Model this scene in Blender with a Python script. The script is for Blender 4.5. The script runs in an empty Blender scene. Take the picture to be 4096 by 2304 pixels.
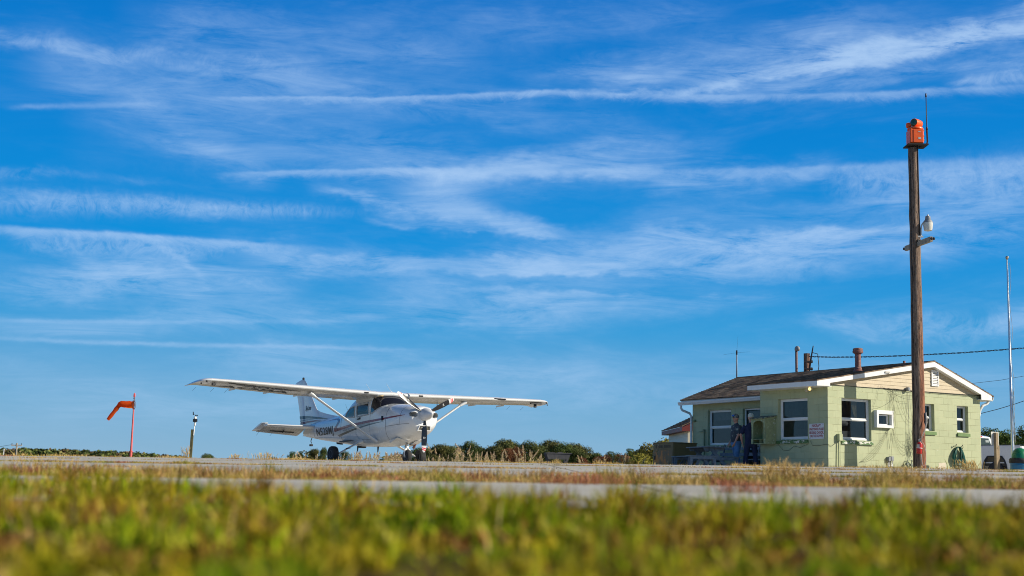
import bpy, bmesh, math, random
import numpy as np
from mathutils import Vector, Matrix, Euler, noise as mnoise
PI = math.pi
R = math.radians
scene = bpy.context.scene
COL = scene.collection
random.seed(7)

# ------------------------------------------------------------ camera
FPX, PIT, ROL = 5453.6, 0.1413, 0.0218
cam = bpy.data.cameras.new('camera')
camo = bpy.data.objects.new('camera', cam)
COL.objects.link(camo)
cam.sensor_width = 36.0
cam.lens = FPX / 4096 * 36.0
cam.clip_start = 0.05
cam.clip_end = 6000
camo.rotation_euler = (Matrix.Rotation(PI / 2 + PIT, 3, 'X') @ Matrix.Rotation(ROL, 3, 'Z')).to_euler()
camo.location = (0, 0, 0)
cam.dof.use_dof = True
cam.dof.focus_distance = 41.0
cam.dof.aperture_fstop = 2.2
scene.camera = camo
scene.render.resolution_x = 1024
scene.render.resolution_y = 576
scene.cycles.filter_width = 1.0

# ------------------------------------------------------------ exposure
scene.view_settings.view_transform = 'Standard'
scene.view_settings.look = 'None'
scene.view_settings.exposure = 0.14
scene.view_settings.gamma = 1.0

# ------------------------------------------------------------ sun and sky
SUN_EL = R(27)
SUN_AZ = R(75.2)                      # from -Y (behind the camera) round towards +X
sd = Vector((math.sin(SUN_AZ) * math.cos(SUN_EL), -math.cos(SUN_AZ) * math.cos(SUN_EL), math.sin(SUN_EL)))
sun = bpy.data.lights.new('sun', 'SUN')
sun.energy = 5.0
sun.angle = R(0.53)
sun.color = (1.0, 0.93, 0.80)
suno = bpy.data.objects.new('sun', sun)
COL.objects.link(suno)
suno.rotation_euler = sd.to_track_quat('Z', 'Y').to_euler()

world = bpy.data.worlds.new('World')
scene.world = world
world.use_nodes = True
world.cycles.sampling_method = 'MANUAL'
world.cycles.sample_map_resolution = 256


class NB:
    """small node builder"""
    def __init__(self, tree):
        self.t = tree

    def n(self, typ, **kw):
        nd = self.t.nodes.new(typ)
        for k, v in kw.items():
            setattr(nd, k, v)
        return nd

    def put(self, sock, v):
        if hasattr(v, 'is_output'):
            self.t.links.new(v, sock)
        else:
            if isinstance(v, (tuple, list)) and len(v) == 3 and sock.type == 'RGBA':
                v = (*v, 1)
            sock.default_value = v

    def m(self, op, a, b=0.0, c=0.0, clamp=False):
        nd = self.n('ShaderNodeMath', operation=op, use_clamp=clamp)
        self.put(nd.inputs[0], a)
        self.put(nd.inputs[1], b)
        self.put(nd.inputs[2], c)
        return nd.outputs[0]

    def ss(self, x, e0, e1):
        nd = self.n('ShaderNodeMapRange', interpolation_type='SMOOTHSTEP')
        self.put(nd.inputs['Value'], x)
        nd.inputs['From Min'].default_value = e0
        nd.inputs['From Max'].default_value = e1
        return nd.outputs[0]

    def lin(self, x, a, b, c, d):
        nd = self.n('ShaderNodeMapRange')
        self.put(nd.inputs['Value'], x)
        for k, v in zip(('From Min', 'From Max', 'To Min', 'To Max'), (a, b, c, d)):
            self.put(nd.inputs[k], v)
        return nd.outputs[0]

    def noise(self, vec, scale, detail=3, rough=0.55, dist=0.0):
        nd = self.n('ShaderNodeTexNoise')
        if vec is not None:
            self.put(nd.inputs['Vector'], vec)
        nd.inputs['Scale'].default_value = scale
        nd.inputs['Detail'].default_value = detail
        nd.inputs['Roughness'].default_value = rough
        nd.inputs['Distortion'].default_value = dist
        return nd.outputs['Fac']

    def mapv(self, vec, loc=(0, 0, 0), rot=(0, 0, 0), scale=(1, 1, 1)):
        nd = self.n('ShaderNodeMapping')
        self.put(nd.inputs['Vector'], vec)
        nd.inputs['Location'].default_value = loc
        nd.inputs['Rotation'].default_value = rot
        nd.inputs['Scale'].default_value = scale
        return nd.outputs[0]

    def comb(self, x, y, z=0.0):
        nd = self.n('ShaderNodeCombineXYZ')
        self.put(nd.inputs[0], x)
        self.put(nd.inputs[1], y)
        self.put(nd.inputs[2], z)
        return nd.outputs[0]

    def sep(self, v):
        nd = self.n('ShaderNodeSeparateXYZ')
        self.put(nd.inputs[0], v)
        return nd.outputs

    def mix(self, f, a, b, blend='MIX'):
        nd = self.n('ShaderNodeMix', data_type='RGBA', blend_type=blend)
        self.put(nd.inputs[0], f)
        self.put(nd.inputs[6], a)
        self.put(nd.inputs[7], b)
        return nd.outputs[2]

    def ramp(self, f, stops):
        nd = self.n('ShaderNodeValToRGB')
        self.put(nd.inputs[0], f)
        e = nd.color_ramp.elements
        while len(e) < len(stops):
            e.new(0.5)
        for i, (p, c) in enumerate(stops):
            e[i].position = p
            e[i].color = (*c, 1) if len(c) == 3 else c
        return nd.outputs[0]


def ae(x, y):
    """direction (azimuth, elevation) of a sky feature"""
    c, s = math.cos(ROL), math.sin(ROL)
    fw = Vector((0, math.cos(PIT), math.sin(PIT)))
    up0 = Vector((0, -math.sin(PIT), math.cos(PIT)))
    rt = Vector((1, 0, 0))
    v = fw + (c * rt + s * up0) * ((x - 2048) / FPX) - (-s * rt + c * up0) * ((y - 1152) / FPX)
    v.normalize()
    return math.atan2(v.x, v.y), math.asin(v.z)


def build_world():
    wt = world.node_tree
    wt.nodes.clear()
    B = NB(wt)
    out = B.n('ShaderNodeOutputWorld')
    bg = B.n('ShaderNodeBackground')
    bg.inputs['Strength'].default_value = SKY_STRENGTH
    sky = B.n('ShaderNodeTexSky', sky_type='NISHITA')
    sky.sun_disc = False
    sky.sun_elevation = SUN_EL
    sky.sun_rotation = math.atan2(sd.x, sd.y)
    sky.altitude = 0
    sky.air_density = 1.0
    sky.dust_density = 0.3
    sky.ozone_density = 3.0
    hs = B.n('ShaderNodeHueSaturation')
    hs.inputs['Hue'].default_value = SKY_HUE
    hs.inputs['Saturation'].default_value = SKY_SAT
    hs.inputs['Value'].default_value = SKY_VAL
    B.put(hs.inputs['Color'], sky.outputs[0])
    tc = B.n('ShaderNodeTexCoord')
    d = tc.outputs['Generated']
    x, y, z = B.sep(d)
    az = B.m('ARCTAN2', x, y)
    el = B.m('ARCSINE', z)
    ec = B.comb(az, el, 0.0)
    # warp so that nothing is a ruled line
    wv = B.noise(B.mapv(ec, scale=(7, 15, 1)), 1.0, 5, 0.62)
    w2 = B.noise(B.mapv(ec, loc=(3, 8, 0), scale=(70, 120, 1)), 1.0, 3, 0.65)
    wc = B.m('SUBTRACT', wv, 0.5)
    elw = B.m('ADD', el, B.m('ADD', B.m('MULTIPLY', wc, 0.055), B.m('MULTIPLY', B.m('SUBTRACT', w2, 0.5), 0.006)))
    elt = B.m('ADD', el, B.m('ADD', B.m('MULTIPLY', wc, 0.007), B.m('MULTIPLY', B.m('SUBTRACT', w2, 0.5), 0.0030)))
    F = {}
    for key, ang, sx, sy, dist in (('a', -16, 12, 70, 0.7), ('b', 10, 9, 58, 0.9), ('d', 27, 11, 62, 0.7), ('n', 0, 22, 40, 1.2)):
        F[key] = B.noise(B.mapv(ec, loc=(ang * .1, 1, 0), rot=(0, 0, R(ang)), scale=(sx, sy, 1)), 1.0, 9, 0.74, dist)
    comb = B.noise(B.mapv(ec, rot=(0, 0, R(30)), scale=(75, 60, 1)), 1.0, 6, 0.72, 2.2)
    patch = B.ss(B.noise(B.mapv(ec, loc=(2, 4, 0), scale=(9, 20, 1)), 1.0, 4, 0.6, 0.5), 0.30, 0.60)
    total = None

    def streak(p0, p1, w0, w1, k, kind, tex='a', bend=0.0):
        nonlocal total
        a0, e0 = ae(*p0)
        a1, e1 = ae(*p1)
        ev = elt if kind in ('c', 't', 'r') else elw
        ce = B.lin(az, a0, a1, e0, e1)
        if bend:
            t = B.lin(az, a0, a1, 0.0, 1.0)
            ce = B.m('ADD', ce, B.m('MULTIPLY', B.m('MULTIPLY', t, B.m('SUBTRACT', 1.0, t)), 4 * bend / FPX))
        wd = B.lin(az, a0, a1, w0 / FPX, w1 / FPX)
        dd = B.m('DIVIDE', B.m('SUBTRACT', ev, ce), wd)
        if kind == 'c':      # contrail: crisp top edge, ragged veil hanging below
            up_ = B.m('MULTIPLY', B.m('MAXIMUM', dd, 0.0), 2.0)
            dn = B.m('MULTIPLY', B.m('MINIMUM', dd, 0.0), B.lin(F['n'], 0.3, 0.7, 1.2, 0.38))
            dd = B.m('ADD', up_, dn)
        g = B.m('EXPONENT', B.m('MULTIPLY', B.m('MULTIPLY', dd, dd), -1.0))
        L = a1 - a0
        msk = B.m('MULTIPLY', B.ss(az, a0 - 0.05 * L, a0 + 0.18 * L), B.ss(az, a1 + 0.08 * L, a1 - 0.22 * L))
        lo = {'c': 0.45, 't': 0.6, 's': 0.05, 'v': 0.1, 'r': 0.25}[kind]
        src = comb if kind == 'r' else F[tex]
        g = B.m('MULTIPLY', B.m('MULTIPLY', g, msk), B.lin(src, 0.36, 0.68, lo * k, 1.45 * k))
        if kind in ('s', 'v'):
            g = B.m('MULTIPLY', g, B.lin(patch, 0, 1, 0.45, 1.1))
        total = g if total is None else B.m('ADD', total, g)
    for s in STREAKS:
        streak(*s)
    # thin all-over cirrus
    base = B.noise(B.mapv(ec, loc=(1.3, 0.2, 0), rot=(0, 0, R(5)), scale=(4.0, 15, 1)), 1.0, 8, 0.62, 1.3)
    allover = B.m('MULTIPLY', B.ss(base, 0.40, 0.70), B.lin(F['b'], 0.3, 0.7, 0.0, 0.20))
    total = B.m('ADD', total, allover)
    # hooked wisp round a clear lens of sky
    ha, he = ae(2230, 790)
    hx = B.m('DIVIDE', B.m('SUBTRACT', az, ha), 430 / FPX)
    hy = B.m('DIVIDE', B.m('SUBTRACT', elw, he), 112 / FPX)
    hr = B.m('SQRT', B.m('ADD', B.m('MULTIPLY', hx, hx), B.m('MULTIPLY', hy, hy)))
    hd_ = B.m('DIVIDE', B.m('SUBTRACT', hr, 1.15), 0.30)
    hook = B.m('MULTIPLY', B.m('EXPONENT', B.m('MULTIPLY', B.m('MULTIPLY', hd_, hd_), -1.0)), B.ss(hx, 0.45, -0.35))
    total = B.m('MULTIPLY', total, B.lin(B.ss(hr, 0.55, 1.05), 0, 1, 0.2, 1.0))
    total = B.m('ADD', total, B.m('MULTIPLY', hook, B.lin(F['a'], 0.3, 0.7, 0.25, 1.15)))
    for (cx_, cy_, rx_, ry_) in ((3100, 860, 620, 60), (3500, 560, 600, 75), (1700, 980, 600, 45), (300, 620, 420, 110), (2700, 1150, 1200, 40)):
        qa, qe = ae(cx_, cy_)
        qx = B.m('DIVIDE', B.m('SUBTRACT', az, qa), rx_ / FPX)
        qy = B.m('DIVIDE', B.m('SUBTRACT', elw, qe), ry_ / FPX)
        q2 = B.m('ADD', B.m('MULTIPLY', qx, qx), B.m('MULTIPLY', qy, qy))
        total = B.m('MULTIPLY', total, B.lin(B.ss(q2, 0.3, 1.5), 0, 1, 0.35, 1.0))
    total = B.m('MULTIPLY', total, B.ss(el, -0.03, 0.04))
    total = B.m('MULTIPLY', B.m('SUBTRACT', 1.0, B.m('EXPONENT', B.m('MULTIPLY', total, -1.0))), CLOUD_MAX)
    # clear-air colour, deep blue away from the sun (polarised north sky), plain Nishita elsewhere
    deep = B.ramp(B.lin(el, 0.0, 0.5, 0.0, 1.0), [(p, tuple(v * 0.87 / SKY_STRENGTH for v in c)) for p, c in (
        (0.0, (0.300, 0.500, 0.68)), (0.10, (0.185, 0.450, 0.71)), (0.22, (0.040, 0.355, 0.74)), (0.34, (0.0, 0.290, 0.75)), (0.50, (0.0, 0.240, 0.70)), (0.72, (0.0, 0.180, 0.62)))])
    sdv = B.n('ShaderNodeVectorMath', operation='DOT_PRODUCT')
    B.put(sdv.inputs[0], d)
    sdv.inputs[1].default_value = tuple(sd)
    away = B.ss(B.m('ABSOLUTE', sdv.outputs['Value']), 0.82, 0.60)      # band of strongest polarisation, 90 degrees from the sun
    low = B.ss(el, 0.75, 0.42)
    k_ = B.m('MULTIPLY', B.m('MULTIPLY', away, low), 0.97)
    k_ = B.m('MAXIMUM', k_, B.m('MULTIPLY', B.ss(el, 0.30, 0.10), 0.88))
    clear = B.mix(k_, hs.outputs[0], deep)
    cloudcol = tuple(v / SKY_STRENGTH for v in CLOUD) + (1,)
    col = B.mix(total, clear, cloudcol)
    wt.links.new(col, bg.inputs['Color'])
    wt.links.new(bg.outputs[0], out.inputs[0])


SKY_STRENGTH, SKY_HUE, SKY_SAT, SKY_VAL = 0.06, 0.5, 0.5, 0.68
CLOUD = (0.43, 0.61, 0.86)
CLOUD_MAX = 0.85
STREAKS = [
    ((-200, 135), (1250, 290), 26, 40, 0.50, 's', 'n'),
    ((100, 260), (1500, 420), 100, 120, 0.30, 'v', 'a'),
    ((500, 90), (2000, 240), 110, 110, 0.26, 'v', 'a'),
    ((800, 389), (2500, 352), 9, 14, 0.55, 'c', 'n'),
    ((2000, 362), (4300, 334), 13, 16, 0.50, 'c', 'n'),
    ((20, 430), (640, 412), 10, 10, 0.26, 't', 'n'),
    ((2350, 384), (4500, -20), 10, 46, 1.6, 's', 'd', -24),
    ((2700, 320), (4600, -90), 16, 60, 1.2, 's', 'd', -24),
    ((2300, 330), (3600, 170), 30, 50, 0.5, 's', 'd', 0),
    ((2050, 320), (3700, 80), 50, 90, 0.30, 'v', 'd'),
    ((2500, 400), (4400, 170), 20, 40, 0.45, 's', 'd'),
    ((3780, 345), (4400, 250), 20, 60, 0.6, 's', 'n'),
    ((1700, 120), (2900, 40), 60, 70, 0.22, 'v', 'd'),
    ((850, 696), (2000, 676), 14, 16, 0.62, 'c', 'n', 10),
    ((1500, 682), (2700, 668), 18, 24, 0.55, 'c', 'n', -10),
    ((2600, 690), (4300, 650), 22, 36, 0.45, 'c', 'n', 14),
    ((-100, 712), (700, 705), 24, 16, 0.35, 's', 'n'),
    ((300, 480), (2000, 640), 130, 80, 0.32, 'v', 'd'),
    ((500, 400), (1100, 700), 60, 60, 0.25, 'v', 'd'),
    ((-100, 805), (1420, 852), 46, 20, 0.42, 'r', 'n', 12),
    ((-100, 800), (1000, 830), 30, 20, 0.40, 's', 'n', 8),
    ((1300, 720), (2700, 600), 60, 60, 0.45, 'v', 'b'),
    ((1250, 745), (2300, 955), 22, 14, 0.75, 's', 'a', -20),
    ((1450, 860), (2000, 950), 14, 8, 0.5, 's', 'a'),
    ((1500, 860), (2700, 660), 45, 70, 0.60, 's', 'd', 10),
    ((2300, 740), (3400, 640), 70, 40, 0.42, 'v', 'b'),
    ((-100, 905), (1400, 1000), 17, 20, 0.85, 'c', 'n', 8),
    ((60, 970), (900, 1010), 30, 30, 0.45, 'r', 'n'),
    ((600, 970), (850, 1150), 22, 16, 0.45, 's', 'a'),
    ((900, 980), (2600, 1130), 60, 90, 0.75, 's', 'a'),
    ((1500, 1120), (4300, 900), 80, 90, 0.80, 's', 'd', 20),
    ((1800, 1010), (3600, 900), 40, 60, 0.55, 's', 'd'),
    ((2500, 870), (4300, 760), 26, 80, 0.60, 's', 'd'),
    ((3300, 740), (4400, 700), 50, 80, 0.40, 'r', 'n'),
    ((-100, 1110), (1200, 1150), 50, 70, 0.65, 's', 'a', 20),
    ((200, 1000), (900, 1240), 40, 40, 0.35, 's', 'a'),
    ((-200, 1290), (2500, 1230), 60, 70, 0.40, 'v', 'b'),
    ((-100, 1350), (1700, 1400), 9, 8, 0.42, 't', 'n'),
    ((-100, 1275), (1500, 1285), 9, 9, 0.26, 't', 'n'),
    ((600, 1440), (2600, 1500), 60, 80, 0.40, 'v', 'a'),
    ((1500, 1200), (3100, 1180), 90, 60, 0.45, 'v', 'b'),
    ((3200, 1290), (4500, 1270), 30, 60, 0.60, 's', 'n'),
    ((-200, 1580), (4300, 1500), 100, 80, 0.30, 'v', 'b'),
    ((900, 300), (2600, 500), 50, 60, 0.22, 'v', 'a'),
]
build_world()

# ------------------------------------------------------------ materials
MATS = {}


def mat(name, color, rough=0.6, metal=0.0, var=0.12, vscale=6.0, bump=0.0, bscale=40.0, spec=0.5, coat=0.0, fn=None, two=None, dirt=None, trans=0.0):
    if name in MATS:
        return MATS[name]
    m_ = bpy.data.materials.new(name)
    m_.use_nodes = True
    t = m_.node_tree
    b = t.nodes['Principled BSDF']
    B = NB(t)
    b.inputs['Roughness'].default_value = rough
    b.inputs['Metallic'].default_value = metal
    b.inputs['Specular IOR Level'].default_value = spec
    b.inputs['Coat Weight'].default_value = coat
    b.inputs['Coat Roughness'].default_value = 0.08
    tc = B.n('ShaderNodeTexCoord').outputs['Object']
    c1 = tuple(max(0, v * (1 - var)) for v in color)
    c2 = tuple(min(1, v * (1 + var)) for v in color)
    f = B.noise(tc, vscale, 5, 0.62)
    col = B.ramp(f, [(0.3, c1), (0.7, c2)])
    if two:
        f2 = B.noise(tc, two[1], 4, 0.6)
        col = B.mix(B.ss(f2, two[2], two[3]), col, two[0])
    if dirt:
        f3 = B.noise(B.mapv(tc, scale=(1, 1, 0.25)), dirt[1], 5, 0.7)
        col = B.mix(B.m('MULTIPLY', B.ss(f3, 0.5, 0.75), dirt[2]), col, dirt[0])
    if fn:
        col = fn(B, tc, col, b) or col
    t.links.new(col, b.inputs['Base Color'])
    rn = B.lin(B.noise(tc, vscale * 2.3, 3), 0.3, 0.7, max(0.02, rough - 0.08), min(1, rough + 0.08))
    t.links.new(rn, b.inputs['Roughness'])
    if bump > 0 and not b.inputs['Normal'].is_linked:
        bp = B.n('ShaderNodeBump')
        bp.inputs['Strength'].default_value = bump
        bp.inputs['Distance'].default_value = 0.01
        B.put(bp.inputs['Height'], B.noise(tc, bscale, 4, 0.6))
        t.links.new(bp.outputs[0], b.inputs['Normal'])
    MATS[name] = m_
    return m_


def glass_mat(name, tint=(0.55, 0.6, 0.6), opac=0.45, dark=(0.02, 0.025, 0.028)):
    if name in MATS:
        return MATS[name]
    m_ = bpy.data.materials.new(name)
    m_.use_nodes = True
    t = m_.node_tree
    t.nodes.clear()
    B = NB(t)
    out = B.n('ShaderNodeOutputMaterial')
    tr = B.n('ShaderNodeBsdfTransparent')
    tr.inputs[0].default_value = (*tint, 1)
    df = B.n('ShaderNodeBsdfPrincipled')
    df.inputs['Base Color'].default_value = (*dark, 1)
    df.inputs['Roughness'].default_value = 0.04
    gl = B.n('ShaderNodeBsdfGlossy')
    gl.inputs['Roughness'].default_value = 0.03
    lw = B.n('ShaderNodeLayerWeight')
    lw.inputs[0].default_value = 0.5
    fr = B.n('ShaderNodeMath', operation='ADD')
    B.put(fr.inputs[0], B.m('MULTIPLY', B.m('POWER', lw.outputs['Facing'], 4.0), 0.9))
    fr.inputs[1].default_value = 0.045
    geo = B.n('ShaderNodeTexCoord').outputs['Object']
    mx = B.n('ShaderNodeMixShader')
    B.put(mx.inputs[0], B.lin(B.noise(geo, 2.5, 3), 0.3, 0.7, opac * 0.85, opac * 1.15))
    t.links.new(tr.outputs[0], mx.inputs[1])
    t.links.new(df.outputs[0], mx.inputs[2])
    mx2 = B.n('ShaderNodeMixShader')
    t.links.new(fr.outputs[0], mx2.inputs[0])
    t.links.new(mx.outputs[0], mx2.inputs[1])
    t.links.new(gl.outputs[0], mx2.inputs[2])
    t.links.new(mx2.outputs[0], out.inputs[0])
    MATS[name] = m_
    return m_


# ------------------------------------------------------------ mesh helpers
class MB:
    def __init__(self):
        self.v = []
        self.f = []
        self.mi = []
        self.cur = 0

    def add(self, vs, fs):
        o = len(self.v)
        self.v += [tuple(q) for q in vs]
        for q in fs:
            self.f.append(tuple(o + i for i in q))
            self.mi.append(self.cur)
        return self

    def box(self, x0, x1, y0, y1, z0, z1, M=None):
        vs = [(x, y, z) for z in (z0, z1) for y in (y0, y1) for x in (x0, x1)]
        if M is not None:
            vs = [M @ Vector(q) for q in vs]
        return self.add(vs, [(0, 2, 3, 1), (4, 5, 7, 6), (0, 1, 5, 4), (2, 6, 7, 3), (0, 4, 6, 2), (1, 3, 7, 5)])

    def bar(self, p0, p1, w, h, upv=(0, 0, 1)):
        """rectangular bar from p0 to p1"""
        p0, p1 = Vector(p0), Vector(p1)
        d = (p1 - p0).normalized()
        u = Vector(upv)
        s = d.cross(u)
        if s.length < 1e-4:
            s = d.cross(Vector((1, 0, 0)))
        s.normalize()
        u = s.cross(d)
        vs = []
        for p in (p0, p1):
            for a_, b_ in ((-1, -1), (1, -1), (1, 1), (-1, 1)):
                vs.append(p + s * (a_ * w / 2) + u * (b_ * h / 2))
        return self.add(vs, [(3, 2, 1, 0), (4, 5, 6, 7), (0, 1, 5, 4), (1, 2, 6, 5), (2, 3, 7, 6), (3, 0, 4, 7)])

    def tube(self, pts, r, n=10, cap=True):
        pts = [Vector(p) for p in pts]
        rs = r if isinstance(r, (list, tuple)) else [r] * len(pts)
        o = len(self.v)
        prev = None
        vs = []
        for i, p in enumerate(pts):
            d = (pts[min(i + 1, len(pts) - 1)] - pts[max(i - 1, 0)])
            if d.length < 1e-9:
                d = Vector((0, 0, 1))
            d.normalize()
            if prev is None:
                s = d.cross(Vector((0, 0, 1)))
                if s.length < 1e-3:
                    s = Vector((1, 0, 0))
            else:
                s = prev - d * prev.dot(d)
            s.normalize()
            prev = s
            u = d.cross(s)
            for k in range(n):
                a_ = 2 * PI * k / n
                vs.append(p + (s * math.cos(a_) + u * math.sin(a_)) * rs[i])
        fs = []
        for i in range(len(pts) - 1):
            for k in range(n):
                k2 = (k + 1) % n
                fs.append((i * n + k, i * n + k2, (i + 1) * n + k2, (i + 1) * n + k))
        if cap:
            fs.append(tuple(range(n))[::-1])
            fs.append(tuple((len(pts) - 1) * n + k for k in range(n)))
        return self.add(vs, fs)

    def lathe(self, prof, M=None, n=24):
        """prof: (r, z) pairs about z"""
        vs = []
        for r, z in prof:
            for k in range(n):
                a_ = 2 * PI * k / n
                q = Vector((r * math.cos(a_), r * math.sin(a_), z))
                vs.append(M @ q if M is not None else q)
        fs = []
        for i in range(len(prof) - 1):
            for k in range(n):
                k2 = (k + 1) % n
                fs.append((i * n + k, i * n + k2, (i + 1) * n + k2, (i + 1) * n + k))
        fs.append(tuple(range(n))[::-1])
        fs.append(tuple((len(prof) - 1) * n + k for k in range(n)))
        return self.add(vs, fs)

    def prism(self, poly, fn, d0, d1):
        """poly 2D; fn(u, v, d) -> 3D"""
        n = len(poly)
        vs = [fn(u, v, d0) for u, v in poly] + [fn(u, v, d1) for u, v in poly]
        fs = [tuple(range(n))[::-1], tuple(range(n, 2 * n))]
        fs += [(i, (i + 1) % n, n + (i + 1) % n, n + i) for i in range(n)]
        return self.add(vs, fs)

    def loft(self, rings, closed=True, caps=True):
        n = len(rings[0])
        vs = [q for r_ in rings for q in r_]
        fs = []
        for i in range(len(rings) - 1):
            for k in range(n if closed else n - 1):
                k2 = (k + 1) % n
                fs.append((i * n + k, i * n + k2, (i + 1) * n + k2, (i + 1) * n + k))
        if caps:
            fs.append(tuple(range(n))[::-1])
            fs.append(tuple((len(rings) - 1) * n + k for k in range(n)))
        return self.add(vs, fs)

    def build(self, name, mats, parent=None, smooth=False, bevel=0.0, fix=True):
        me = bpy.data.meshes.new(name)
        me.from_pydata([tuple(q) for q in self.v], [], self.f)
        mats = mats if isinstance(mats, (list, tuple)) else [mats]
        for m_ in mats:
            me.materials.append(m_)
        if len(mats) > 1:
            me.polygons.foreach_set('material_index', self.mi)
        if fix:
            bm = bmesh.new()
            bm.from_mesh(me)
            bmesh.ops.recalc_face_normals(bm, faces=bm.faces)
            bm.to_mesh(me)
            bm.free()
        o = bpy.data.objects.new(name, me)
        COL.objects.link(o)
        if parent is not None:
            o.parent = parent
        if smooth:
            me.polygons.foreach_set('use_smooth', [True] * len(me.polygons))
            if smooth != 'all':
                md = o.modifiers.new('split', 'EDGE_SPLIT')
                md.split_angle = R(smooth if isinstance(smooth, (int, float)) and smooth is not True else 35)
        if bevel:
            md = o.modifiers.new('bevel', 'BEVEL')
            md.width = bevel
            md.segments = 1
            md.limit_method = 'ANGLE'
        return o


def tag(o, label=None, cat=None, group=None, kind=None):
    if label:
        o['label'] = label
    if cat:
        o['category'] = cat
    if group:
        o['group'] = group
    if kind:
        o['kind'] = kind
    return o


def thing(name, label, cat, loc=(0, 0, 0), rz=0.0, group=None, parent=None):
    o = bpy.data.objects.new(name, None)
    o.empty_display_size = 0.3
    COL.objects.link(o)
    o.location = loc
    o.rotation_euler = (0, 0, rz)
    return tag(o, label, cat, group)


def text_mesh(s, size, name='lettering', ext=0.0, xs=1.0, bold=0.0, spacing=1.0, align='CENTER'):
    c = bpy.data.curves.new('txt', 'FONT')
    c.body = s
    c.size = size
    c.extrude = ext
    c.offset = bold
    c.align_x = align
    c.align_y = 'CENTER'
    c.space_character = spacing
    c.resolution_u = 3
    o = bpy.data.objects.new('txt', c)
    COL.objects.link(o)
    dg = bpy.context.evaluated_depsgraph_get()
    me = bpy.data.meshes.new_from_object(o.evaluated_get(dg))
    bpy.data.objects.remove(o)
    for v in me.vertices:
        v.co.x *= xs
    me.name = name
    return me


def ground_z(x, y):
    xc = max(-15.0, min(15.0, x))
    near = -0.15 + 0.0186 * y + 0.0075 * xc
    far = 0.4475 + 0.005 * xc
    t = max(0.0, min(1.0, (y - 32.5) / 3.5))
    t = t * t * (3 - 2 * t)
    if y > 33:
        near = -0.15 + 0.0186 * 33 + 0.0075 * xc
    return near * (1 - t) + far * t
# ============================================================ ground
def sheet(name, x0, x1, ys, mt, dz=0.0, nx=24, zf=ground_z, xs=None):
    mb = MB()
    xs = xs or [x0 + (x1 - x0) * i / nx for i in range(nx + 1)]
    n = len(xs)
    mb.add([(x, y, zf(x, y) + dz) for y in ys for x in xs],
           [(j * n + i, j * n + i + 1, (j + 1) * n + i + 1, (j + 1) * n + i) for j in range(len(ys) - 1) for i in range(n - 1)])
    o = mb.build(name, mt, smooth='all')
    return tag(o, kind='structure')


def soil_fn(B, tc, col, b):
    f = B.noise(tc, 0.9, 6, 0.65)
    f2 = B.noise(tc, 24, 4, 0.7)
    c = B.ramp(f, [(0.3, (0.045, 0.030, 0.008)), (0.5, (0.080, 0.055, 0.012)), (0.72, (0.14, 0.10, 0.025))])
    c = B.mix(B.ss(f2, 0.45, 0.7), c, (0.045, 0.035, 0.018))
    y_ = B.sep(tc)[1]
    c = B.mix(B.ss(y_, 41, 44), c, B.ramp(B.noise(tc, 0.25, 5, .6), [(.35, (.12, .12, .035)), (.5, (.22, .18, .08)), (.65, (.30, .24, .12))]))
    bp = B.n('ShaderNodeBump')
    bp.inputs['Strength'].default_value = 0.6
    bp.inputs['Distance'].default_value = 0.02
    B.put(bp.inputs['Height'], f2)
    B.put(b.inputs['Normal'], bp.outputs[0])
    return c


def concrete_fn(B, tc, col, b):
    x, y, z = B.sep(tc)
    f = B.noise(B.mapv(tc, scale=(0.5, 0.5, 0.5)), 1.0, 7, 0.65)
    f2 = B.noise(tc, 90, 3, 0.7)
    f3 = B.noise(tc, 7, 5, 0.7)
    c = B.ramp(f, [(0.28, (0.34, 0.315, 0.27)), (0.5, (0.47, 0.44, 0.385)), (0.75, (0.58, 0.55, 0.48))])
    c = B.mix(B.m('MULTIPLY', B.ss(f2, 0.5, 0.8), 0.35), c, (0.22, 0.21, 0.19))
    c = B.mix(B.m('MULTIPLY', B.ss(f3, 0.55, 0.75), 0.3), c, (0.30, 0.28, 0.24))
    # sawn joints
    def jt(v, p, o):
        q = B.m('ABSOLUTE', B.m('SUBTRACT', B.m('FRACT', B.m('ADD', B.m('DIVIDE', B.m('ADD', v, B.m('MULTIPLY', B.m('SUBTRACT', f3, 0.5), 0.05)), p), o)), 0.5))
        return B.m('LESS_THAN', q, 0.012 / p * 1.2)
    j = B.m('MAXIMUM', jt(x, 3.75, 0.31), jt(y, 4.6, 0.12))
    c = B.mix(j, c, (0.06, 0.05, 0.035))
    bp = B.n('ShaderNodeBump')
    bp.inputs['Strength'].default_value = 0.35
    bp.inputs['Distance'].default_value = 0.006
    B.put(bp.inputs['Height'], B.m('SUBTRACT', f2, j))
    B.put(b.inputs['Normal'], bp.outputs[0])
    return c


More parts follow.
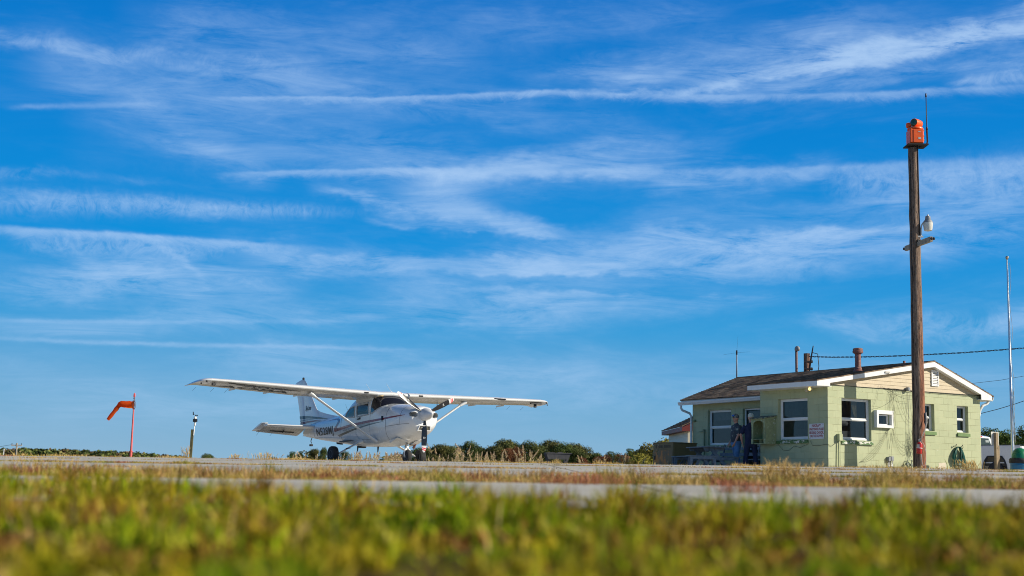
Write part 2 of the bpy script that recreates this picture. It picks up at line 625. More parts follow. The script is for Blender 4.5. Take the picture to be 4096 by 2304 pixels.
M_soil = mat('soil', (0.1, 0.08, 0.04), 0.95, fn=soil_fn, spec=0.05)
M_conc = mat('concrete', (0.4, 0.38, 0.35), 0.85, fn=concrete_fn)
gx = [-3000, -600, -150, -60, -30, -15, -10, -5, 0, 5, 10, 15, 30, 60, 150, 600, 3000]
gy = [-300, -60, -10, -2, 0, 2, 4, 6, 8, 10, 13, 16, 20, 24, 28, 31, 32.5, 33, 33.5, 34, 34.5, 35, 35.5, 36, 37, 45, 60, 100, 300, 1200, 4000]
def zsoil(x, y):
    return ground_z(x, y) - 0.02
sheet('ground', 0, 0, gy, M_soil, xs=gx, zf=zsoil)
ax = [-60, -40, -25, -15, -10, -6, -3, 0, 3, 6, 10, 15, 25, 40, 60]
sheet('concrete_strip', 0, 0, [4.15, 5, 6, 7, 7.85], M_conc, xs=ax)
sheet('concrete_apron', 0, 0, [10.1, 11, 13, 16, 20, 24, 28, 31, 32.5, 33, 33.5, 34, 34.5, 35, 35.5, 36, 37, 41.0], M_conc, xs=ax)
sheet('concrete_paving', 0, 0, [41.02, 45, 50, 58], M_conc, xs=[-12, -6, 0, 3, 6, 10, 15, 25, 40, 60])

# ============================================================ grass (real blades)
def blades(name, n, region, hfun, wid, lean, mt, seed=1, seg=3, dens=None, zf=zsoil, bands=None):
    rg = np.random.default_rng(seed)
    x0, x1, y0, y1 = region
    px = rg.uniform(x0, x1, n)
    py = rg.uniform(y0, y1, n)
    if bands:
        bi = rg.integers(0, len(bands), n)
        py = np.array([bands[q][0] for q in bi]) + rg.normal(0, 1, n) * np.array([bands[q][1] for q in bi]) * .6
    if dens is not None:
        keep = rg.random(n) < np.array([dens(a, b) for a, b in zip(px, py)])
        px, py = px[keep], py[keep]
    n = len(px)
    clump = np.array([mnoise.noise(Vector((a * 3.1, b * 3.1, seed))) for a, b in zip(px, py)])
    h = np.array([hfun(a, b) for a, b in zip(px, py)]) * rg.uniform(0.45, 1.3, n) * (1 + 0.7 * clump)
    h = np.maximum(h, 0.008)
    z = np.array([zf(a, b) for a, b in zip(px, py)])
    ang = rg.uniform(0, 2 * PI, n)
    ln = rg.uniform(0.1, 1.0, n) ** 1.3 * lean
    dx, dy = np.cos(ang), np.sin(ang)
    fa = ang + PI / 2 + rg.normal(0, 0.7, n)
    wx, wy = np.cos(fa), np.sin(fa)
    w = wid * rg.uniform(0.5, 1.6, n)
    vs = []
    for s in range(seg):
        t = s / seg
        cx = px + dx * h * ln * t * t
        cy = py + dy * h * ln * t * t
        cz = z + h * t * (1 - 0.35 * ln * t)
        ww = w * (1 - 0.6 * t) / 2
        vs.append(np.stack([cx - wx * ww, cy - wy * ww, cz], 1))
        vs.append(np.stack([cx + wx * ww, cy + wy * ww, cz], 1))
    vs.append(np.stack([px + dx * h * ln, py + dy * h * ln, z + h * (1 - 0.35 * ln)], 1))
    k = 2 * seg + 1
    V = np.stack(vs, 1).reshape(-1, 3)
    me = bpy.data.meshes.new(name)
    nf = seg
    me.vertices.add(n * k)
    me.vertices.foreach_set('co', V.ravel())
    base = np.arange(n) * k
    loops, starts, tot = [], [], []
    quads = []
    for s in range(seg - 1):
        quads.append(np.stack([base + 2 * s, base + 2 * s + 1, base + 2 * s + 3, base + 2 * s + 2], 1))
    Q = np.concatenate(quads).ravel()
    T = np.stack([base + 2 * (seg - 1), base + 2 * (seg - 1) + 1, base + 2 * seg], 1).ravel()
    me.loops.add(len(Q) + len(T))
    me.loops.foreach_set('vertex_index', np.concatenate([Q, T]).astype(np.int32))
    nq, nt = len(Q) // 4, len(T) // 3
    me.polygons.add(nq + nt)
    me.polygons.foreach_set('loop_start', np.concatenate([np.arange(nq) * 4, len(Q) + np.arange(nt) * 3]).astype(np.int32))
    me.polygons.foreach_set('loop_total', np.concatenate([np.full(nq, 4), np.full(nt, 3)]).astype(np.int32))
    at = me.attributes.new('tone', 'FLOAT', 'POINT')
    at.data.foreach_set('value', np.repeat(rg.random(n), k).astype(np.float32))
    me.update()
    me.validate()
    me.materials.append(mt)
    o = bpy.data.objects.new(name, me)
    COL.objects.link(o)
    return o


def grass_mat(name, stops_a, stops_b, pscale=1.2, lo=0.42, hi=0.62, rough=0.6, third=None):
    def fn(B, tc, col, b):
        at = B.n('ShaderNodeAttribute', attribute_name='tone').outputs['Fac']
        c2 = B.noise(B.mapv(tc, scale=(1, .8, .0)), pscale * 5.5, 3, 0.6)
        at2 = B.m('ADD', B.m('MULTIPLY', at, 0.55), B.m('MULTIPLY', B.ss(c2, 0.35, 0.65), 0.45))
        p = B.noise(B.mapv(tc, scale=(1, 1, 0)), pscale, 4, 0.65)
        c = B.mix(B.ss(p, lo, hi), B.ramp(at2, stops_a), B.ramp(at2, stops_b))
        if third:
            p3 = B.noise(B.mapv(tc, loc=(5, 2, 0), scale=(1, 1, 0)), pscale * 2.2, 3, 0.6)
            c = B.mix(B.ss(p3, 0.52, 0.60), c, B.ramp(at2, third))
        return c
    m_ = mat(name, (0.1, 0.2, 0.03), 0.85, fn=fn, spec=0.08)
    t = m_.node_tree
    B = NB(t)
    b = t.nodes['Principled BSDF']
    src = b.inputs['Base Color'].links[0].from_socket
    tl = B.n('ShaderNodeBsdfTranslucent')
    t.links.new(src, tl.inputs[0])
    mx = B.n('ShaderNodeMixShader')
    mx.inputs[0].default_value = 0.22
    t.links.new(b.outputs[0], mx.inputs[1])
    t.links.new(tl.outputs[0], mx.inputs[2])
    t.links.new(mx.outputs[0], t.nodes['Material Output'].inputs[0])
    return m_


GREEN = [(0.0, (0.04, 0.07, 0.003)), (0.35, (0.13, 0.21, 0.005)), (0.65, (0.32, 0.41, 0.008)), (0.85, (0.62, 0.60, 0.04)), (1.0, (0.62, 0.56, 0.16))]
OLIVE = [(0.0, (0.06, 0.04, 0.003)), (0.35, (0.20, 0.15, 0.006)), (0.60, (0.50, 0.39, 0.015)), (0.85, (0.74, 0.57, 0.08)), (1.0, (0.70, 0.50, 0.22))]
RUST = [(0.0, (0.07, 0.03, 0.008)), (0.5, (0.26, 0.12, 0.02)), (1.0, (0.50, 0.28, 0.10))]
TAN = [(0.0, (0.26, 0.13, 0.035)), (0.4, (0.56, 0.36, 0.11)), (0.75, (0.72, 0.53, 0.21)), (1.0, (0.62, 0.42, 0.22))]
MIX2 = [(0.0, (0.08, 0.10, 0.008)), (0.4, (0.26, 0.27, 0.02)), (0.75, (0.50, 0.40, 0.08)), (1.0, (0.62, 0.46, 0.16))]
RED = [(0.0, (0.10, 0.03, 0.015)), (0.5, (0.38, 0.13, 0.07)), (1.0, (0.66, 0.34, 0.20))]
M_g1 = grass_mat('near_grass', GREEN, OLIVE, 1.9, 0.44, 0.56, third=RUST)
M_g2 = grass_mat('strip_grass', MIX2, TAN, 1.1, 0.40, 0.55, third=RED)
M_g3 = grass_mat('dry_grass', TAN, TAN, 1.0)
M_red_l = grass_mat('red_weed', RED, RED, 1.0)

def fedge(x):
    t = max(0.0, min(1.0, (-x - 0.5) / 1.2))
    t2 = max(0.0, min(1.0, (x - 0.2) / 0.9))
    return 4.95 - 0.45 * t2 + 1.3 * t * t + 0.20 * mnoise.noise(Vector((x * 2.3, 3.0, 0))) + 0.14 * mnoise.noise(Vector((x * 7.1, 9.0, 0)))

def cl(x, y, s=7.0, o=0.0):
    return mnoise.noise(Vector((x * s, y * s * 0.8, 4.2 + o))) + 0.5 * mnoise.noise(Vector((x * s * 2.3, y * s * 2, 8.1 + o)))

def d1(x, y):
    if y > fedge(x):
        return 0
    v = 1.0 if abs(x) < 0.43 * y + 0.25 else 0.3
    c = cl(x, y)
    return v * max(0.02, min(1.0, 0.40 + 3.0 * c))
def h1(x, y):
    return 0.050 * (0.62 + 0.38 * max(0, min(1, (y - 2.4) / 1.8))) * max(0.22, 1 + 1.7 * cl(x, y)) * (1 + 0.5 * max(0, cl(x, y, 2.0, 5)))
o = blades('grass', 250000, (-4.5, 4.5, 0.75, 6.2), h1, 0.0062, 1.5, M_g1, 11, 3, d1)
tag(o, 'blurred green and straw coloured lawn grass nearest the camera', 'grass', kind='stuff')
def d1b(x, y):
    if y > fedge(x) - 0.05:
        return 0
    return max(0, min(1, 0.3 + 2.0 * cl(x, y, 4.0, 3)))
o = blades('ground_leaves', 46000, (-4.5, 4.5, 0.75, 6.0), lambda x, y: 0.040, 0.018, 2.0, M_g1, 12, 3, d1b)
tag(o, 'broad low weed leaves mixed into the near grass', 'weeds', kind='stuff')
def d1c(x, y):
    return max(0, 0.25 + 1.4 * cl(x, y, 1.6, 9)) if y < fedge(x) + 0.9 else 0
o = blades('grass_stalks', 4200, (-4.5, 4.5, 2.2, 7.0), lambda x, y: 0.085, 0.0035, 0.7, M_g3, 13, 3, d1c)
tag(o, 'taller bleached grass stalks standing above the near lawn', 'grass', kind='stuff')

def d2(x, y):
    e0 = 7.84 + 0.10 * mnoise.noise(Vector((x * 1.7, 1.0, 4)))
    e1 = 10.1 + 0.5 * mnoise.noise(Vector((x * 0.8, 5.0, 2)))
    if y < e0 or y > e1:
        return 0
    v = 0.60 + 1.1 * cl(x, y, 1.9, 2)
    if abs(x) > 0.42 * y + 0.8:
        v *= 0.35
    return max(0.08, v)
def h2(x, y):
    t = max(0, min(1, (y - 7.85) / 2.2))
    return (0.030 + 0.052 * t) * max(.4, 1 + 0.9 * cl(x, y, 2.3, 6)) * (1.2 if x > 0.6 else 0.95)
o = blades('grass_strip', 210000, (-9, 9, 7.7, 10.8), h2, 0.0050, 1.05, M_g2, 21, 3, d2)
tag(o, 'tan, russet and green grass strip between the concrete slabs', 'grass', kind='stuff')
def d2b(x, y):
    return max(0, 0.1 + 1.5 * cl(x, y, 1.1, 12))
o = blades('seed_stalks', 7000, (-9, 9, 8.2, 10.4), lambda x, y: 0.115 if x > 0.9 else 0.085, 0.0050, 0.9, M_g3, 23, 3, d2b)
tag(o, 'straw coloured seed stalks rising from the grass strip', 'grass', kind='stuff')

# weeds growing out of the joints and along the apron edge
JO = [(12.6, 0.10), (17.0, 0.30), (24.0, 0.55), (30.6, 0.3)]
def d3(x, y):
    j, w = min(JO, key=lambda q: abs(q[0] - y))
    if abs(y - j - 0.45 * mnoise.noise(Vector((x * 0.3, j, 9)))) > w * 0.8:
        return 0.02
    return max(0.02, min(1, 0.35 + 1.8 * mnoise.noise(Vector((x * 0.33, j * 3.7, 2))) + 1.3 * mnoise.noise(Vector((x * 1.3, y * 1.5, 5)))))
def h3(x, y):
    return 0.022 + 0.05 * max(0, mnoise.noise(Vector((x * 1.1, y, 5)))) ** 1.2
o = blades('joint_weeds', 200000, (-13, 14.5, 12.2, 30), h3, 0.007, 1.7, M_g2, 31, 2, d3, zf=ground_z, bands=JO)
tag(o, 'dry weeds growing along the joints of the concrete apron', 'weeds', kind='stuff')

def d4(x, y):
    return 1.0 if mnoise.noise(Vector((x * 0.9, y * 0.2, 11))) > 0.12 else 0.04
o = blades('edge_weeds', 26000, (-22, 16, 32.2, 34.6), lambda x, y: 0.05 + 0.12 * max(0, mnoise.noise(Vector((x * 2.1, 2, 5)))) ** 1.5, 0.008, 0.9, M_g3, 41, 2, d4, zf=ground_z)
tag(o, 'sparse straw coloured weeds on the crest of the apron', 'weeds', kind='stuff')


def tuft(label, px_x, Y, h, n, seed, spread=0.10, group='dry grass tufts', mt=None):
    X = (px_x - 2048) / FPX * Y
    rg = random.Random(seed)
    mb = MB()
    tones = []
    for i in range(n):
        a_ = rg.uniform(0, 2 * PI)
        ln = rg.uniform(0.05, 0.55)
        hh = h * rg.uniform(0.45, 1.05)
        bx, by = rg.gauss(0, spread * 0.35), rg.gauss(0, spread * 0.35)
        pts = []
        for k in range(5):
            t = k / 4
            pts.append((bx + math.cos(a_) * ln * hh * t * t, by + math.sin(a_) * ln * hh * t * t, hh * t * (1 - 0.25 * ln * t)))
        w = rg.uniform(0.0009, 0.0018) * max(1, Y / 12)
        n0 = len(mb.v)
        mb.tube(pts, [w, w, w * 1.2, w * 1.9, w * 0.2], 3)
        tones += [rg.uniform(.25, 1)] * (len(mb.v) - n0)
    o = mb.build('grass_tuft', mt or M_g3, smooth='all')
    o.data.attributes.new('tone', 'FLOAT', 'POINT').data.foreach_set('value', tones)
    o.location = (X, Y, ground_z(X, Y) - 0.01)
    return tag(o, label, 'grass', group)
tuft('pale dry grass tuft in front of the shaded green wall, leftmost of the tall tufts', 3070, 9.4, 0.16, 60, 1)
tuft('tall fanned straw grass tuft below the wall window with peeling sill', 3130, 9.6, 0.20, 60, 2)
tuft('upright straw grass tuft just left of the white warning sign', 3185, 9.5, 0.17, 60, 3)
tuft('thin pale grass tuft below the white warning sign', 3250, 9.7, 0.16, 50, 4)
tuft('reddish low tuft in front of the lit wall corner', 3290, 9.3, 0.10, 60, 5)
tuft('dark spiky weed clump on the concrete near the coiled hose', 3872, 25.5, 0.24, 90, 6, 0.35, 'weed clumps on the apron')
tuft('small weed clump on the concrete at the foot of the wooden pole', 3760, 27, 0.10, 50, 7, 0.4, 'weed clumps on the apron')
tuft('low brown weed clump on the apron left of the wooden pole', 3640, 24, 0.09, 60, 8, 0.5, 'weed clumps on the apron')
tuft('sprawling dry weed on the apron below the aircraft tailplane', 1072, 30, 0.20, 50, 9, 0.4, 'weed clumps on the apron')
tuft('wispy weed standing at the apron crest left of the aircraft tail', 965, 32, 0.14, 30, 10, 0.2, 'weed clumps on the apron')
tuft('tall thin weed beside the wooden weather post', 770, 33, 0.32, 22, 11, 0.15, 'weed clumps on the apron')
tuft('long bent straw stalks in front of the far tree line on the left', 115, 14, 0.16, 26, 12, 0.3, 'dry grass tufts')
tuft('slanting straw stalks left of the windsock base', 270, 13, 0.11, 24, 13, 0.3, 'dry grass tufts')
tuft('red leaved grass clump in the middle of the near grass edge', 2330, 7.7, 0.085, 170, 14, 0.35, 'red leaved weeds', M_red_l)
tuft('dark red weed clump on the near paved strip right of the middle', 3010, 6.3, 0.07, 130, 15, 0.25, 'red leaved weeds', M_red_l)

# ============================================================ reeds
def reeds():
    rg = random.Random(5)
    mb = MB()
    def at(px, Y):
        return (px - 2048) / FPX * Y
    spans = [(1300, 1420, 10, 0.2), (1420, 1640, 70, 0.26), (1690, 2180, 95, 0.55), (2180, 2640, 26, 0.40), (1180, 1300, 8, .2), (2640, 2720, 14, .7)]
    for a_, b_, n, hv in spans:
        for i in range(n):
            Y = rg.uniform(46, 60)
            X = at(rg.uniform(a_, b_), Y)
            z0 = ground_z(X, Y) - 0.02
            crest = 0.0142 * Y
            h = (crest - z0) + hv * rg.uniform(0.05, 1.0) ** 1.8 + 0.04
            a0 = rg.uniform(0, 2 * PI)
            l = rg.uniform(0, 0.26) * h
            top = Vector((X + math.cos(a0) * l, Y + math.sin(a0) * l, z0 + h))
            mb.cur = 0
            mb.tube([(X, Y, z0), (X + (top.x - X) * .3, Y, z0 + h * .6), top], [0.003, 0.003, 0.002], 3)
            mb.cur = 1
            L = rg.uniform(0.20, 0.36)
            for k in range(60):
                t = rg.random()
                w = 0.10 * (1 - t) ** 0.8 * min(1, t * 5 + .15)
                c = top - Vector(((top.x - X) * 1.2 * (1 - t), 0, L * (1 - t)))
                a1 = rg.uniform(0, 2 * PI)
                d = Vector((math.cos(a1) * w, math.sin(a1) * w, rg.uniform(0.01, 0.05)))
                s = Vector((-math.sin(a1), math.cos(a1), 0)) * 0.014
                mb.add([c - s, c + s, c + d + s * .3, c + d - s * .3], [(0, 1, 2, 3)])
            mb.cur = 0
            for k in range(4):
                t = rg.uniform(0.1, 0.75)
                c = Vector((X, Y, z0 + h * t))
                a1 = rg.uniform(0, 2 * PI)
                d = Vector((math.cos(a1) * .2, math.sin(a1) * .2, rg.uniform(-.05, .2)))
                s = Vector((0, 0, 0.012))
                mb.add([c - s, c + s, c + d], [(0, 1, 2)])
    M_st = mat('reed_stalk', (0.34, 0.28, 0.10), 0.8)
    M_pl = mat('reed_plume', (0.66, 0.52, 0.33), 0.9)
    o = mb.build('reeds', [M_st, M_pl], fix=False)
    tag(o, 'feathery tan reed plumes along the far edge of the apron', 'reeds', kind='stuff')
reeds()

# ============================================================ trees
def leaf_mat(name, c1, c2, c3):
    def fn(B, tc, col, b):
        at = B.n('ShaderNodeAttribute', attribute_name='tone').outputs['Fac']
        oi = B.n('ShaderNodeObjectInfo').outputs['Random']
        c = B.ramp(at, [(0.0, c1), (0.55, c2), (1.0, c3)])
        hs = B.n('ShaderNodeHueSaturation')
        B.put(hs.inputs['Hue'], B.lin(oi, 0, 1, 0.485, 0.51))
        B.put(hs.inputs['Value'], B.lin(oi, 0, 1, 0.8, 1.2))
        B.put(hs.inputs['Color'], c)
        return hs.outputs[0]
    return mat(name, c2, 0.75, fn=fn, spec=0.25)
L_dark = leaf_mat('leaves_dark', (0.020, 0.036, 0.008), (0.070, 0.098, 0.020), (0.19, 0.20, 0.05))
L_mid = leaf_mat('leaves_mid', (0.032, 0.042, 0.010), (0.095, 0.105, 0.026), (0.23, 0.20, 0.065))
L_rust = leaf_mat('leaves_rust', (0.05, 0.022, 0.010), (0.17, 0.065, 0.025), (0.36, 0.15, 0.06))
L_brown = leaf_mat('leaves_brown', (0.08, 0.05, 0.025), (0.15, 0.10, 0.05), (0.24, 0.18, 0.09))
L_yel = leaf_mat('leaves_yellow', (0.10, 0.09, 0.01), (0.27, 0.24, 0.035), (0.46, 0.38, 0.09))
L_pine = leaf_mat('needles', (0.03, 0.055, 0.010), (0.09, 0.13, 0.02), (0.22, 0.27, 0.05))
M_bark = mat('bark', (0.13, 0.10, 0.07), 0.9, bump=0.8, bscale=12)


def crown_mesh(name, H, W, leaf, n, seed, mt, base=0.22, lobes=11, flat=0.75, hollow=0.55):
    """crown of leaf clumps on a tapered trunk with limbs; unit: metres"""
    rg = random.Random(seed)
    L = []
    for i in range(lobes):
        t = rg.random()
        zc = H * (base + 0.12 + (1 - base - 0.22) * t)
        rr = W / 2 * (0.75 * math.sin(PI * min(1, 0.25 + 0.7 * t)) ** 0.7)
        a_ = rg.uniform(0, 2 * PI)
        d = rr * rg.uniform(0.35, 0.95)
        L.append((Vector((math.cos(a_) * d, math.sin(a_) * d, zc)), W * rg.uniform(0.16, 0.27)))
    L.append((Vector((0, 0, H * 0.83)), W * 0.2))
    L.append((Vector((0, 0, H * 0.55)), W * 0.27))
    vs, fs, tone = [], [], []
    wsum = [r * r for _, r in L]
    for i in range(n):
        c, r = rg.choices(L, wsum)[0]
        v = Vector((rg.gauss(0, 1), rg.gauss(0, 1), rg.gauss(0, 1))).normalized()
        rad = r * (rg.uniform(hollow, 1.0)) * (1 + 0.35 * mnoise.noise((c + v * r) * (2.2 / W * 3)))
        p = c + Vector((v.x * rad, v.y * rad, v.z * rad * flat))
        nrm = (v + Vector((rg.gauss(0, .8), rg.gauss(0, .8), rg.gauss(0, .8)))).normalized()
        s = nrm.cross(Vector((rg.gauss(0, 1), rg.gauss(0, 1), rg.gauss(0, 1)))).normalized()
        u = nrm.cross(s)
        q = leaf * rg.uniform(0.5, 1.3)
        o = len(vs)
        vs += [p - s * q * .5, p + u * q * .45, p + s * q * .5, p - u * q * .5]
        fs.append((o, o + 1, o + 2, o + 3))
        tn = min(1, max(0, rg.gauss(0.5 + 0.5 * mnoise.noise(p * (4.5 / W)), 0.2)))
        tone += [tn] * 4
    me = bpy.data.meshes.new(name)
    me.from_pydata([tuple(q) for q in vs], [], fs)
    at = me.attributes.new('tone', 'FLOAT', 'POINT')
    at.data.foreach_set('value', tone)
    me.materials.append(mt)
    tb = MB()
    tb.tube([(0, 0, -0.3), (0.05 * W * .1, 0, H * .3), (0, 0.02 * W, H * .6), (0, 0, H * .85)], [W * .035, W * .026, W * .016, W * .005], 8)
    for c, r in L[:7]:
        z0 = max(H * 0.15, c.z - H * .22)
        tb.tube([(0, 0, z0), (c.x * .5, c.y * .5, (z0 + c.z) * .5), tuple(c)], [W * .014, W * .010, W * .004], 5)
    to = tb.build('trunk', M_bark, smooth='all')
    tm = to.data
    bpy.data.objects.remove(to)
    return me, tm


TREES = {}
def kind_of(key, *args, **kw):
    TREES[key] = crown_mesh(key + '_crown', *args, **kw)
kind_of('oak_a', 13, 11, 0.30, 11000, 1, L_dark)
kind_of('oak_b', 12, 10, 0.30, 10000, 2, L_mid, lobes=13)
kind_of('oak_c', 14, 10, 0.30, 10000, 3, L_dark, lobes=9)
kind_of('rust', 10, 9, 0.28, 6000, 4, L_rust)
kind_of('brown', 11, 9, 0.40, 2400, 5, L_brown, hollow=0.2)
kind_of('yellow', 5, 5.5, 0.20, 5200, 6, L_yel, base=0.05, lobes=14)
kind_of('pine', 13, 8, 0.26, 7000, 7, L_pine, base=0.38, lobes=12, flat=0.55)
kind_of('pine_near', 7.5, 4.6, 0.15, 9000, 8, L_pine, base=0.12, lobes=22, flat=0.6)
kind_of('bush', 5, 8, 0.4, 2400, 9, L_mid, base=0.0, lobes=9, flat=.7)
NAMES = {'oak_a': 'oak_tree', 'oak_b': 'oak_tree', 'oak_c': 'oak_tree', 'rust': 'maple_tree', 'brown': 'bare_tree', 'yellow': 'shrub', 'pine': 'pine_tree', 'pine_near': 'pine_tree', 'bush': 'bush'}
HT = {'oak_a': 13, 'oak_b': 12, 'oak_c': 14, 'rust': 10, 'brown': 11, 'yellow': 5, 'pine': 13, 'pine_near': 7.5, 'bush': 5}

def horizon_slope(px, py):
    """elevation slope z/y seen at a photo position"""
    c, s = math.cos(ROL), math.sin(ROL)
    fw = Vector((0, math.cos(PIT), math.sin(PIT)))
    up0 = Vector((0, -math.sin(PIT), math.cos(PIT)))
    rt = Vector((1, 0, 0))
    v = fw + (c * rt + s * up0) * ((px - 2048) / FPX) - (-s * rt + c * up0) * ((py - 1152) / FPX)
    return v.x / v.y, v.z / v.y


def tree(key, px, py_top, Y, label, group=None, wscale=1.0, rz=None):
    sx, sz = horizon_slope(px, py_top)
    X = sx * Y
    g = 0.4
    h = sz * Y - g
    s = h / HT[key]
    e = thing(NAMES[key], label, 'shrub' if key in ('yellow', 'bush') else 'tree', (X, Y, g), rz if rz is not None else (px * 1.7) % 6.28, group)
    e.scale = (s * wscale, s * wscale, s)
    cm, tm = TREES[key]
    for nm, me in (('crown', cm), ('trunk', tm)):
        o = bpy.data.objects.new(nm, me)
        COL.objects.link(o)
        o.parent = e
    return e

GF = 'trees of the far wood behind the reeds'
tree('pine', 1170, 1800, 480, 'leftmost round pine of the clump seen under the aircraft tailplane', 'pines under the aircraft tail', 1.0)
tree('pine', 1200, 1799, 470, 'second pine in the clump below the aircraft registration number', 'pines under the aircraft tail', 0.9)
tree('bush', 1235, 1806, 500, 'low green tree between two pine clumps under the tail', 'pines under the aircraft tail', 1.0)
tree('oak_b', 1262, 1795, 480, 'brownish green tree left of the bright green one near the main wheel', 'pines under the aircraft tail', 0.8)
tree('oak_a', 1294, 1790, 470, 'bright green round tree just left of the aircraft main wheel', 'pines under the aircraft tail', 0.75)
tree('oak_a', 1378, 1803, 470, 'dark green tree just right of the left main wheel under the belly', None, 0.9)
tree('oak_a', 834, 1815, 420, 'isolated low dome shaped dark green tree right of the weather post', None, 1.8)
tree('bush', 1090, 1829, 500, 'tiny distant bush left of the pine clump under the tail', None, 1.0)
tree('bush', 1540, 1828, 460, 'small green shrub between the main wheel and the nose wheel', None, 1.0)
tree('rust', 1575, 1819, 420, 'low rust coloured tree left of the nose wheel', 'rust coloured autumn trees', 1.3)
tree('rust', 1600, 1813, 410, 'taller rust and green tree touching the nose wheel outline', 'rust coloured autumn trees', 1.2)
FOREST = [
    ('oak_a', 1667, 1791, 'first dark oak right of the nose wheel'), ('oak_b', 1700, 1790, 'oak hidden behind the downward propeller blade'),
    ('oak_c', 1735, 1783, 'dark oak just right of the propeller tip'), ('oak_b', 1768, 1777, 'lighter open oak, second right of the propeller tip'),
    ('oak_b', 1806, 1783, 'mid green oak below the right wing strut'), ('oak_c', 1838, 1778, 'narrow dark oak left of the tallest crown right of the propeller'),
    ('oak_a', 1878, 1764, 'tall broad oak below the wing tip half, left of the bare tree'), ('oak_c', 1915, 1776, 'dark oak on the right shoulder of the tall broad oak'),
    ('brown', 1950, 1790, 'leafless greyish brown tree in the dip of the wood'), ('oak_b', 1986, 1782, 'brown green oak left of the rust tree'),
    ('oak_b', 2017, 1758, 'tallest olive oak behind the rust coloured tree'), ('oak_a', 2060, 1768, 'dark oak behind the right part of the rust coloured tree'),
    ('oak_a', 2113, 1763, 'big dark green oak right of the rust coloured tree'), ('oak_c', 2160, 1765, 'dark oak above the left end of the upturned bench'),
    ('oak_b', 2207, 1761, 'tallest oak directly above the upturned bench'), ('oak_a', 2250, 1770, 'oak above the right end of the upturned bench'),
    ('oak_b', 2294, 1774, 'olive oak right of the upturned bench'), ('oak_b', 2330, 1787, 'lower oak on the falling right edge of the wood'),
    ('oak_a', 2310, 1800, 'bright green round tree in front of the right edge of the wood'), ('oak_c', 2384, 1801, 'small pointed tree right of the wood edge'),
    ('oak_b', 2360, 1812, 'short green tree at the foot of the pointed tree'), ('pine', 2434, 1798, 'round topped pine in the low gap of the tree line'),
    ('oak_a', 2470, 1812, 'low dark tree right of the round topped pine'), ('pine', 2524, 1786, 'large round pine left of the yellow shrub'),
    ('oak_b', 2560, 1800, 'green tree between the round pine and the yellow shrub'),
]
for i, (k, px, py, lb) in enumerate(FOREST):
    tree(k, px, py, 440 + (i % 3) * 14, lb, GF, 1.2 if k != 'pine' else 1.0)
tree('rust', 2052, 1789, 425, 'bright rust red tree in front of the dark oaks', 'rust coloured autumn trees', 1.05)
tree('rust', 2490, 1816, 430, 'small rust tree in the gap left of the large round pine', 'rust coloured autumn trees', 1.0)
tree('rust', 2410, 1822, 430, 'dull rust tree left of the round topped pine', 'rust coloured autumn trees', 1.1)
tree('rust', 2330, 1828, 380, 'low reddish brown tree at the foot of the bright green round tree', 'rust coloured autumn trees', 0.8)
tree('yellow', 2588, 1775, 150, 'yellow green shrub left of the brown metal cabinet, lower of two', 'yellow green shrubs', 1.0)
tree('yellow', 2650, 1757, 140, 'yellow green shrub behind the brown metal cabinet, taller of two', 'yellow green shrubs', 1.1)
tree('yellow', 2570, 1815, 130, 'low yellow shrub at the foot of the large round pine', 'yellow green shrubs', 1.2)
tree('pine_near', 3950, 1699, 130, 'bushy pine standing behind the pickup cab next to the wall', 'pines behind the pickup', 1.2)
tree('pine_near', 4018, 1706, 135, 'spiky pine between the sign plate and the flagpole', 'pines behind the pickup', 1.15)
tree('pine_near', 3985, 1730, 140, 'lower pine behind the wooden sign post', 'pines behind the pickup', 1.3)
tree('pine_near', 4070, 1728, 138, 'dark pine right of the flagpole base', 'pines behind the pickup', 1.3)
tree('pine_near', 4105, 1690, 128, 'tall pine cut by the right edge of the photo', 'pines behind the pickup', 1.2)
tree('oak_a', 4040, 1750, 150, 'dark green tree mass low behind the flagpole', 'pines behind the pickup', 1.4)
tree('oak_a', 4000, 1752, 152, 'dark green tree filling the gap behind the sign plate', 'pines behind the pickup', 1.4)

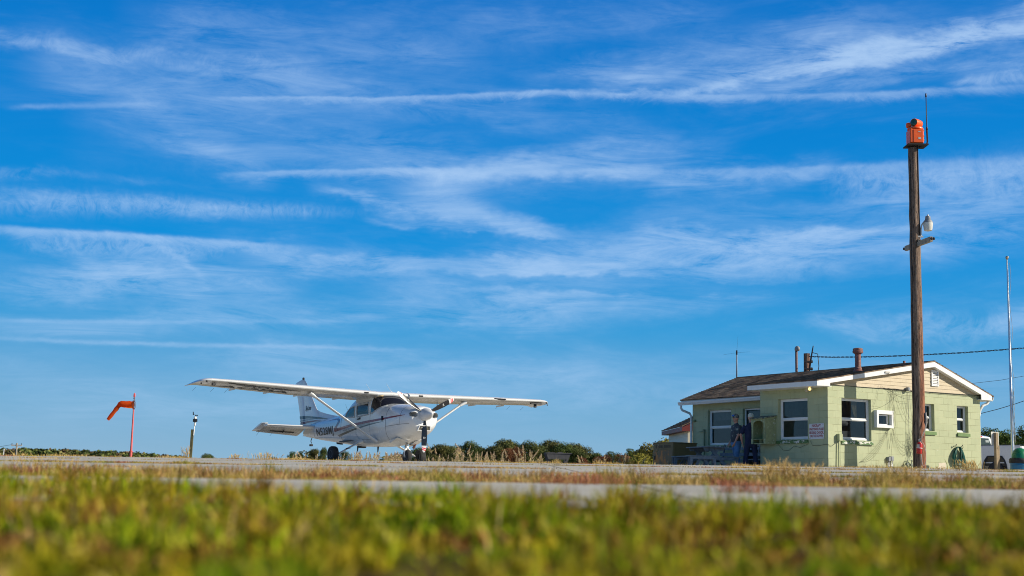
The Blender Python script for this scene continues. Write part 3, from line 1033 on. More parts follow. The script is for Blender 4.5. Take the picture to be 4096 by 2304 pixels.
# far wood on the left: one mass
def far_wood():
    rg = random.Random(3)
    prof = [(-150, 1792), (0, 1795), (110, 1793), (250, 1797), (400, 1801), (520, 1807), (620, 1815), (700, 1821), (745, 1829), (790, 1836)]
    xs_, ys_ = zip(*prof)
    mbs = {0: [], 1: [], 2: []}
    vs, fs, tone, mi = [], [], [], []
    Y0 = 800
    px = -150.0
    while px < 775:
        py = np.interp(px, xs_, ys_) + rg.gauss(0, 1.6)
        Y = Y0 + rg.uniform(-25, 25)
        sx, sz = horizon_slope(px, py)
        X, top = sx * Y, sz * Y
        W = rg.uniform(9, 15)
        k = rg.choices([0, 1, 2], [10, 4, 4])[0]
        n = 420
        for i in range(n):
            v = Vector((rg.gauss(0, 1), rg.gauss(0, 1), rg.gauss(0, 1))).normalized()
            p = Vector((X + v.x * W * .5, Y + v.y * W * .5, top - W * .38 + v.z * W * .38 - (rg.random() ** 2) * 6))
            nrm = (v + Vector((rg.gauss(0, .5), rg.gauss(0, .5), rg.gauss(0, .5)))).normalized()
            s = nrm.cross(Vector((0.3, 0.2, 1))).normalized()
            u = nrm.cross(s)
            q = rg.uniform(0.45, 1.2)
            o = len(vs)
            vs += [p - s * q, p + u * q, p + s * q, p - u * q]
            fs.append((o, o + 1, o + 2, o + 3))
            mi.append(k)
            tone += [rg.random()] * 4
        px += rg.uniform(10, 20)
    me = bpy.data.meshes.new('distant_wood')
    me.from_pydata([tuple(q) for q in vs], [], fs)
    me.attributes.new('tone', 'FLOAT', 'POINT').data.foreach_set('value', tone)
    for m_ in (L_dark, L_mid, L_brown):
        me.materials.append(m_)
    me.polygons.foreach_set('material_index', mi)
    o = bpy.data.objects.new('distant_wood', me)
    COL.objects.link(o)
    tag(o, 'long low line of distant woodland along the left horizon', 'wood', kind='stuff')
far_wood()
# ============================================================ airport office building
TH = 0.5279
BC = Vector((9.4498, 40.5421, 0.0))
GZ = 0.42
office = thing('airport_office', 'pale green painted block building with brown shingle roof and tan gable siding', 'building', BC, TH)


def b2w(a_, b_, z=0.0):
    return BC + Vector((math.cos(TH) * a_ - math.sin(TH) * b_, math.sin(TH) * a_ + math.cos(TH) * b_, z))


def block_fn(B, tc, col, b):
    x, y, z = B.sep(tc)
    uv = B.comb(B.m('SUBTRACT', x, y), B.m('ADD', z, -0.881 + 0.2032 * 10))
    br = B.n('ShaderNodeTexBrick', offset=0.5)
    B.put(br.inputs['Vector'], uv)
    for k, v in (('Scale', 1.0), ('Mortar Size', 0.007), ('Mortar Smooth', 0.35), ('Bias', 0.0), ('Brick Width', 0.4064), ('Row Height', 0.2032)):
        br.inputs[k].default_value = v
    br.inputs['Color1'].default_value = (0.395, 0.425, 0.240, 1)
    br.inputs['Color2'].default_value = (0.445, 0.470, 0.270, 1)
    br.inputs['Mortar'].default_value = (0.50, 0.50, 0.28, 1)
    fac = br.outputs['Fac']
    wob = B.noise(uv, 5.0, 3)
    # joints are only partly open: paint has bridged others
    part = B.ss(B.noise(uv, 1.9, 3, 0.6), 0.44, 0.6)
    c = B.mix(B.m('MULTIPLY', B.m('MULTIPLY', fac, B.lin(part, 0, 1, .25, 1)), 0.6), br.outputs[0], (0.20, 0.22, 0.11))
    st = B.noise(B.mapv(uv, scale=(1, 0.3, 1)), 3.0, 6, 0.7)
    c = B.mix(B.m('MULTIPLY', B.ss(st, 0.52, 0.75), 0.25), c, (0.26, 0.27, 0.13))
    pk = B.noise(uv, 11.0, 2, 0.5)
    c = B.mix(B.ss(pk, 0.755, 0.775), c, (0.62, 0.60, 0.50))
    c = B.mix(B.ss(B.noise(B.mapv(uv, loc=(7, 3, 0)), 13, 2), 0.74, 0.76), c, (0.13, 0.14, 0.09))
    low = B.m('MULTIPLY', B.ss(z, 0.95, 0.55), B.ss(wob, 0.35, 0.6))
    c = B.mix(B.m('MULTIPLY', low, 0.5), c, (0.25, 0.23, 0.15))
    rain = B.noise(B.mapv(uv, scale=(6, 0.5, 1)), 1.0, 5, 0.7)
    c = B.mix(B.m('MULTIPLY', B.ss(rain, 0.52, 0.74), 0.30), c, (0.24, 0.25, 0.15))
    bp = B.n('ShaderNodeBump')
    bp.inputs['Strength'].default_value = 0.55
    bp.inputs['Distance'].default_value = 0.012
    hgt = B.m('ADD', B.m('MULTIPLY', fac, B.m('MULTIPLY', B.lin(part, 0, 1, -0.3, -1.0), 1.0)), B.m('MULTIPLY', B.noise(uv, 60, 4), 0.15))
    B.put(bp.inputs['Height'], hgt)
    B.put(b.inputs['Normal'], bp.outputs[0])
    return c


def shingle_fn(B, tc, col, b):
    x, y, z = B.sep(tc)
    rows = B.m('FLOOR', B.m('MULTIPLY', x, 8.0))
    tab = B.n('ShaderNodeTexWhiteNoise', noise_dimensions='2D')
    off = B.m('MULTIPLY', B.m('FRACT', B.m('MULTIPLY', rows, 0.37)), 0.3)
    B.put(tab.inputs['Vector'], B.comb(rows, B.m('FLOOR', B.m('MULTIPLY', B.m('ADD', y, off), 3.6))))
    c = B.ramp(tab.outputs['Value'], [(0.0, (0.080, 0.048, 0.030)), (0.5, (0.20, 0.125, 0.078)), (1.0, (0.34, 0.235, 0.150))])
    c = B.mix(B.m('MULTIPLY', B.ss(B.noise(tc, 2.0, 5), 0.45, 0.7), 0.4), c, (0.14, 0.115, 0.065))
    c = B.mix(B.m('MULTIPLY', B.ss(B.noise(tc, 140, 2), 0.4, 0.7), 0.35), c, (0.25, 0.21, 0.17))
    return c


def peel_fn(dark, light):
    def fn(B, tc, col, b):
        f = B.noise(B.mapv(tc, scale=(1, 1, 1.6)), 9, 5, 0.6)
        return B.mix(B.ss(f, 0.55, 0.57), dark, light)
    return fn


M_block = mat('painted_block', (0.45, 0.48, 0.26), 0.62, fn=block_fn)
M_shingle = mat('shingles', (0.1, 0.07, 0.05), 0.95, fn=shingle_fn, bump=0.7, bscale=60)
M_white = mat('white_trim', (0.80, 0.79, 0.75), 0.45, var=0.03, dirt=((0.5, 0.47, 0.4), 4.0, 0.25))
M_vinyl = mat('tan_siding', (0.50, 0.40, 0.245), 0.5, var=0.05, dirt=((0.34, 0.28, 0.18), 3.0, 0.3))
M_cream = mat('cream_siding', (0.66, 0.60, 0.45), 0.5, var=0.04, dirt=((0.4, 0.36, 0.28), 3.0, 0.3))
M_gsill = mat('green_sill', (0.03, 0.1, 0.04), 0.6, fn=peel_fn((0.085, 0.17, 0.05), (0.66, 0.64, 0.55)))
M_gsill2 = mat('green_sill_sound', (0.13, 0.22, 0.065), 0.6, var=0.15, vscale=12)
M_dark = mat('dark_inside', (0.03, 0.03, 0.03), 0.9)
M_floor = mat('inside_floor', (0.05, 0.047, 0.04), 0.9)
M_blind = mat('window_blind', (0.45, 0.43, 0.38), 0.8, fn=lambda B, tc, col, b: B.mix(B.m('LESS_THAN', B.m('FRACT', B.m('MULTIPLY', B.sep(tc)[2], 28)), 0.25), col, (0.22, 0.21, 0.19)))
M_curtain = mat('curtain', (0.42, 0.34, 0.16), 0.9, var=0.3, vscale=14)
M_glass = glass_mat('window_glass', (0.62, 0.66, 0.68), 0.5, (0.012, 0.018, 0.022))
M_metal = mat('galvanised', (0.42, 0.43, 0.44), 0.4, metal=0.7)
M_black = mat('black_rubber', (0.018, 0.018, 0.02), 0.6)
M_rustpipe = mat('rust_painted_pipe', (0.22, 0.09, 0.07), 0.6, two=((0.35, 0.2, 0.16), 14, 0.5, 0.7))
M_greypaint = mat('grey_paint', (0.25, 0.26, 0.27), 0.55)
M_gbox = mat('green_box', (0.40, 0.43, 0.24), 0.6, var=0.15, vscale=9)


def wall(mb, org, udir, ndir, L, z0, z1, holes, th=0.2):
    """block wall panel with openings; org 2D, udir/ndir 2D unit vectors (ndir = outward)"""
    us = sorted(set([0, L] + [h[0] for h in holes] + [h[1] for h in holes]))
    zs = sorted(set([z0, z1] + [h[2] for h in holes] + [h[3] for h in holes]))
    def P(u, d, z):
        return (org[0] + udir[0] * u + ndir[0] * d, org[1] + udir[1] * u + ndir[1] * d, z)
    for i in range(len(us) - 1):
        for j in range(len(zs) - 1):
            um, zm = (us[i] + us[i + 1]) / 2, (zs[j] + zs[j + 1]) / 2
            if any(h[0] < um < h[1] and h[2] < zm < h[3] for h in holes):
                continue
            u0, u1, a_, b_ = us[i], us[i + 1], zs[j], zs[j + 1]
            mb.add([P(u0, 0, a_), P(u1, 0, a_), P(u1, 0, b_), P(u0, 0, b_)], [(0, 1, 2, 3)])
            mb.add([P(u0, -th, a_), P(u1, -th, a_), P(u1, -th, b_), P(u0, -th, b_)], [(3, 2, 1, 0)])
    for u0, u1, a_, b_ in holes:
        for q in ([(u0, a_), (u0, b_)], [(u0, b_), (u1, b_)], [(u1, b_), (u1, a_)], [(u1, a_), (u0, a_)]):
            (p, r), (s, t) = q
            mb.add([P(p, 0, r), P(s, 0, t), P(s, -th, t), P(p, -th, r)], [(0, 1, 2, 3)])


WIN = []


def window(org, udir, ndir, u0, u1, z0, z1, rec=0.10, fr=0.055, sill=None, mid=None, label=None, inner=None, sillz=0.085, door=False, sho=0.03):
    """double hung window: frame mesh > pane, sill"""
    def fnm(u, z, d):
        return (org[0] + udir[0] * u + ndir[0] * d, org[1] + udir[1] * u + ndir[1] * d, z)
    mid = mid if mid is not None else (z0 + z1) / 2
    mb = MB()
    def rect(a, b_, c, e, d0, d1):
        mb.prism([(a, c), (b_, c), (b_, e), (a, e)], fnm, d0, d1)
    d0, d1 = -rec - 0.05, -rec
    rect(u0 + .004, u0 + fr, z0 + .004, z1 - .004, d0, d1)
    rect(u1 - fr, u1 - .004, z0 + .004, z1 - .004, d0, d1)
    rect(u0 + fr, u1 - fr, z1 - fr, z1 - .004, d0, d1 - .001)
    rect(u0 + fr, u1 - fr, z0 + .004, z0 + fr, d0, d1 - .001)
    s = fr * 0.6
    if not door:
        rect(u0 + fr, u1 - fr, mid - 0.02, mid + 0.02, d0, d1 + .002)
        for a, b_, rr in ((z0 + fr, mid - .02, 0.028), (mid + .02, z1 - fr, 0.016)):
            rect(u0 + fr, u0 + fr + s, a, b_, d0, d1 - rr)
            rect(u1 - fr - s, u1 - fr, a, b_, d0, d1 - rr)
            rect(u0 + fr + s, u1 - fr - s, a, a + s, d0, d1 - rr - .001)
            rect(u0 + fr + s, u1 - fr - s, b_ - s * .7, b_, d0, d1 - rr - .001)
    o = mb.build('door' if door else 'window', M_white, office)
    if label:
        o['label'] = label
    g = MB()
    fsx = fr + s if not door else fr
    g.add([fnm(u0 + fsx, z0 + fr + s, -rec - .045), fnm(u1 - fsx, z0 + fr + s, -rec - .045), fnm(u1 - fsx, mid, -rec - .045), fnm(u0 + fsx, mid, -rec - .045)], [(0, 1, 2, 3)])
    g.add([fnm(u0 + fsx, mid, -rec - .03), fnm(u1 - fsx, mid, -rec - .03), fnm(u1 - fsx, z1 - fr - s * .7, -rec - .03), fnm(u0 + fsx, z1 - fr - s * .7, -rec - .03)], [(0, 1, 2, 3)])
    g.build('pane', M_glass, o)
    if sill:
        sm = MB()
        e = sho
        sm.prism([(u0 - e, z0 - .125), (u1 + e, z0 - .125), (u1 + e, z0 - .035), (u0 - e, z0 - .035)], fnm, -0.002, 0.055)
        vs = [fnm(u0 + .003, z0 - .034, .052), fnm(u1 - .003, z0 - .034, .052), fnm(u1 - .003, z0 + .01, -rec), fnm(u0 + .003, z0 + .01, -rec)]
        sm.add(vs, [(0, 1, 2, 3)])
        sm.build('sill', sill, o, fix=True)
    if inner == 'blind':
        bm_ = MB()
        bm_.prism([(u0 + .08, mid + .25), (u1 - .08, mid + .25), (u1 - .08, z1 - .04), (u0 + .08, z1 - .04)], fnm, -rec - .16, -rec - .15)
        bm_.build('blind', M_blind, o)
    if inner == 'curtains':
        for (c0, c1, sgn) in ((u0 + .03, u0 + .34, 1), (u0 + .62, u0 + .86, -1)):
            cm = MB()
            nn = 14
            rows = []
            for (z, f) in ((z1 - .03, 1.0), (z1 - .35, 0.72), (mid + .06, 0.28)):
                row = []
                for k in range(nn + 1):
                    t = k / nn
                    uu = c0 + (c1 - c0) * t * f if sgn > 0 else c1 - (c1 - c0) * (1 - t) * f
                    row.append(fnm(uu, z, -rec - .17 + .025 * math.sin(k * 1.9)))
                rows.append(row)
            cm.loft(rows, closed=False, caps=False)
            cm.build('curtain', M_curtain, o, smooth='all', fix=False)
    return o


GO, GU, GN = (0, 0), (1, 0), (0, -1)           # gable wall
FO, FU, FN = (0, 0), (0, 1), (-1, 0)           # bump-out front
MO, MU, MN = (2.11, 0), (0, 1), (-1, 0)        # set-back main front
ZT = 3.06
mb = MB()
wall(mb, GO, GU, GN, 6.55, GZ, 3.075, [(0.55, 1.755, 1.46, 2.71), (1.95, 2.44, 1.945, 2.285), (3.96, 4.47, 1.86, 2.70), (5.48, 5.995, 1.86, 2.70)])
wall(mb, FO, FU, FN, 3.03, GZ, 3.02, [(0.866, 2.19, 1.47, 2.72)])
wall(mb, (2.11, 3.03), MU, MN, 6.16, GZ, 2.93, [(7.02 - 3.03, 8.32 - 3.03, 1.435, 2.68), (5.45 - 3.03, 6.40 - 3.03, 0.55, 2.68)])
wall(mb, (0.0, 3.03), (1, 0), (0, 1), 2.11, GZ, 3.0, [])
wall(mb, (6.55, 0), (0, 1), (1, 0), 9.19, GZ, 2.93, [])
wall(mb, (2.11, 9.19), (1, 0), (0, 1), 4.44, GZ, 3.05, [])
mb.build('wall', M_block, office)
mb = MB()
mb.add([(0.2, 0.2, 0.52), (6.35, 0.2, 0.52), (6.35, 9.0, 0.52), (2.3, 9.0, 0.52), (2.3, 2.9, 0.52), (0.2, 2.9, 0.52)], [(0, 1, 2, 3, 4, 5)])
mb.add([(0.0, 0.0, 2.925), (6.5, 0.0, 2.925), (6.5, 9.1, 2.925), (2.2, 9.1, 2.925), (2.2, 2.95, 2.925), (0.0, 2.95, 2.925)], [(0, 1, 2, 3, 4, 5)])
mb.build('floor', M_floor, office)
mb = MB()
mb.box(2.25, 6.3, 3.2, 3.25, .53, 2.9)
mb.box(0.3, 1.9, 2.0, 2.08, .53, 1.28)
mb.build('partition', mat('inside_wall', (0.07, 0.075, 0.075), 0.9), office)
# white bowl-backed chairs seen behind the gable window
mb = MB()
for cx, zz in ((1.05, 1.98),):
    mb.lathe([(0.0, -.10), (.22, -.08), (.27, 0), (.24, .07), (.12, .13), (0.0, .14)], Matrix.Translation((cx, .55, zz)) @ Matrix.Scale(.55, 4, (0, 1, 0)), 16)
mb.prism([(.75, 1.75), (1.38, 1.75), (1.33, 1.45), (.8, 1.45)], lambda u, v, d: (u, d, v), .5, .54)
mb.build('chair_back', mat('office_chair', (0.40, 0.40, 0.41), 0.7), office)

W1 = window(GO, GU, GN, 0.55, 1.755, 1.46, 2.71, sill=M_gsill, mid=2.08, inner='curtains', label='large sunlit window with tied curtains and peeling green sill')
window(GO, GU, GN, 3.96, 4.47, 1.86, 2.70, sill=M_gsill2, mid=2.28, rec=0.12, fr=.045, label='narrow window half hidden behind the wooden pole')
window(GO, GU, GN, 5.48, 5.995, 1.86, 2.70, sill=M_gsill2, mid=2.27, rec=0.12, fr=.045, sho=.02, label='narrow window nearest the right end of the wall')
window(FO, FU, FN, 0.866, 2.19, 1.47, 2.72, sill=M_gsill, mid=2.09, label='shaded front window beside the warning sign')
window(MO, MU, MN, 7.02, 8.32, 1.435, 2.68, sill=M_gsill, mid=2.07, inner='blind', label='shaded window with half drawn blind')
window(MO, MU, MN, 5.45, 6.40, 0.55, 2.68, mid=1.6, door=True, label='white framed glass door behind the two men')

# boxed opening left by an air conditioner
mb = MB()
fx = lambda u, v, d: (u, -d, v)
for q in ([(1.878, 1.873), (2.575, 1.873), (2.575, 1.955), (1.878, 1.955)], [(1.878, 2.285), (2.575, 2.285), (2.575, 2.402), (1.878, 2.402)], [(1.878, 1.955), (1.955, 1.955), (1.955, 2.285), (1.878, 2.285)], [(2.50, 1.955), (2.575, 1.955), (2.575, 2.285), (2.50, 2.285)]):
    mb.prism(q, fx, 0.0, 0.12)
for q in ([(1.956, 1.956), (2.43, 1.956), (2.43, 1.99), (1.956, 1.99)], [(1.956, 2.235), (2.43, 2.235), (2.43, 2.27), (1.956, 2.27)], [(1.956, 1.99), (1.99, 1.99), (1.99, 2.235), (1.956, 2.235)], [(2.395, 1.99), (2.43, 1.99), (2.43, 2.235), (2.395, 2.235)]):
    mb.prism(q, fx, -.03, 0.02)
acw = mb.build('window', M_white, office)
acw['label'] = 'small square boxed window with deep white frame'
g = MB()
g.add([(1.99, -.0, 1.99), (2.395, -.0, 1.99), (2.395, -.0, 2.235), (1.99, -.0, 2.235)], [(0, 1, 2, 3)])
g.build('pane', M_glass, acw)

# gable siding: real lapped courses
def lap(mb, poly, z0, z1, step, fnm, proud=0.014):
    def span(z):
        xs = []
        n = len(poly)
        for i in range(n):
            (x0, a_), (x1, b_) = poly[i], poly[(i + 1) % n]
            if (a_ - z) * (b_ - z) < 0 or a_ == z:
                t = (z - a_) / (b_ - a_) if b_ != a_ else 0
                xs.append(x0 + (x1 - x0) * t)
        return (min(xs), max(xs)) if len(xs) >= 2 else None
    z = z0
    while z < z1 - 1e-4:
        zt = min(z + step, z1)
        s0, s1 = span(z + 1e-4), span(zt - 1e-4)
        if s0 and s1:
            mb.add([fnm(s0[0], z, proud), fnm(s0[1], z, proud), fnm(s1[1], zt, 0.002), fnm(s1[0], zt, 0.002)], [(0, 1, 2, 3)])
            mb.add([fnm(s0[0], z, 0), fnm(s0[1], z, 0), fnm(s0[1], z, proud), fnm(s0[0], z, proud)], [(0, 1, 2, 3)])
        z = zt
mb = MB()
gp = [(-0.06, 3.075), (6.47, 3.075), (4.34, 3.885), (0.0, 3.13)]
lap(mb, gp, 3.078, 3.885, 0.1135, fx)
mb.build('gable_siding', M_vinyl, office, fix=False)
mb = MB()
gp2 = [(2.11, 3.0), (6.55, 3.0), (4.34, 3.85)]
lap(mb, gp2, 3.0, 3.85, 0.1135, lambda u, v, d: (u, 9.19 + d, v))
mb.build('gable_siding', M_vinyl, office, fix=False)
# dark drip line under the siding
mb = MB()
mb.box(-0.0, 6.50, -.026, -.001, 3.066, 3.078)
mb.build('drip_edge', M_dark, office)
# louvred vent
mb = MB()
for q in ([(4.345, 3.262), (4.665, 3.262), (4.665, 3.295), (4.345, 3.295)], [(4.345, 3.72), (4.665, 3.72), (4.665, 3.757), (4.345, 3.757)], [(4.345, 3.295), (4.385, 3.295), (4.385, 3.72), (4.345, 3.72)], [(4.63, 3.295), (4.665, 3.295), (4.665, 3.72), (4.63, 3.72)]):
    mb.prism(q, fx, 0, .045)
for k in range(8):
    z = 3.302 + k * .052
    mb.add([fx(4.385, z, .04), fx(4.63, z, .04), fx(4.63, z + .045, .012), fx(4.385, z + .045, .012)], [(0, 1, 2, 3)])
mb.build('louvre_vent', M_white, office, fix=False)

# roof: stepped shingle courses
def roof_plane(mb, a0, z0, a1, z1, b0, b1, step=0.125, lip=0.016, th=0.03):
    L = math.hypot(a1 - a0, z1 - z0)
    n = max(1, int(L / step))
    sa, sz = (a1 - a0) / L, (z1 - z0) / L
    nx, nz = (-sz, sa) if sa > 0 else (sz, -sa)
    bs = [b0 + (b1 - b0) * i / 40 for i in range(41)]
    rg = random.Random(int(a0 * 100))
    for i in range(n):
        t0, t1 = L * i / n, L * (i + 1) / n
        for j in range(40):
            h0 = lip + rg.uniform(-.003, .004)
            p = lambda t, b, h: (a0 + sa * t + nx * h, b, z0 + sz * t + nz * h)
            mb.add([p(t0, bs[j], h0), p(t0, bs[j + 1], h0), p(t1, bs[j + 1], .001), p(t1, bs[j], .001)], [(0, 1, 2, 3)])
            mb.add([p(t0, bs[j], -.002), p(t0, bs[j + 1], -.002), p(t0, bs[j + 1], h0), p(t0, bs[j], h0)], [(0, 1, 2, 3)])
    q = lambda t, b, h: (a0 + sa * t + nx * h, b, z0 + sz * t + nz * h)
    mb.add([q(0, b0, -th), q(0, b1, -th), q(L, b1, -th), q(L, b0, -th)], [(3, 2, 1, 0)])
    mb.add([q(0, b0, -th), q(L, b0, -th), q(L, b0, .004), q(0, b0, .004)], [(0, 1, 2, 3)])
    mb.add([q(0, b1, -th), q(L, b1, -th), q(L, b1, .004), q(0, b1, .004)], [(3, 2, 1, 0)])
    mb.add([q(0, b0, -th), q(0, b1, -th), q(0, b1, lip), q(0, b0, lip)], [(0, 1, 2, 3)])
mb = MB()
roof_plane(mb, 1.70, 3.07, 4.34, 4.035, 2.9, 9.41)
roof_plane(mb, 7.0, 3.065, 4.34, 4.035, -.19, 9.41)
roof_plane(mb, -.59, 3.175, 4.33, 4.038, -.19, 2.985)
mb.tube([(4.34, -.19, 4.03), (4.34, 9.42, 4.03)], .03, 6)
mb.build('roof', M_shingle, office, fix=False)

# fascia, rakes and soffits
mb = MB()
mb.prism([(-.56, 3.16), (-.56, 3.004), (-.073, 3.019), (-.073, 3.111), (4.337, 3.853), (6.412, 3.088), (6.412, 2.927), (6.90, 2.925), (6.90, 3.067), (4.342, 4.018)], fx, .164, .186)
mb.box(-.582, -.56, -.186, 2.96, 3.004, 3.158)
mb.box(-.56, 0.0, -.164, 2.96, 3.004, 3.02)
mb.box(6.40, 6.90, -.164, 9.38, 2.925, 2.94)
mb.box(6.88, 6.90, -.163, 9.38, 2.941, 3.06)
mb.box(1.76, 2.11, 3.03, 9.38, 2.915, 2.932)
mb.box(1.745, 1.765, 3.03, 9.39, 2.92, 3.06)
mb.prism([(1.745, 3.03), (4.34, 3.98), (6.9, 3.04), (6.9, 2.92), (6.5, 2.92), (4.34, 3.82), (2.1, 2.99), (2.1, 2.92), (1.745, 2.92)], lambda u, v, d: (u, 9.38 + d, v), 0, .02)
# rake soffit strips
mb.add([(-.073, -.164, 3.12), (-.073, 0, 3.12), (4.337, 0, 3.858), (4.337, -.164, 3.858)], [(0, 1, 2, 3)])
mb.add([(6.412, -.164, 3.095), (6.412, 0, 3.095), (4.337, 0, 3.858), (4.337, -.164, 3.858)], [(0, 1, 2, 3)])
mb.build('fascia', M_white, office)
mb = MB()
mb.box(2.17, 2.36, -.215, -.188, 3.535, 3.585)
mb.build('vent_cap', mat('aged_plastic', (0.45, 0.43, 0.38), .6), office)

# gutters and downspouts
def gutter(a_, sgn, b0, b1, z0, z1, name='gutter'):
    prof = [(0, 0), (0, -.115), (.06, -.125), (.085, -.075), (.105, -.04), (.105, -.005), (.095, -.005), (.093, -.035), (.055, -.11), (.01, -.10), (.01, 0)]
    mb = MB()
    mb.loft([[(a_ + sgn * p, b, z + q) for p, q in prof] for b, z in ((b0, z0), (b1, z1))])
    return mb.build(name, M_white, office)
g1 = gutter(1.742, -1, 3.03, 9.46, 3.035, 2.995)
mb = MB()
mb.tube([(1.69, 9.33, 2.90), (1.69, 9.33, 2.78), (1.74, 9.31, 2.70), (2.0, 9.22, 2.60), (2.055, 9.20, 2.50), (2.06, 9.20, 1.6), (2.06, 9.20, GZ)], .042, 8)
mb.build('downspout', M_white, office, smooth=50)
gutter(6.902, 1, -.17, 9.4, 3.03, 3.01)
mb = MB()
mb.tube([(6.95, .0, 2.90), (6.9, .0, 2.84), (6.72, .03, 2.76), (6.62, .06, 2.62), (6.6, .1, 2.4), (6.6, .1, GZ)], .045, 8)
mb.build('downspout', M_white, office, smooth=50)

# vent stack, service mast, ridge pipe
sa_ = (4.038 - 3.175) / 4.92
mb = MB()
Mz = Matrix.Translation((2.0, .765, 3.60))
mb.lathe([(.155, -.05), (.15, .05), (.115, .08), (.115, .13), (.095, .16), (.09, .55), (.11, .58), (.16, .60), (.165, .655), (.15, .67), (.155, .70), (.15, .735), (.10, .755), (.0, .76)], Mz, 20)
mb.build('vent_stack', M_rustpipe, office, smooth=30)
mb = MB()
mb.tube([(5.0, 6.87, 3.5), (5.0, 6.87, 4.93)], .045, 10)
o = mb.build('service_mast', mat('rusty_mast', (0.16, 0.09, 0.075), .7), office, smooth='all')
mb = MB()
mb.lathe([(.06, 0), (.085, .02), (.088, .08), (.075, .13), (.045, .165), (0, .175)], Matrix.Translation((4.98, 6.8, 4.90)) @ Matrix.Scale(1.5, 4, (0.3, 1, 0)), 14)
mb.build('weatherhead', M_greypaint, o, smooth='all')
mb = MB()
mb.tube([(4.3, 1.05, 3.98), (4.3, 1.05, 4.12)], .04, 10)
mb.build('vent_pipe', M_rustpipe, office, smooth='all')
mb = MB()
mb.tube([(4.34, 9.40, 4.0), (4.34, 9.40, 5.0)], [.026, .02], 8)
an = mb.build('antenna_mast', M_greypaint, office, smooth='all')
mb = MB()
mb.tube([(4.34, 9.40, 4.90), (4.34, 9.40, 5.06)], .03, 8)
for dx, dz in ((-.52, -.09), (.50, .05), (.05, .65)):
    mb.tube([(4.34, 9.40, 4.97), (4.34 + dx * .87, 9.40 - dx * .5, 4.97 + dz)], [.003, .002], 4)
mb.build('antenna', M_dark, an)

# paint patch on the block wall
mb = MB()
pp = [(4.60, GZ), (4.62, .60), (4.585, .73), (4.63, .80), (4.60, .86), (4.66, .885), (4.74, .87), (4.83, .893), (4.92, .885), (4.93, .80), (4.925, .66), (4.94, .5), (4.93, GZ)]
mb.prism(pp, fx, 0, .004)
mb.build('bare_patch', mat('bare_plaster', (0.62, 0.55, 0.42), .9, var=.1), office)

# utility fittings on the walls
def boxpart(name, mt, *boxes, bevel=.006, parent=office):
    mb = MB()
    for b_ in boxes:
        mb.box(*b_)
    return mb.build(name, mt, parent, bevel=bevel)
boxpart('meter_box', M_gbox, (.335, .475, -.12, 0, 1.42, 1.625))
mb = MB()
mb.tube([(.375, -.05, 1.42), (.372, -.05, 1.32), (.34, -.05, GZ)], .017, 6)
mb.tube([(.445, -.04, 1.42), (.42, -.04, GZ)], .011, 6)
mb.build('conduit', M_gbox, office, smooth='all')
boxpart('junction_box', M_greypaint, (2.37, 2.455, -.10, 0, .87, 1.005), (2.475, 2.58, -.10, 0, .885, 1.02))
mb = MB()
for a_ in (2.40, 2.44, 2.50, 2.56):
    mb.tube([(a_, -.05, .9), (a_, -.05, GZ)], .014, 6)
mb.build('conduit', M_metal, office, smooth='all')
mb = MB()
mb.tube([(3.14, -.08, .86), (3.20, -.08, .93), (3.36, -.08, .93), (3.42, -.08, .88), (3.42, -.08, GZ)], .013, 6)
mb.lathe([(.0, -.04), (.045, -.035), (.05, .02), (.04, .04), (0, .045)], Matrix.Translation((3.14, -.09, .80)) @ Matrix.Rotation(PI / 2, 4, 'X'), 12)
mb.lathe([(.0, -.04), (.045, -.03), (.05, .02), (0, .03)], Matrix.Translation((3.33, -.10, .78)) @ Matrix.Rotation(PI / 2, 4, 'X'), 12)
mb.tube([(3.33, -.10, .93), (3.33, -.10, GZ)], .012, 6)
mb.build('gas_meter', mat('meter_grey', (0.17, .19, .15), .6), office, smooth=40)
mb = MB()
mb.lathe([(0, -.05), (.06, -.05), (.065, -.04), (.065, .05), (.05, .065), (0, .065)], Matrix.Translation((3.25, -.07, 3.10)) @ Matrix.Rotation(PI / 2, 4, 'X') @ Matrix.Rotation(.2, 4, 'Y'), 16)
mb.build('security_camera', M_greypaint, office, smooth=40)
# pipe and bracket on the set-back wall
mb = MB()
mb.tube([(2.05, 8.44, GZ), (2.05, 8.44, 1.97), (2.05, 8.46, 2.0), (2.05, 8.50, 1.985)], .028, 8)
mb.box(2.03, 2.10, 8.46, 8.70, 1.915, 1.94)
mb.box(2.03, 2.10, 8.98, 9.10, 2.30, 2.36)
mb.build('conduit', mat('green_pipe', (0.20, 0.24, 0.12), .6), office, smooth=50)

# flood light under the eave (lit)
fl = MB()
fl.lathe([(.0, 0), (.05, 0), (.05, -.03), (0, -.035)], Matrix.Translation((-.10, .62, 3.00)), 12)
flo = fl.build('flood_light', mat('lamp_holder', (.62, .56, .42), .5), office, smooth=40)
def bulb(tip, d, lit):
    d = Vector(d).normalized()
    Mx = Matrix.Translation(tip) @ d.to_track_quat('Z', 'Y').to_matrix().to_4x4()
    m1 = MB()
    m1.lathe([(.018, -.17), (.022, -.10), (.030, -.07), (.052, -.015), (.054, 0), (.05, .004)], Mx, 14)
    m1.tube([(-.10, .62, 2.98), Vector(tip) - d * .16], .014, 6)
    b_ = m1.build('lamp', mat('lamp_holder', (.6, .55, .4), .5), flo, smooth=40)
    m2 = MB()
    m2.lathe([(.049, .005), (.04, .014), (.02, .019), (0, .02)], Mx, 14)
    m2.build('bulb', lit, b_, smooth='all')
M_lit = bpy.data.materials.new('lit_bulb')
M_lit.use_nodes = True
_b = M_lit.node_tree.nodes['Principled BSDF']
_b.inputs['Base Color'].default_value = (1, .8, .4, 1)
_b.inputs['Emission Color'].default_value = (1.0, .66, .22, 1)
_b.inputs['Emission Strength'].default_value = 1.6
bulb((-.22, .53, 2.955), (-.75, -.5, -.12), M_lit)
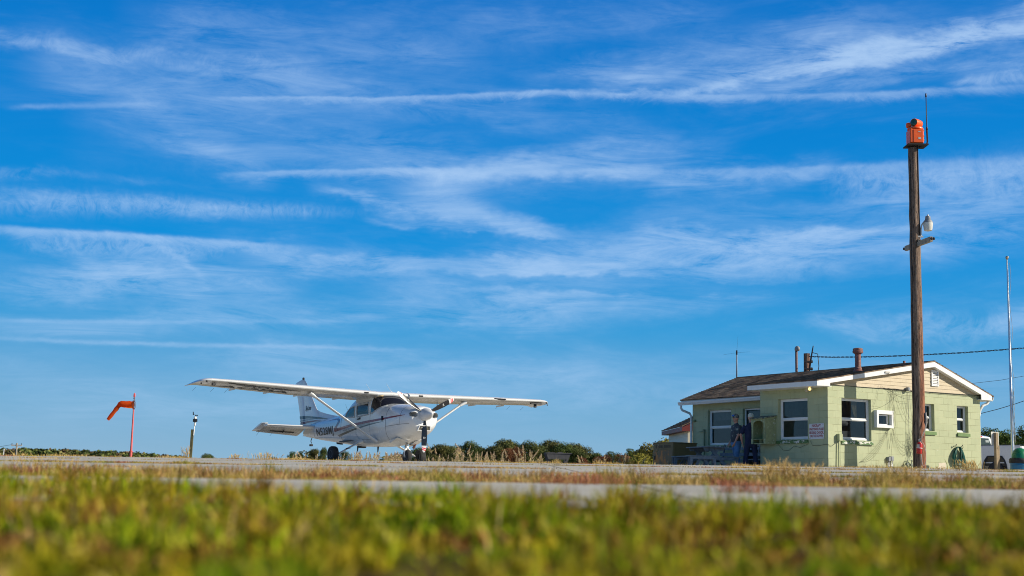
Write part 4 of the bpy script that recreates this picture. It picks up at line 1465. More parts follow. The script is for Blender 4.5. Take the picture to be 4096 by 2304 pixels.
bulb((-.13, .78, 2.90), (-.35, .35, -.85), mat('unlit_bulb', (.7, .62, .45), .3))

# ------------------------------------------------------------ things hung on the office
def on_office(o):
    o.location = BC
    o.rotation_euler = (0, 0, TH)
    return o
M_sign = mat('sign_white', (.66, .67, .68), .45, var=.05, dirt=((.3, .26, .22), 7, .45))
M_red = mat('red_paint', (.30, .035, .03), .5)
mb = MB()
mb.prism([(.155, 1.475), (.785, 1.46), (.785, 1.925), (.155, 1.93)], lambda u, v, d: (-d, u, v), .012, .02)
sg = on_office(mb.build('warning_sign', M_sign))
tag(sg, 'rusting white sign with red capitals telling pilots to secure unattended aircraft', 'sign')
def wall_text(s, size, b_, z, xs, mt, parent, a_=-.0215, bold=.004, name='lettering'):
    me = text_mesh(s, size, xs=xs, bold=bold)
    # text x runs towards -b (left to right as seen), y up
    for v in me.vertices:
        x, y, _ = v.co
        v.co = (a_, b_ - x, z + y)
    me.materials.append(mt)
    o = bpy.data.objects.new(name, me)
    COL.objects.link(o)
    o.parent = parent
    return o
for s, z, xs in (('AIRCRAFT', 1.865, .80), ('UNATTENDED, PLEASE', 1.76, .60), ('SECURE, CHOCK,', 1.655, .78), ('OR TIE DOWN', 1.555, .84)):
    wall_text(s, .10, .47, z, xs, M_red, sg)
for bb, zz in ((.19, 1.90), (.75, 1.895), (.19, 1.50), (.75, 1.49)):
    m1 = MB()
    m1.lathe([(0, 0), (.01, 0), (.01, .006), (0, .007)], Matrix.Translation((-.02, bb, zz)) @ Matrix.Rotation(-PI / 2, 4, 'Y'), 8)
    m1.build('rivet', M_dark, sg)

# phone cabinet with arched opening
M_cab = mat('cabinet_green', (.34, .36, .17), .65, two=((.62, .62, .48), 16, .62, .66), vscale=12, var=.2)
mb = MB()
cabf = lambda u, v, d: (-.44 + d, u, v)
arch = [(2.40, 1.62)]
outer = [(2.28, 1.335), (2.955, 1.335), (2.955, 2.12), (2.28, 2.12)]
ar = [(2.37, 1.345), (2.37, 1.93)] + [(2.615 - .245 * math.cos(t), 1.93 + .125 * math.sin(t)) for t in [PI * k / 10 for k in range(1, 10)]] + [(2.86, 1.93), (2.86, 1.345)]
# front board as quads between outer rectangle and arch
def ring_board(outer, inner, fnm, d0, d1):
    m1 = MB()
    no, ni = len(outer), len(inner)
    for d in (d0, d1):
        pass
    pts = inner
    prev = None
    for i in range(ni):
        u, v = pts[i]
        # project radially on the outer rectangle
        cu, cv = 2.615, 1.70
        du, dv = u - cu, v - cv
        s = min([(abs((q - cu) / du) if abs(du) > 1e-6 else 9e9) for q in ((2.955,) if du > 0 else (2.28,))] + [(abs((q - cv) / dv) if abs(dv) > 1e-6 else 9e9) for q in ((2.12,) if dv > 0 else (1.335,))])
        ou = (cu + du * s, cv + dv * s)
        if prev:
            (a0, b0), (a1, b1) = prev, ((u, v), ou)
            m1.prism([a0, a1, b1, b0], fnm, d0, d1)
        prev = ((u, v), ou)
    return m1
m1 = ring_board(outer, ar, cabf, 0, .02)
m1.prism([(2.28, 1.335), (2.37, 1.345), (2.37, 1.5), (2.28, 1.5)], cabf, .001, .019)
m1.prism([(2.28, 1.93), (2.5, 2.05), (2.5, 2.119), (2.281, 2.119)], cabf, .001, .019)
m1.prism([(2.954, 1.93), (2.75, 2.05), (2.75, 2.119), (2.954, 2.119)], cabf, .001, .019)
m1.prism([(2.954, 1.336), (2.86, 1.336), (2.86, 1.5), (2.954, 1.5)], cabf, .001, .019)
m1.box(-.42, -.003, 2.28, 2.30, 1.335, 2.12)
m1.box(-.42, -.003, 2.935, 2.955, 1.335, 2.12)
m1.box(-.42, -.003, 2.30, 2.935, 1.336, 1.355)
m1.box(-.02, -.003, 2.30, 2.935, 1.355, 2.12)
m1.box(-.42, -.02, 2.30, 2.935, 1.475, 1.49)
m1.box(-.42, -.25, 2.56, 2.575, 1.355, 1.475)
cb = on_office(m1.build('wall_cabinet', M_cab))
tag(cb, 'open fronted green wooden wall cabinet with arched opening, paint flaking', 'cabinet')
m1 = MB()
m1.prism([(-.50, 2.105), (-.002, 2.20), (-.002, 2.23), (-.50, 2.13)], lambda u, v, d: (u, d, v), 2.24, 2.99)
m1.build('cabinet_roof', mat('rotten_roof', (.12, .11, .08), .9, two=((.35, .38, .2), 9, .5, .6)), cb)
m1 = MB()
m1.prism([(-.46, 2.03), (-.46, 2.11), (-.002, 2.215), (-.002, 2.15)], lambda u, v, d: (u, d, v), 2.262, 2.279)
m1.build('trim_board', M_cab, cb)
ph = on_office(boxpart('wall_phone', mat('phone_grey', (.16, .17, .18), .5), (-.14, -.021, 2.40, 2.50, 1.62, 1.86), parent=None))
tag(ph, 'dark grey intercom phone hanging inside the arched green cabinet', 'phone')
boxpart('label_plate', mat('orange_plate', (.55, .17, .06), .5), (-.146, -.141, 2.385, 2.515, 1.775, 1.86), parent=ph, bevel=0)

# coiled hose
def hose():
    m1 = MB()
    rg = random.Random(4)
    for k in range(15):
        w = rg.uniform(.10, .25)
        L = rg.uniform(.42, .70)
        sk = rg.uniform(-.05, .06)
        d = .05 + .012 * (k % 6)
        pts = []
        for i in range(29):
            t = 2 * PI * i / 28
            pts.append((5.42 + math.sin(t) * w * (1 - .35 * math.cos(t)) + sk * (1 - math.cos(t)) * .5, -d - .01 * math.sin(3 * t), 1.40 - (1 - math.cos(t)) * L * .5))
        m1.tube(pts, .0125, 6, cap=False)
    for s in (.0, .03):
        m1.tube([(5.42 + s, -.14, 1.40), (5.52 + s, -.15, 1.2), (5.62 + s, -.13, .9), (5.70 + s, -.15, .5)], .0125, 6)
    m1.tube([(5.45, -.17, 1.38), (5.44, -.18, 1.0), (5.47, -.17, .5)], .0125, 6)
    o = on_office(m1.build('garden_hose', mat('hose_green', (.012, .10, .075), .35, var=.3), smooth='all'))
    tag(o, 'dark green garden hose coiled on a hook low on the wall', 'hose')
    m2 = MB()
    m2.tube([(5.30, 0, 1.42), (5.30, -.09, 1.42), (5.30, -.11, 1.48)], .014, 6)
    m2.tube([(5.48, 0, 1.40), (5.48, -.15, 1.40), (5.52, -.16, 1.46), (5.57, -.14, 1.39), (5.53, -.13, 1.33)], .010, 6)
    m2.build('hose_hook', M_dark, office, smooth='all')
hose()

# tangle of cables on the gable wall
def cables():
    rg = random.Random(9)
    def sag(p, q, s, n=9, j=.0):
        pts = []
        for i in range(n):
            t = i / (n - 1)
            pts.append(tuple(p[k] + (q[k] - p[k]) * t - (s * 4 * t * (1 - t) if k == 2 else 0) + (rg.uniform(-j, j) if 0 < i < n - 1 and k != 1 else 0) for k in range(3)))
        return pts
    m1 = MB()
    for i in range(5):        # bundle along the foot of the gable
        m1.tube(sag((2.1 + i * .08, -.03, 3.10 - .01 * i), (3.55, -.05 - .008 * i, 3.03 + .01 * i), rg.uniform(-.03, .06), 9, .012), .0035, 4)
    m1.tube(sag((3.5, -.03, 3.06), (6.3, -.03, 3.04), .01, 14, .006), .006, 5)
    m1.tube(sag((2.15, -.03, 3.16), (3.6, -.06, 2.93), .12), .0026, 4)
    m1.tube(sag((2.45, -.04, 3.08), (3.55, -.25, 2.86), .17), .0035, 4)
    m1.tube([(2.05, -.03, 3.16), (2.05, -.03, 3.05), (1.95, -.03, 2.75), (1.77, -.03, 2.37)], .0026, 4)
    m1.tube(sag((1.80, -.03, 2.44), (2.9, -.04, 2.98), .12), .0026, 4)
    for i in range(6):
        a0 = 2.45 + .04 * i
        m1.tube(sag((a0 + rg.uniform(0, .1), -.04, 3.04), (2.5 + .02 * i, -.16, 2.40 - .35 * (i % 3)), 0, 8, .02), .0026, 4)
    m1.tube([(2.55, -.05, 3.04), (2.60, -.05, 2.7), (2.66, -.14, 2.3), (2.62, -.14, 1.95), (2.55, -.14, 1.80), (2.45, -.14, 1.86)], .0035, 4)
    m1.tube([(2.56, -.14, 1.86), (2.55, -.06, 1.4), (2.52, -.04, 1.01)], .0035, 4)
    m1.tube([(2.50, -.14, 1.86), (2.48, -.06, 1.5), (2.46, -.04, 1.25)], .004, 4)
    for i in range(4):
        m1.tube(sag((2.42 + .01 * i, -.04, 1.85), (1.22 + .02 * i, -.03, .80 + .01 * i), .10 + .07 * i, 9), .0026, 4)
    for i in range(4):
        m1.tube(sag((2.60, -.06, 1.80 - .03 * i), (3.28, -.06, 1.35 - .03 * i), .16 + .08 * i, 9), .0026, 4)
    o = on_office(m1.build('cable_bundle', M_dark, smooth='all'))
    tag(o, 'tangle of thin black cables drooping over the sunlit gable wall', 'cables')
    m1 = MB()
    for i in range(22):
        cx, cz = 3.42 + rg.uniform(-.07, .07), 1.40 + rg.uniform(-.25, .22)
        rx, rz = rg.uniform(.05, .13), rg.uniform(.10, .30)
        ph_ = rg.uniform(0, 6)
        m1.tube([(cx + rx * math.cos(t + ph_) * math.sin(t * .9 + .4), -.08 - .02 * i / 5 + .02 * math.sin(2 * t), cz + rz * math.sin(t)) for t in [2 * PI * k / 18 for k in range(19)]], .0028, 4, cap=False)
    for i in range(3):
        m1.tube(sag((2.75 + .3 * i, -.03, 3.02), (3.45, -.08, 2.05 + .1 * i), .25), .0035, 4)
    m1.tube(sag((3.30, -.03, 3.0), (3.22, -.08, 1.3), .0, 9, .03), .0035, 4)
    m1.tube(sag((3.34, -.03, 2.9), (3.25, -.08, 1.4), .0, 9, .03), .0035, 4)
    o = on_office(m1.build('wire_coil', mat('grey_wire', (.16, .16, .15), .6), smooth='all'))
    tag(o, 'messy grey wire coil hanging on the wall left of the wooden pole', 'wires')
    m1 = MB()
    m1.tube([(-.02, 2.22, 1.36), (-.02, 1.95, 1.15), (-.02, 1.7, 1.13), (-.02, 1.45, 1.27), (-.02, 1.2, 1.22), (-.02, .82, 1.33)], .005, 4)
    m1.tube([(-.02, .76, 1.45), (-.02, .65, 1.28), (-.02, .35, 1.27), (-.02, .15, 1.30), (-.02, -.02, 1.30), (.1, -.02, 1.25), (.33, -.05, 1.38)], .005, 4)
    m1.tube([(-.02, .80, 1.93), (-.02, .78, 2.05)], .005, 4)
    o = on_office(m1.build('loose_cable', mat('dark_green_cable', (.06, .075, .05), .6), smooth='all'))
    tag(o, 'thin cable looping across the shaded wall below window and sign', 'cables')
cables()
# ============================================================ poles, signs, vehicles, furniture
def at_px(px, py, Y):
    sx, sz = horizon_slope(px, py)
    return Vector((sx * Y, Y, sz * Y))

def pole_fn(B, tc, col, b):
    x, y, z = B.sep(tc)
    g = B.noise(B.mapv(tc, scale=(22, 22, 1.1)), 1.0, 6, 0.65)
    c = B.ramp(g, [(0.28, (0.07, 0.05, 0.038)), (0.5, (0.22, 0.145, 0.10)), (0.72, (0.42, 0.30, 0.215))])
    red = B.m('MULTIPLY', B.ss(B.m('ADD', x, B.m('MULTIPLY', B.m('SUBTRACT', B.noise(tc, 3, 3), .5), .12)), -0.02, 0.03), B.ss(z, 6.5, 2.0))
    c = B.mix(B.m('MULTIPLY', red, 0.8), c, B.ramp(g, [(0.3, (0.10, 0.03, 0.015)), (0.7, (0.50, 0.17, 0.075))]))
    ck = B.noise(B.mapv(tc, scale=(40, 40, 3)), 1.0, 3, .7)
    c = B.mix(B.ss(ck, 0.54, 0.62), c, (0.03, 0.018, 0.012))
    bp = B.n('ShaderNodeBump')
    bp.inputs['Strength'].default_value = 1.0
    bp.inputs['Distance'].default_value = 0.05
    B.put(bp.inputs['Height'], B.m('SUBTRACT', g, B.m('MULTIPLY', ck, .6)))
    B.put(b.inputs['Normal'], bp.outputs[0])
    return c
M_pole = mat('pole_wood', (.15, .09, .06), .85, fn=pole_fn)
M_orange = mat('beacon_orange', (.95, .13, .015), .4, var=.08, dirt=((.35, .05, .02), 5, .35))
M_greywood = mat('grey_board', (.36, .31, .24), .85, var=.3, vscale=9)

P0 = b2w(2.29, -1.39)
pole = thing('wooden_pole', 'tall reddish brown wooden pole in front of the sunlit gable wall', 'pole', (P0.x, P0.y, 0.5))
mb = MB()
rgp = random.Random(3)
mb.tube([(rgp.uniform(-.008, .008), rgp.uniform(-.008, .008), -.2 + (9.83 + .2) * i / 24) for i in range(25)], [.187 - (.187 - .148) * i / 24 + rgp.uniform(-.003, .003) for i in range(25)], 28)
mb.build('pole_shaft', M_pole, pole, smooth=60)
mb = MB()
mb.tube([(-.13, -.10, 9.3), (-.15, -.11, 6), (-.17, -.10, 3), (-.18, -.09, .0)], .010, 5)
mb.tube([(.10, -.125, 9.9), (.10, -.13, 8.3), (.11, -.135, 7.1)], .016, 6)
mb.build('conduit', M_dark, pole, smooth='all')
# split strip of lighter wood near the top
PW = (P0.x, P0.y, 0.5)
def lp(px, py, Y=None):
    v = at_px(px, py, Y or P0.y)
    return v - Vector(PW)

# beacon
bc = lp(3662, 584)
beac = thing('rotating_beacon', 'orange airport beacon housing with lens drum on top of the pole', 'beacon', (PW[0] + bc.x, PW[1], PW[2] + bc.z))
mb = MB()
mb.box(-.22, .20, -.22, .22, .04, .50)
mb.build('housing', M_orange, beac, bevel=.03)
mb = MB()
mb.box(-.115, .16, -.232, -.221, .06, .46)
mb.build('door', M_orange, beac, bevel=.004)
mb = MB()
mb.box(.02, .10, -.238, -.233, .16, .215)
mb.box(.02, .09, -.238, -.233, .38, .40)
mb.build('label_plate', mat('plate_grey', (.45, .55, .55), .5), beac)
mb = MB()
for z in (.12, .25, .42):
    mb.box(.20, .225, -.2, -.16, z, z + .04)
mb.build('latch', M_metal, beac)
mb = MB()
mb.lathe([(0, .50), (.235, .50), (.24, .53), (.225, .56), (.10, .575), (.09, .60), (0, .60)], None, 24)
mb.build('lid', M_orange, beac, smooth=40)
mb = MB()
Mr = Matrix.Translation((.05, 0, .705)) @ Matrix.Rotation(R(222), 4, 'Z') @ Matrix.Rotation(PI / 2, 4, 'Y')
mb.lathe([(0, -.20), (.09, -.195), (.125, -.15), (.13, -.05), (.135, .0), (.13, .12), (.125, .17), (0, .17)], Mr, 20)
Mr2 = Matrix.Translation((-.13, .10, .665)) @ Matrix.Rotation(R(170), 4, 'Z') @ Matrix.Rotation(PI / 2, 4, 'Y')
mb.lathe([(0, -.05), (.085, -.04), (.09, .05), (.07, .11), (0, .12)], Mr2, 18)
dr = mb.build('lens_drum', M_orange, beac, smooth=40)
mb = MB()
mb.lathe([(.112, .171), (.105, .185), (.07, .20), (0, .207)], Mr, 18)
mb.build('lens', mat('green_lens', (.02, .09, .07), .12), dr, smooth='all')
mb = MB()
mb.box(-.30, .32, -.28, .28, -.02, .015)
mb.bar((-.24, 0, -.03), (-.05, 0, -.25), .04, .04)
mb.build('platform', M_dark, beac)
# whip antenna
wa = thing('whip_antenna', 'thin dark whip antenna on an elbow arm beside the beacon', 'antenna', beac.location)
e = lp(3710, 572) - bc
t0 = lp(3703.5, 372) - bc
mid_ = lp(3707.5, 516) - bc
mb = MB()
mb.tube([(.10, -.05, -.05), (e.x - .10, -.02, e.z - .06), (e.x - .02, 0, e.z - .03), (e.x, 0, e.z + .04), (mid_.x, 0, mid_.z)], .028, 8)
mb.build('mast_arm', M_dark, wa, smooth='all')
mb = MB()
mb.tube([(mid_.x, 0, mid_.z - .02), (mid_.x, 0, mid_.z + .04), (mid_.x, 0, mid_.z + .06), (t0.x, 0, t0.z - .14), (t0.x, 0, t0.z - .12), (t0.x, 0, t0.z - .03), (t0.x, 0, t0.z)], [.036, .034, .017, .013, .026, .022, .006], 8)
mb.build('whip', mat('whip_dark', (.04, .025, .03), .5), wa, smooth='all')

# area light on the pole
lc = lp(3707, 897)
al = thing('yard_light', 'white bowl yard light on a short bracket high on the pole', 'lamp', (PW[0] + lc.x, PW[1] - .12, PW[2] + lc.z))
mb = MB()
mb.lathe([(0, .09), (.12, .085), (.14, .04), (.145, .02), (.10, .10)], None, 22)
mb.lathe([(.02, .09), (.075, .09), (.085, .11), (.072, .22), (.055, .225), (0, .225)], None, 18)
mb.build('housing', M_greypaint, al, smooth=35)
mb = MB()
mb.lathe([(0, .22), (.03, .22), (.032, .27), (0, .275)], None, 12)
mb.build('photocell', M_white, al, smooth=35)
mb = MB()
mb.lathe([(.142, .03), (.142, -.05), (.13, -.15), (.115, -.215), (.06, -.235), (0, -.24)], None, 24)
mb.build('lamp_bowl', mat('bowl_white', (.70, .68, .60), .25), al, smooth=35)
mb = MB()
mb.tube([(-.10, 0, .05), (-.16, 0, .0), (-.20, 0, -.08), (-.215, 0, -.20), (-.22, 0, -.42)], .022, 8)
mb.box(-.32, -.16, -.03, .01, -.43, -.385)
mb.build('bracket', mat('bracket_white', (.55, .54, .50), .4), al, smooth=40)

# crossarm
hz = at_px(3667, 979, P0.y).z
def at_h(px, py, z):
    sx, sz = horizon_slope(px, py)
    Y = z / sz
    return Vector((sx * Y, Y, z)) - Vector(PW)
A0, A1 = at_h(3617, 998, hz), at_h(3719, 960, hz)
A0.y = max(A0.y, -1.2); A1.y = max(A1.y, -1.2)
ca = thing('cross_arm', 'weathered timber cross arm with four dark insulators below the yard light', 'crossarm', PW)
off = Vector((0, -.17, 0))
mb = MB()
mb.bar(A0 + off, A1 + off, .08, .15)
mb.build('beam', M_greywood, ca)
d_ = (A1 - A0).normalized()
for t in (-.03, .25, .52, 1.04):
    c = A0 + off + (A1 - A0) * t
    mb = MB()
    Mi = Matrix.Translation(c + Vector((0, 0, .0 if t in (-.03, 1.04) else .09))) @ Matrix.Rotation(PI / 2, 4, 'Y')
    mb.lathe([(0, -.06), (.035, -.06), (.045, -.03), (.03, 0), (.045, .03), (.035, .06), (0, .06)], Mi, 12)
    mb.build('insulator', M_black, ca, smooth=50)

# fire extinguisher
fe0 = lp(3668, 1793)
fe = thing('fire_extinguisher', 'red fire extinguisher strapped to the foot of the wooden pole', 'extinguisher', (PW[0] + fe0.x, PW[1] - .24, PW[2] + fe0.z))
fe.rotation_euler = (0, R(5), 0)
M_fred = mat('extinguisher_red', (.50, .02, .018), .3)
mb = MB()
mb.lathe([(0, -.165), (.075, -.165), (.082, -.15), (.082, .11), (.07, .145), (.035, .165), (.03, .18), (0, .18)], None, 20)
mb.build('cylinder', M_fred, fe, smooth=40)
mb = MB()
mb.lathe([(.0835, -.01), (.0845, -.009), (.0845, .009), (.0835, .01)], None, 20)
mb.build('strap', M_white, fe)
mb = MB()
mb.lathe([(0, .18), (.025, .18), (.03, .21), (0, .215)], None, 10)
mb.bar((-.03, 0, .22), (.07, 0, .24), .015, .012)
mb.bar((-.03, 0, .245), (.05, 0, .275), .015, .012)
mb.build('valve', M_metal, fe)
mb = MB()
mb.lathe([(.0832, .02), (.0838, .021), (.0838, .10), (.0832, .101)], Matrix.Rotation(R(200), 4, 'Z'), 20)
o = mb.build('label_plate', mat('ext_label', (.55, .5, .42), .5), fe)
bm = bmesh.new(); bm.from_mesh(o.data)
bmesh.ops.delete(bm, geom=[f for f in bm.faces if f.calc_center_median().x > -.03 or f.calc_center_median().y > .02], context='FACES')
bm.to_mesh(o.data); bm.free()
mb = MB()
mb.tube([(.04, -.02, .20), (.12, -.03, .10), (.19, -.03, -.10), (.21, -.03, -.35), (.19, -.03, -.47), (.13, -.03, -.50), (.09, -.03, -.40), (.06, -.02, -.17)], .010, 6)
mb.tube([(-.03, -.01, .18), (-.06, 0, .24), (.03, 0, .30), (.10, 0, .5), (.17, .02, .75), (.19, .03, .95)], .006, 5)
mb.tube([(.02, -.01, .22), (.08, 0, .36), (.14, 0, .55), (.19, .02, .80)], .006, 5)
mb.tube([(.0, -.01, .22), (.05, 0, .36), (.11, 0, .5), (.18, .02, .86)], .006, 5)
mb.build('cable', mat('pale_cable', (.42, .40, .36), .6), fe, smooth='all')
# cable clamp halfway up the pole base
mb = MB()
cl = lp(3694, 1655)
mb.tube([cl + Vector((-.32, -.02, .05)), cl + Vector((-.2, -.12, .0)), cl + Vector((0, -.13, .0)), cl + Vector((.06, -.1, .03))], .008, 5)
mb.tube([cl + Vector((.02, -.12, .02)), cl + Vector((.03, -.14, -.18)), cl + Vector((.0, -.13, -.28))], [.035, .03, .02], 8)
mb.tube([cl + Vector((-.30, 0, -.1)), cl + Vector((-.25, -.1, -.25)), cl + Vector((-.1, -.15, -.34)), cl + Vector((.0, -.13, -.28))], .006, 5)
mb.build('cable_clamp', mat('clamp_grey', (.2, .2, .2), .6), pole, smooth='all')

# service cable over the roof
def wire(name, pts, r, label, n=70, wob=0.0, twist=False, mt=M_black):
    m1 = MB()
    P = []
    for i in range(n + 1):
        t = i / n * (len(pts) - 1)
        k = min(int(t), len(pts) - 2)
        f = t - k
        p = pts[k].lerp(pts[k + 1], f)
        P.append(p)
    if twist:
        m = len(P) * 5
        for ph_ in (0, PI):
            Q = []
            for i in range(m + 1):
                t = i / m * (len(P) - 1)
                k = min(int(t), len(P) - 2)
                p = P[k].lerp(P[k + 1], t - k)
                a_ = i * .55 + ph_
                Q.append(p + Vector((0, math.cos(a_) * r * 1.2, math.sin(a_) * r * 1.5)))
            m1.tube(Q, r, 5)
    else:
        m1.tube(P, r, 5)
    return tag(m1.build(name, mt, smooth='all'), label, 'cable')
wire('service_cable', [at_px(x, y, Yy) for x, y, Yy in ((3236, 1426, 49.6), (3330, 1429, 49.2), (3440, 1428, 48.8), (3560, 1425, 48.4), (3700, 1419, 48), (3850, 1411, 47.6), (4000, 1400, 47.2), (4150, 1388, 46.8), (4700, 1335, 46), (5600, 1190, 44), (6800, 960, 42))], .011, 'twisted black service cable running across the sky above the roof', twist=True)
wire('power_line', [at_px(x, y, 70) for x, y in ((3850, 1538), (4000, 1521), (4120, 1500), (4800, 1400), (6200, 1120))], .010, 'thin upper power line right of the gable')
wire('telephone_line', [at_px(x, y, 60) for x, y in ((3915, 1656), (3990, 1637), (4060, 1616), (4130, 1592), (4800, 1440), (6200, 1060))], .014, 'lower telephone line leaving the right end of the building')
# short wooden service pole behind the ridge
sp0 = at_px(3227, 1414, 50)
sp = thing('service_pole', 'short rusty service pole with insulators rising behind the roof ridge', 'pole', (sp0.x, sp0.y, .45))
mb = MB()
mb.tube([(0, 0, 0), (0, 0, sp0.z - .45)], .115, 10)
mb.build('pole_shaft', M_pole, sp, smooth=60)
for k in range(4):
    mb = MB()
    zz = sp0.z - .45 - .30 - .27 * k
    mb.lathe([(0, -.05), (.05, -.05), (.06, 0), (.05, .05), (0, .05)], Matrix.Translation((.15, -.05, zz)) @ Matrix.Rotation(PI / 2, 4, 'Y'), 10)
    mb.box(-.12, .14, -.13, -.1, zz - .02, zz + .02)
    mb.build('insulator', M_black, sp, smooth=40)
mb = MB()
zt_ = sp0.z - .45
for a_, b_ in ((.0, .0), (.03, -.15), (.05, -.3)):
    mb.tube([(-.25 - .0, -2.2, 4.52), (-.2, -1.6, 4.2 + b_ * .5), (-.1, -.8, 3.9 + b_), (.1, -.1, 3.75 + b_)], .018, 5)
mb.tube([(.1, -.1, 3.7), (.35, -.1, 3.6), (.42, -.1, 4.0), (.38, -.1, 4.45), (.15, -.1, 4.5)], .016, 5)
mb.build('drop_cable', M_black, sp, smooth='all')

# windsock
ws_ = thing('windsock', 'red pole with an orange windsock bent and half limp', 'windsock', (-23.34, 85, .35))
M_pink = mat('faded_red_pole', (.72, .13, .12), .5, var=.1)
M_sock = mat('sock_orange', (1.0, .15, .012), .75, var=.12, vscale=8, bump=.8, bscale=6)
mb = MB()
mb.tube([(0, 0, 0), (0, 0, 1.0)], .085, 12)
mb.lathe([(.08, 1.0), (.13, 1.0), (.13, 1.04), (.08, 1.04)], None, 14)
mb.tube([(0, 0, 1.0), (0.0, 0, 3.6)], [.07, .045], 12)
mb.build('pole_shaft', M_pink, ws_, smooth=40)
mb = MB()
mb.tube([(.0, 0, 3.5), (.0, 0, 4.35)], .025, 8)
mb.lathe([(0, 4.25), (.05, 4.25), (.05, 4.30), (.03, 4.35), (0, 4.35)], None, 10)
for z in (3.64, 4.13):
    mb.tube([(-.07, 0, z), (.07, 0, z)], .028, 6)
mb.tube([(.02, 0, 3.64), (.10, 0, 3.74), (.11, 0, 3.88), (.10, 0, 4.03), (.02, 0, 4.13)], .014, 6)
mb.build('swivel_frame', mat('swivel', (.16, .07, .06), .6), ws_, smooth=40)
mb = MB()
mb.box(-.055, .055, -.05, .05, 4.36, 4.54)
mb.lathe([(0, 4.54), (.05, 4.54), (.05, 4.60), (0, 4.63)], None, 10)
mb.build('lamp', mat('obstruction_lamp', (.80, .12, .10), .4), ws_, bevel=.015)
def _sock():
    t = M_sock.node_tree
    B = NB(t)
    b = t.nodes['Principled BSDF']
    tl = B.n('ShaderNodeBsdfTranslucent')
    tl.inputs[0].default_value = (1.0, .22, .02, 1)
    mx = B.n('ShaderNodeMixShader')
    mx.inputs[0].default_value = .6
    t.links.new(b.outputs[0], mx.inputs[1])
    t.links.new(tl.outputs[0], mx.inputs[2])
    t.links.new(mx.outputs[0], t.nodes['Material Output'].inputs[0])
_sock()
def ring(c, ax, ry, rz, n=22, wob=0.0, seed=0):
    ax = Vector(ax).normalized()
    s = Vector((0, 1, 0))
    u = ax.cross(s).normalized()
    rg_ = random.Random(seed)
    return [Vector(c) + s * (ry * math.cos(2 * PI * k / n)) * (1 + rg_.uniform(-wob, wob)) + u * (rz * math.sin(2 * PI * k / n)) * (1 + rg_.uniform(-wob, wob)) for k in range(n)]
mb = MB()
rings = []
prof = [((-.03, 3.885), (-1, 0), .225, .225), ((-.14, 3.885), (-1, 0), .205, .215), ((-.28, 3.89), (-1, 0), .20, .222), ((-.42, 3.895), (-1, 0), .185, .205), ((-.60, 3.905), (-1, .02), .18, .20), ((-.76, 3.915), (-1, -.1), .17, .19), ((-.86, 3.88), (-.85, -.5), .12, .16), ((-.93, 3.77), (-.6, -.8), .09, .125), ((-1.04, 3.60), (-.6, -.8), .10, .14), ((-1.16, 3.42), (-.6, -.8), .07, .11), ((-1.30, 3.22), (-.6, -.8), .08, .12), ((-1.50, 2.93), (-.58, -.8), .06, .095)]
for i, (c, a_, ry, rz) in enumerate(prof):
    rings.append(ring((c[0] * 1.04, 0, c[1]), (a_[0], 0, a_[1]), ry, rz, 22, .09, i))
mb.loft(rings, caps=False)
so = mb.build('sock', M_sock, ws_, smooth='all')
mb = MB()
mb.tube([Vector((-.02, .235 * math.cos(t), 3.885 + .235 * math.sin(t))) for t in [2 * PI * k / 20 for k in range(21)]], .012, 5)
mb.build('hoop', M_dark, ws_, smooth='all')

# weather sensor post
wp = at_px(761, 1833, 55)
we = thing('weather_station', 'mossy wooden post carrying a white pipe with dark wind vane and sensor', 'weather station', (wp.x, 55, .35))
mb = MB()
mb.box(-.05, .05, -.05, .05, 0, 1.46, Matrix.Rotation(R(1.2), 4, 'Y'))
mb.build('post', mat('mossy_post', (.12, .11, .05), .9, var=.3, vscale=12), we)
mb = MB()
mb.tube([(.09, -.04, 1.22), (.125, -.04, 1.95)], .022, 8)
mb.tube([(.12, -.04, 1.62), (.125, -.04, 1.75)], .04, 8)
mb.lathe([(0, 1.88), (.05, 1.88), (.06, 1.93), (.03, 1.98), (0, 1.98)], Matrix.Translation((.12, -.04, 0)), 10)
mb.build('pipe', M_white, we, smooth=40)
mb = MB()
mb.box(.05, .20, -.11, .03, 1.76, 1.88)
mb.tube([(.125, -.04, 1.97), (.125, -.04, 2.04)], .015, 6)
mb.tube([(.04, -.04, 2.05), (.19, -.04, 2.03)], .010, 6)
mb.prism([(.02, 2.03), (.06, 2.06), (.04, 2.17), (.01, 2.17)], lambda u, v, d: (u, -.04 + d, v), -.004, .004)
mb.lathe([(0, -.03), (.03, -.02), (.03, .02), (0, .03)], Matrix.Translation((.19, -.04, 2.02)), 8)
mb.build('wind_vane', M_black, we)

# far utility pole on the left
up_ = at_px(68, 1772, 250)
ut = thing('utility_pole', 'distant grey utility pole with one pale crossarm above the left woods', 'pole', (up_.x, 250, .35))
mb = MB()
mb.tube([(0, 0, 0), (0, 0, up_.z - .35)], .16, 8)
mb.build('pole_shaft', M_greywood, ut)
mb = MB()
mb.box(-1.0, .95, -.1, .1, up_.z - .9, up_.z - .65)
mb.build('crossarm', mat('pale_arm', (.55, .53, .5), .6), ut)
mb = MB()
for x in (-.9, .0, .85):
    mb.tube([(x, 0, up_.z - .65), (x, 0, up_.z - .4)], .07, 6)
mb.tube([(-.5, 0, 2.9), (-.3, 0, 2.6)], .12, 6)
mb.build('insulator', M_dark, ut)
wire('far_power_line', [at_px(x, y, 250) for x, y in ((44, 1779), (20, 1783), (-40, 1795))], .03, 'faint power line leaving the distant utility pole to the left', 12)
tw = at_px(14, 1795, 245)
tp_ = tag(MB().tube([(tw.x, 245, .3), (tw.x + .1, 245, tw.z)], .08, 6).build('marker_pole', M_white), 'thin pale pole standing before the woods at the far left edge', 'pole')

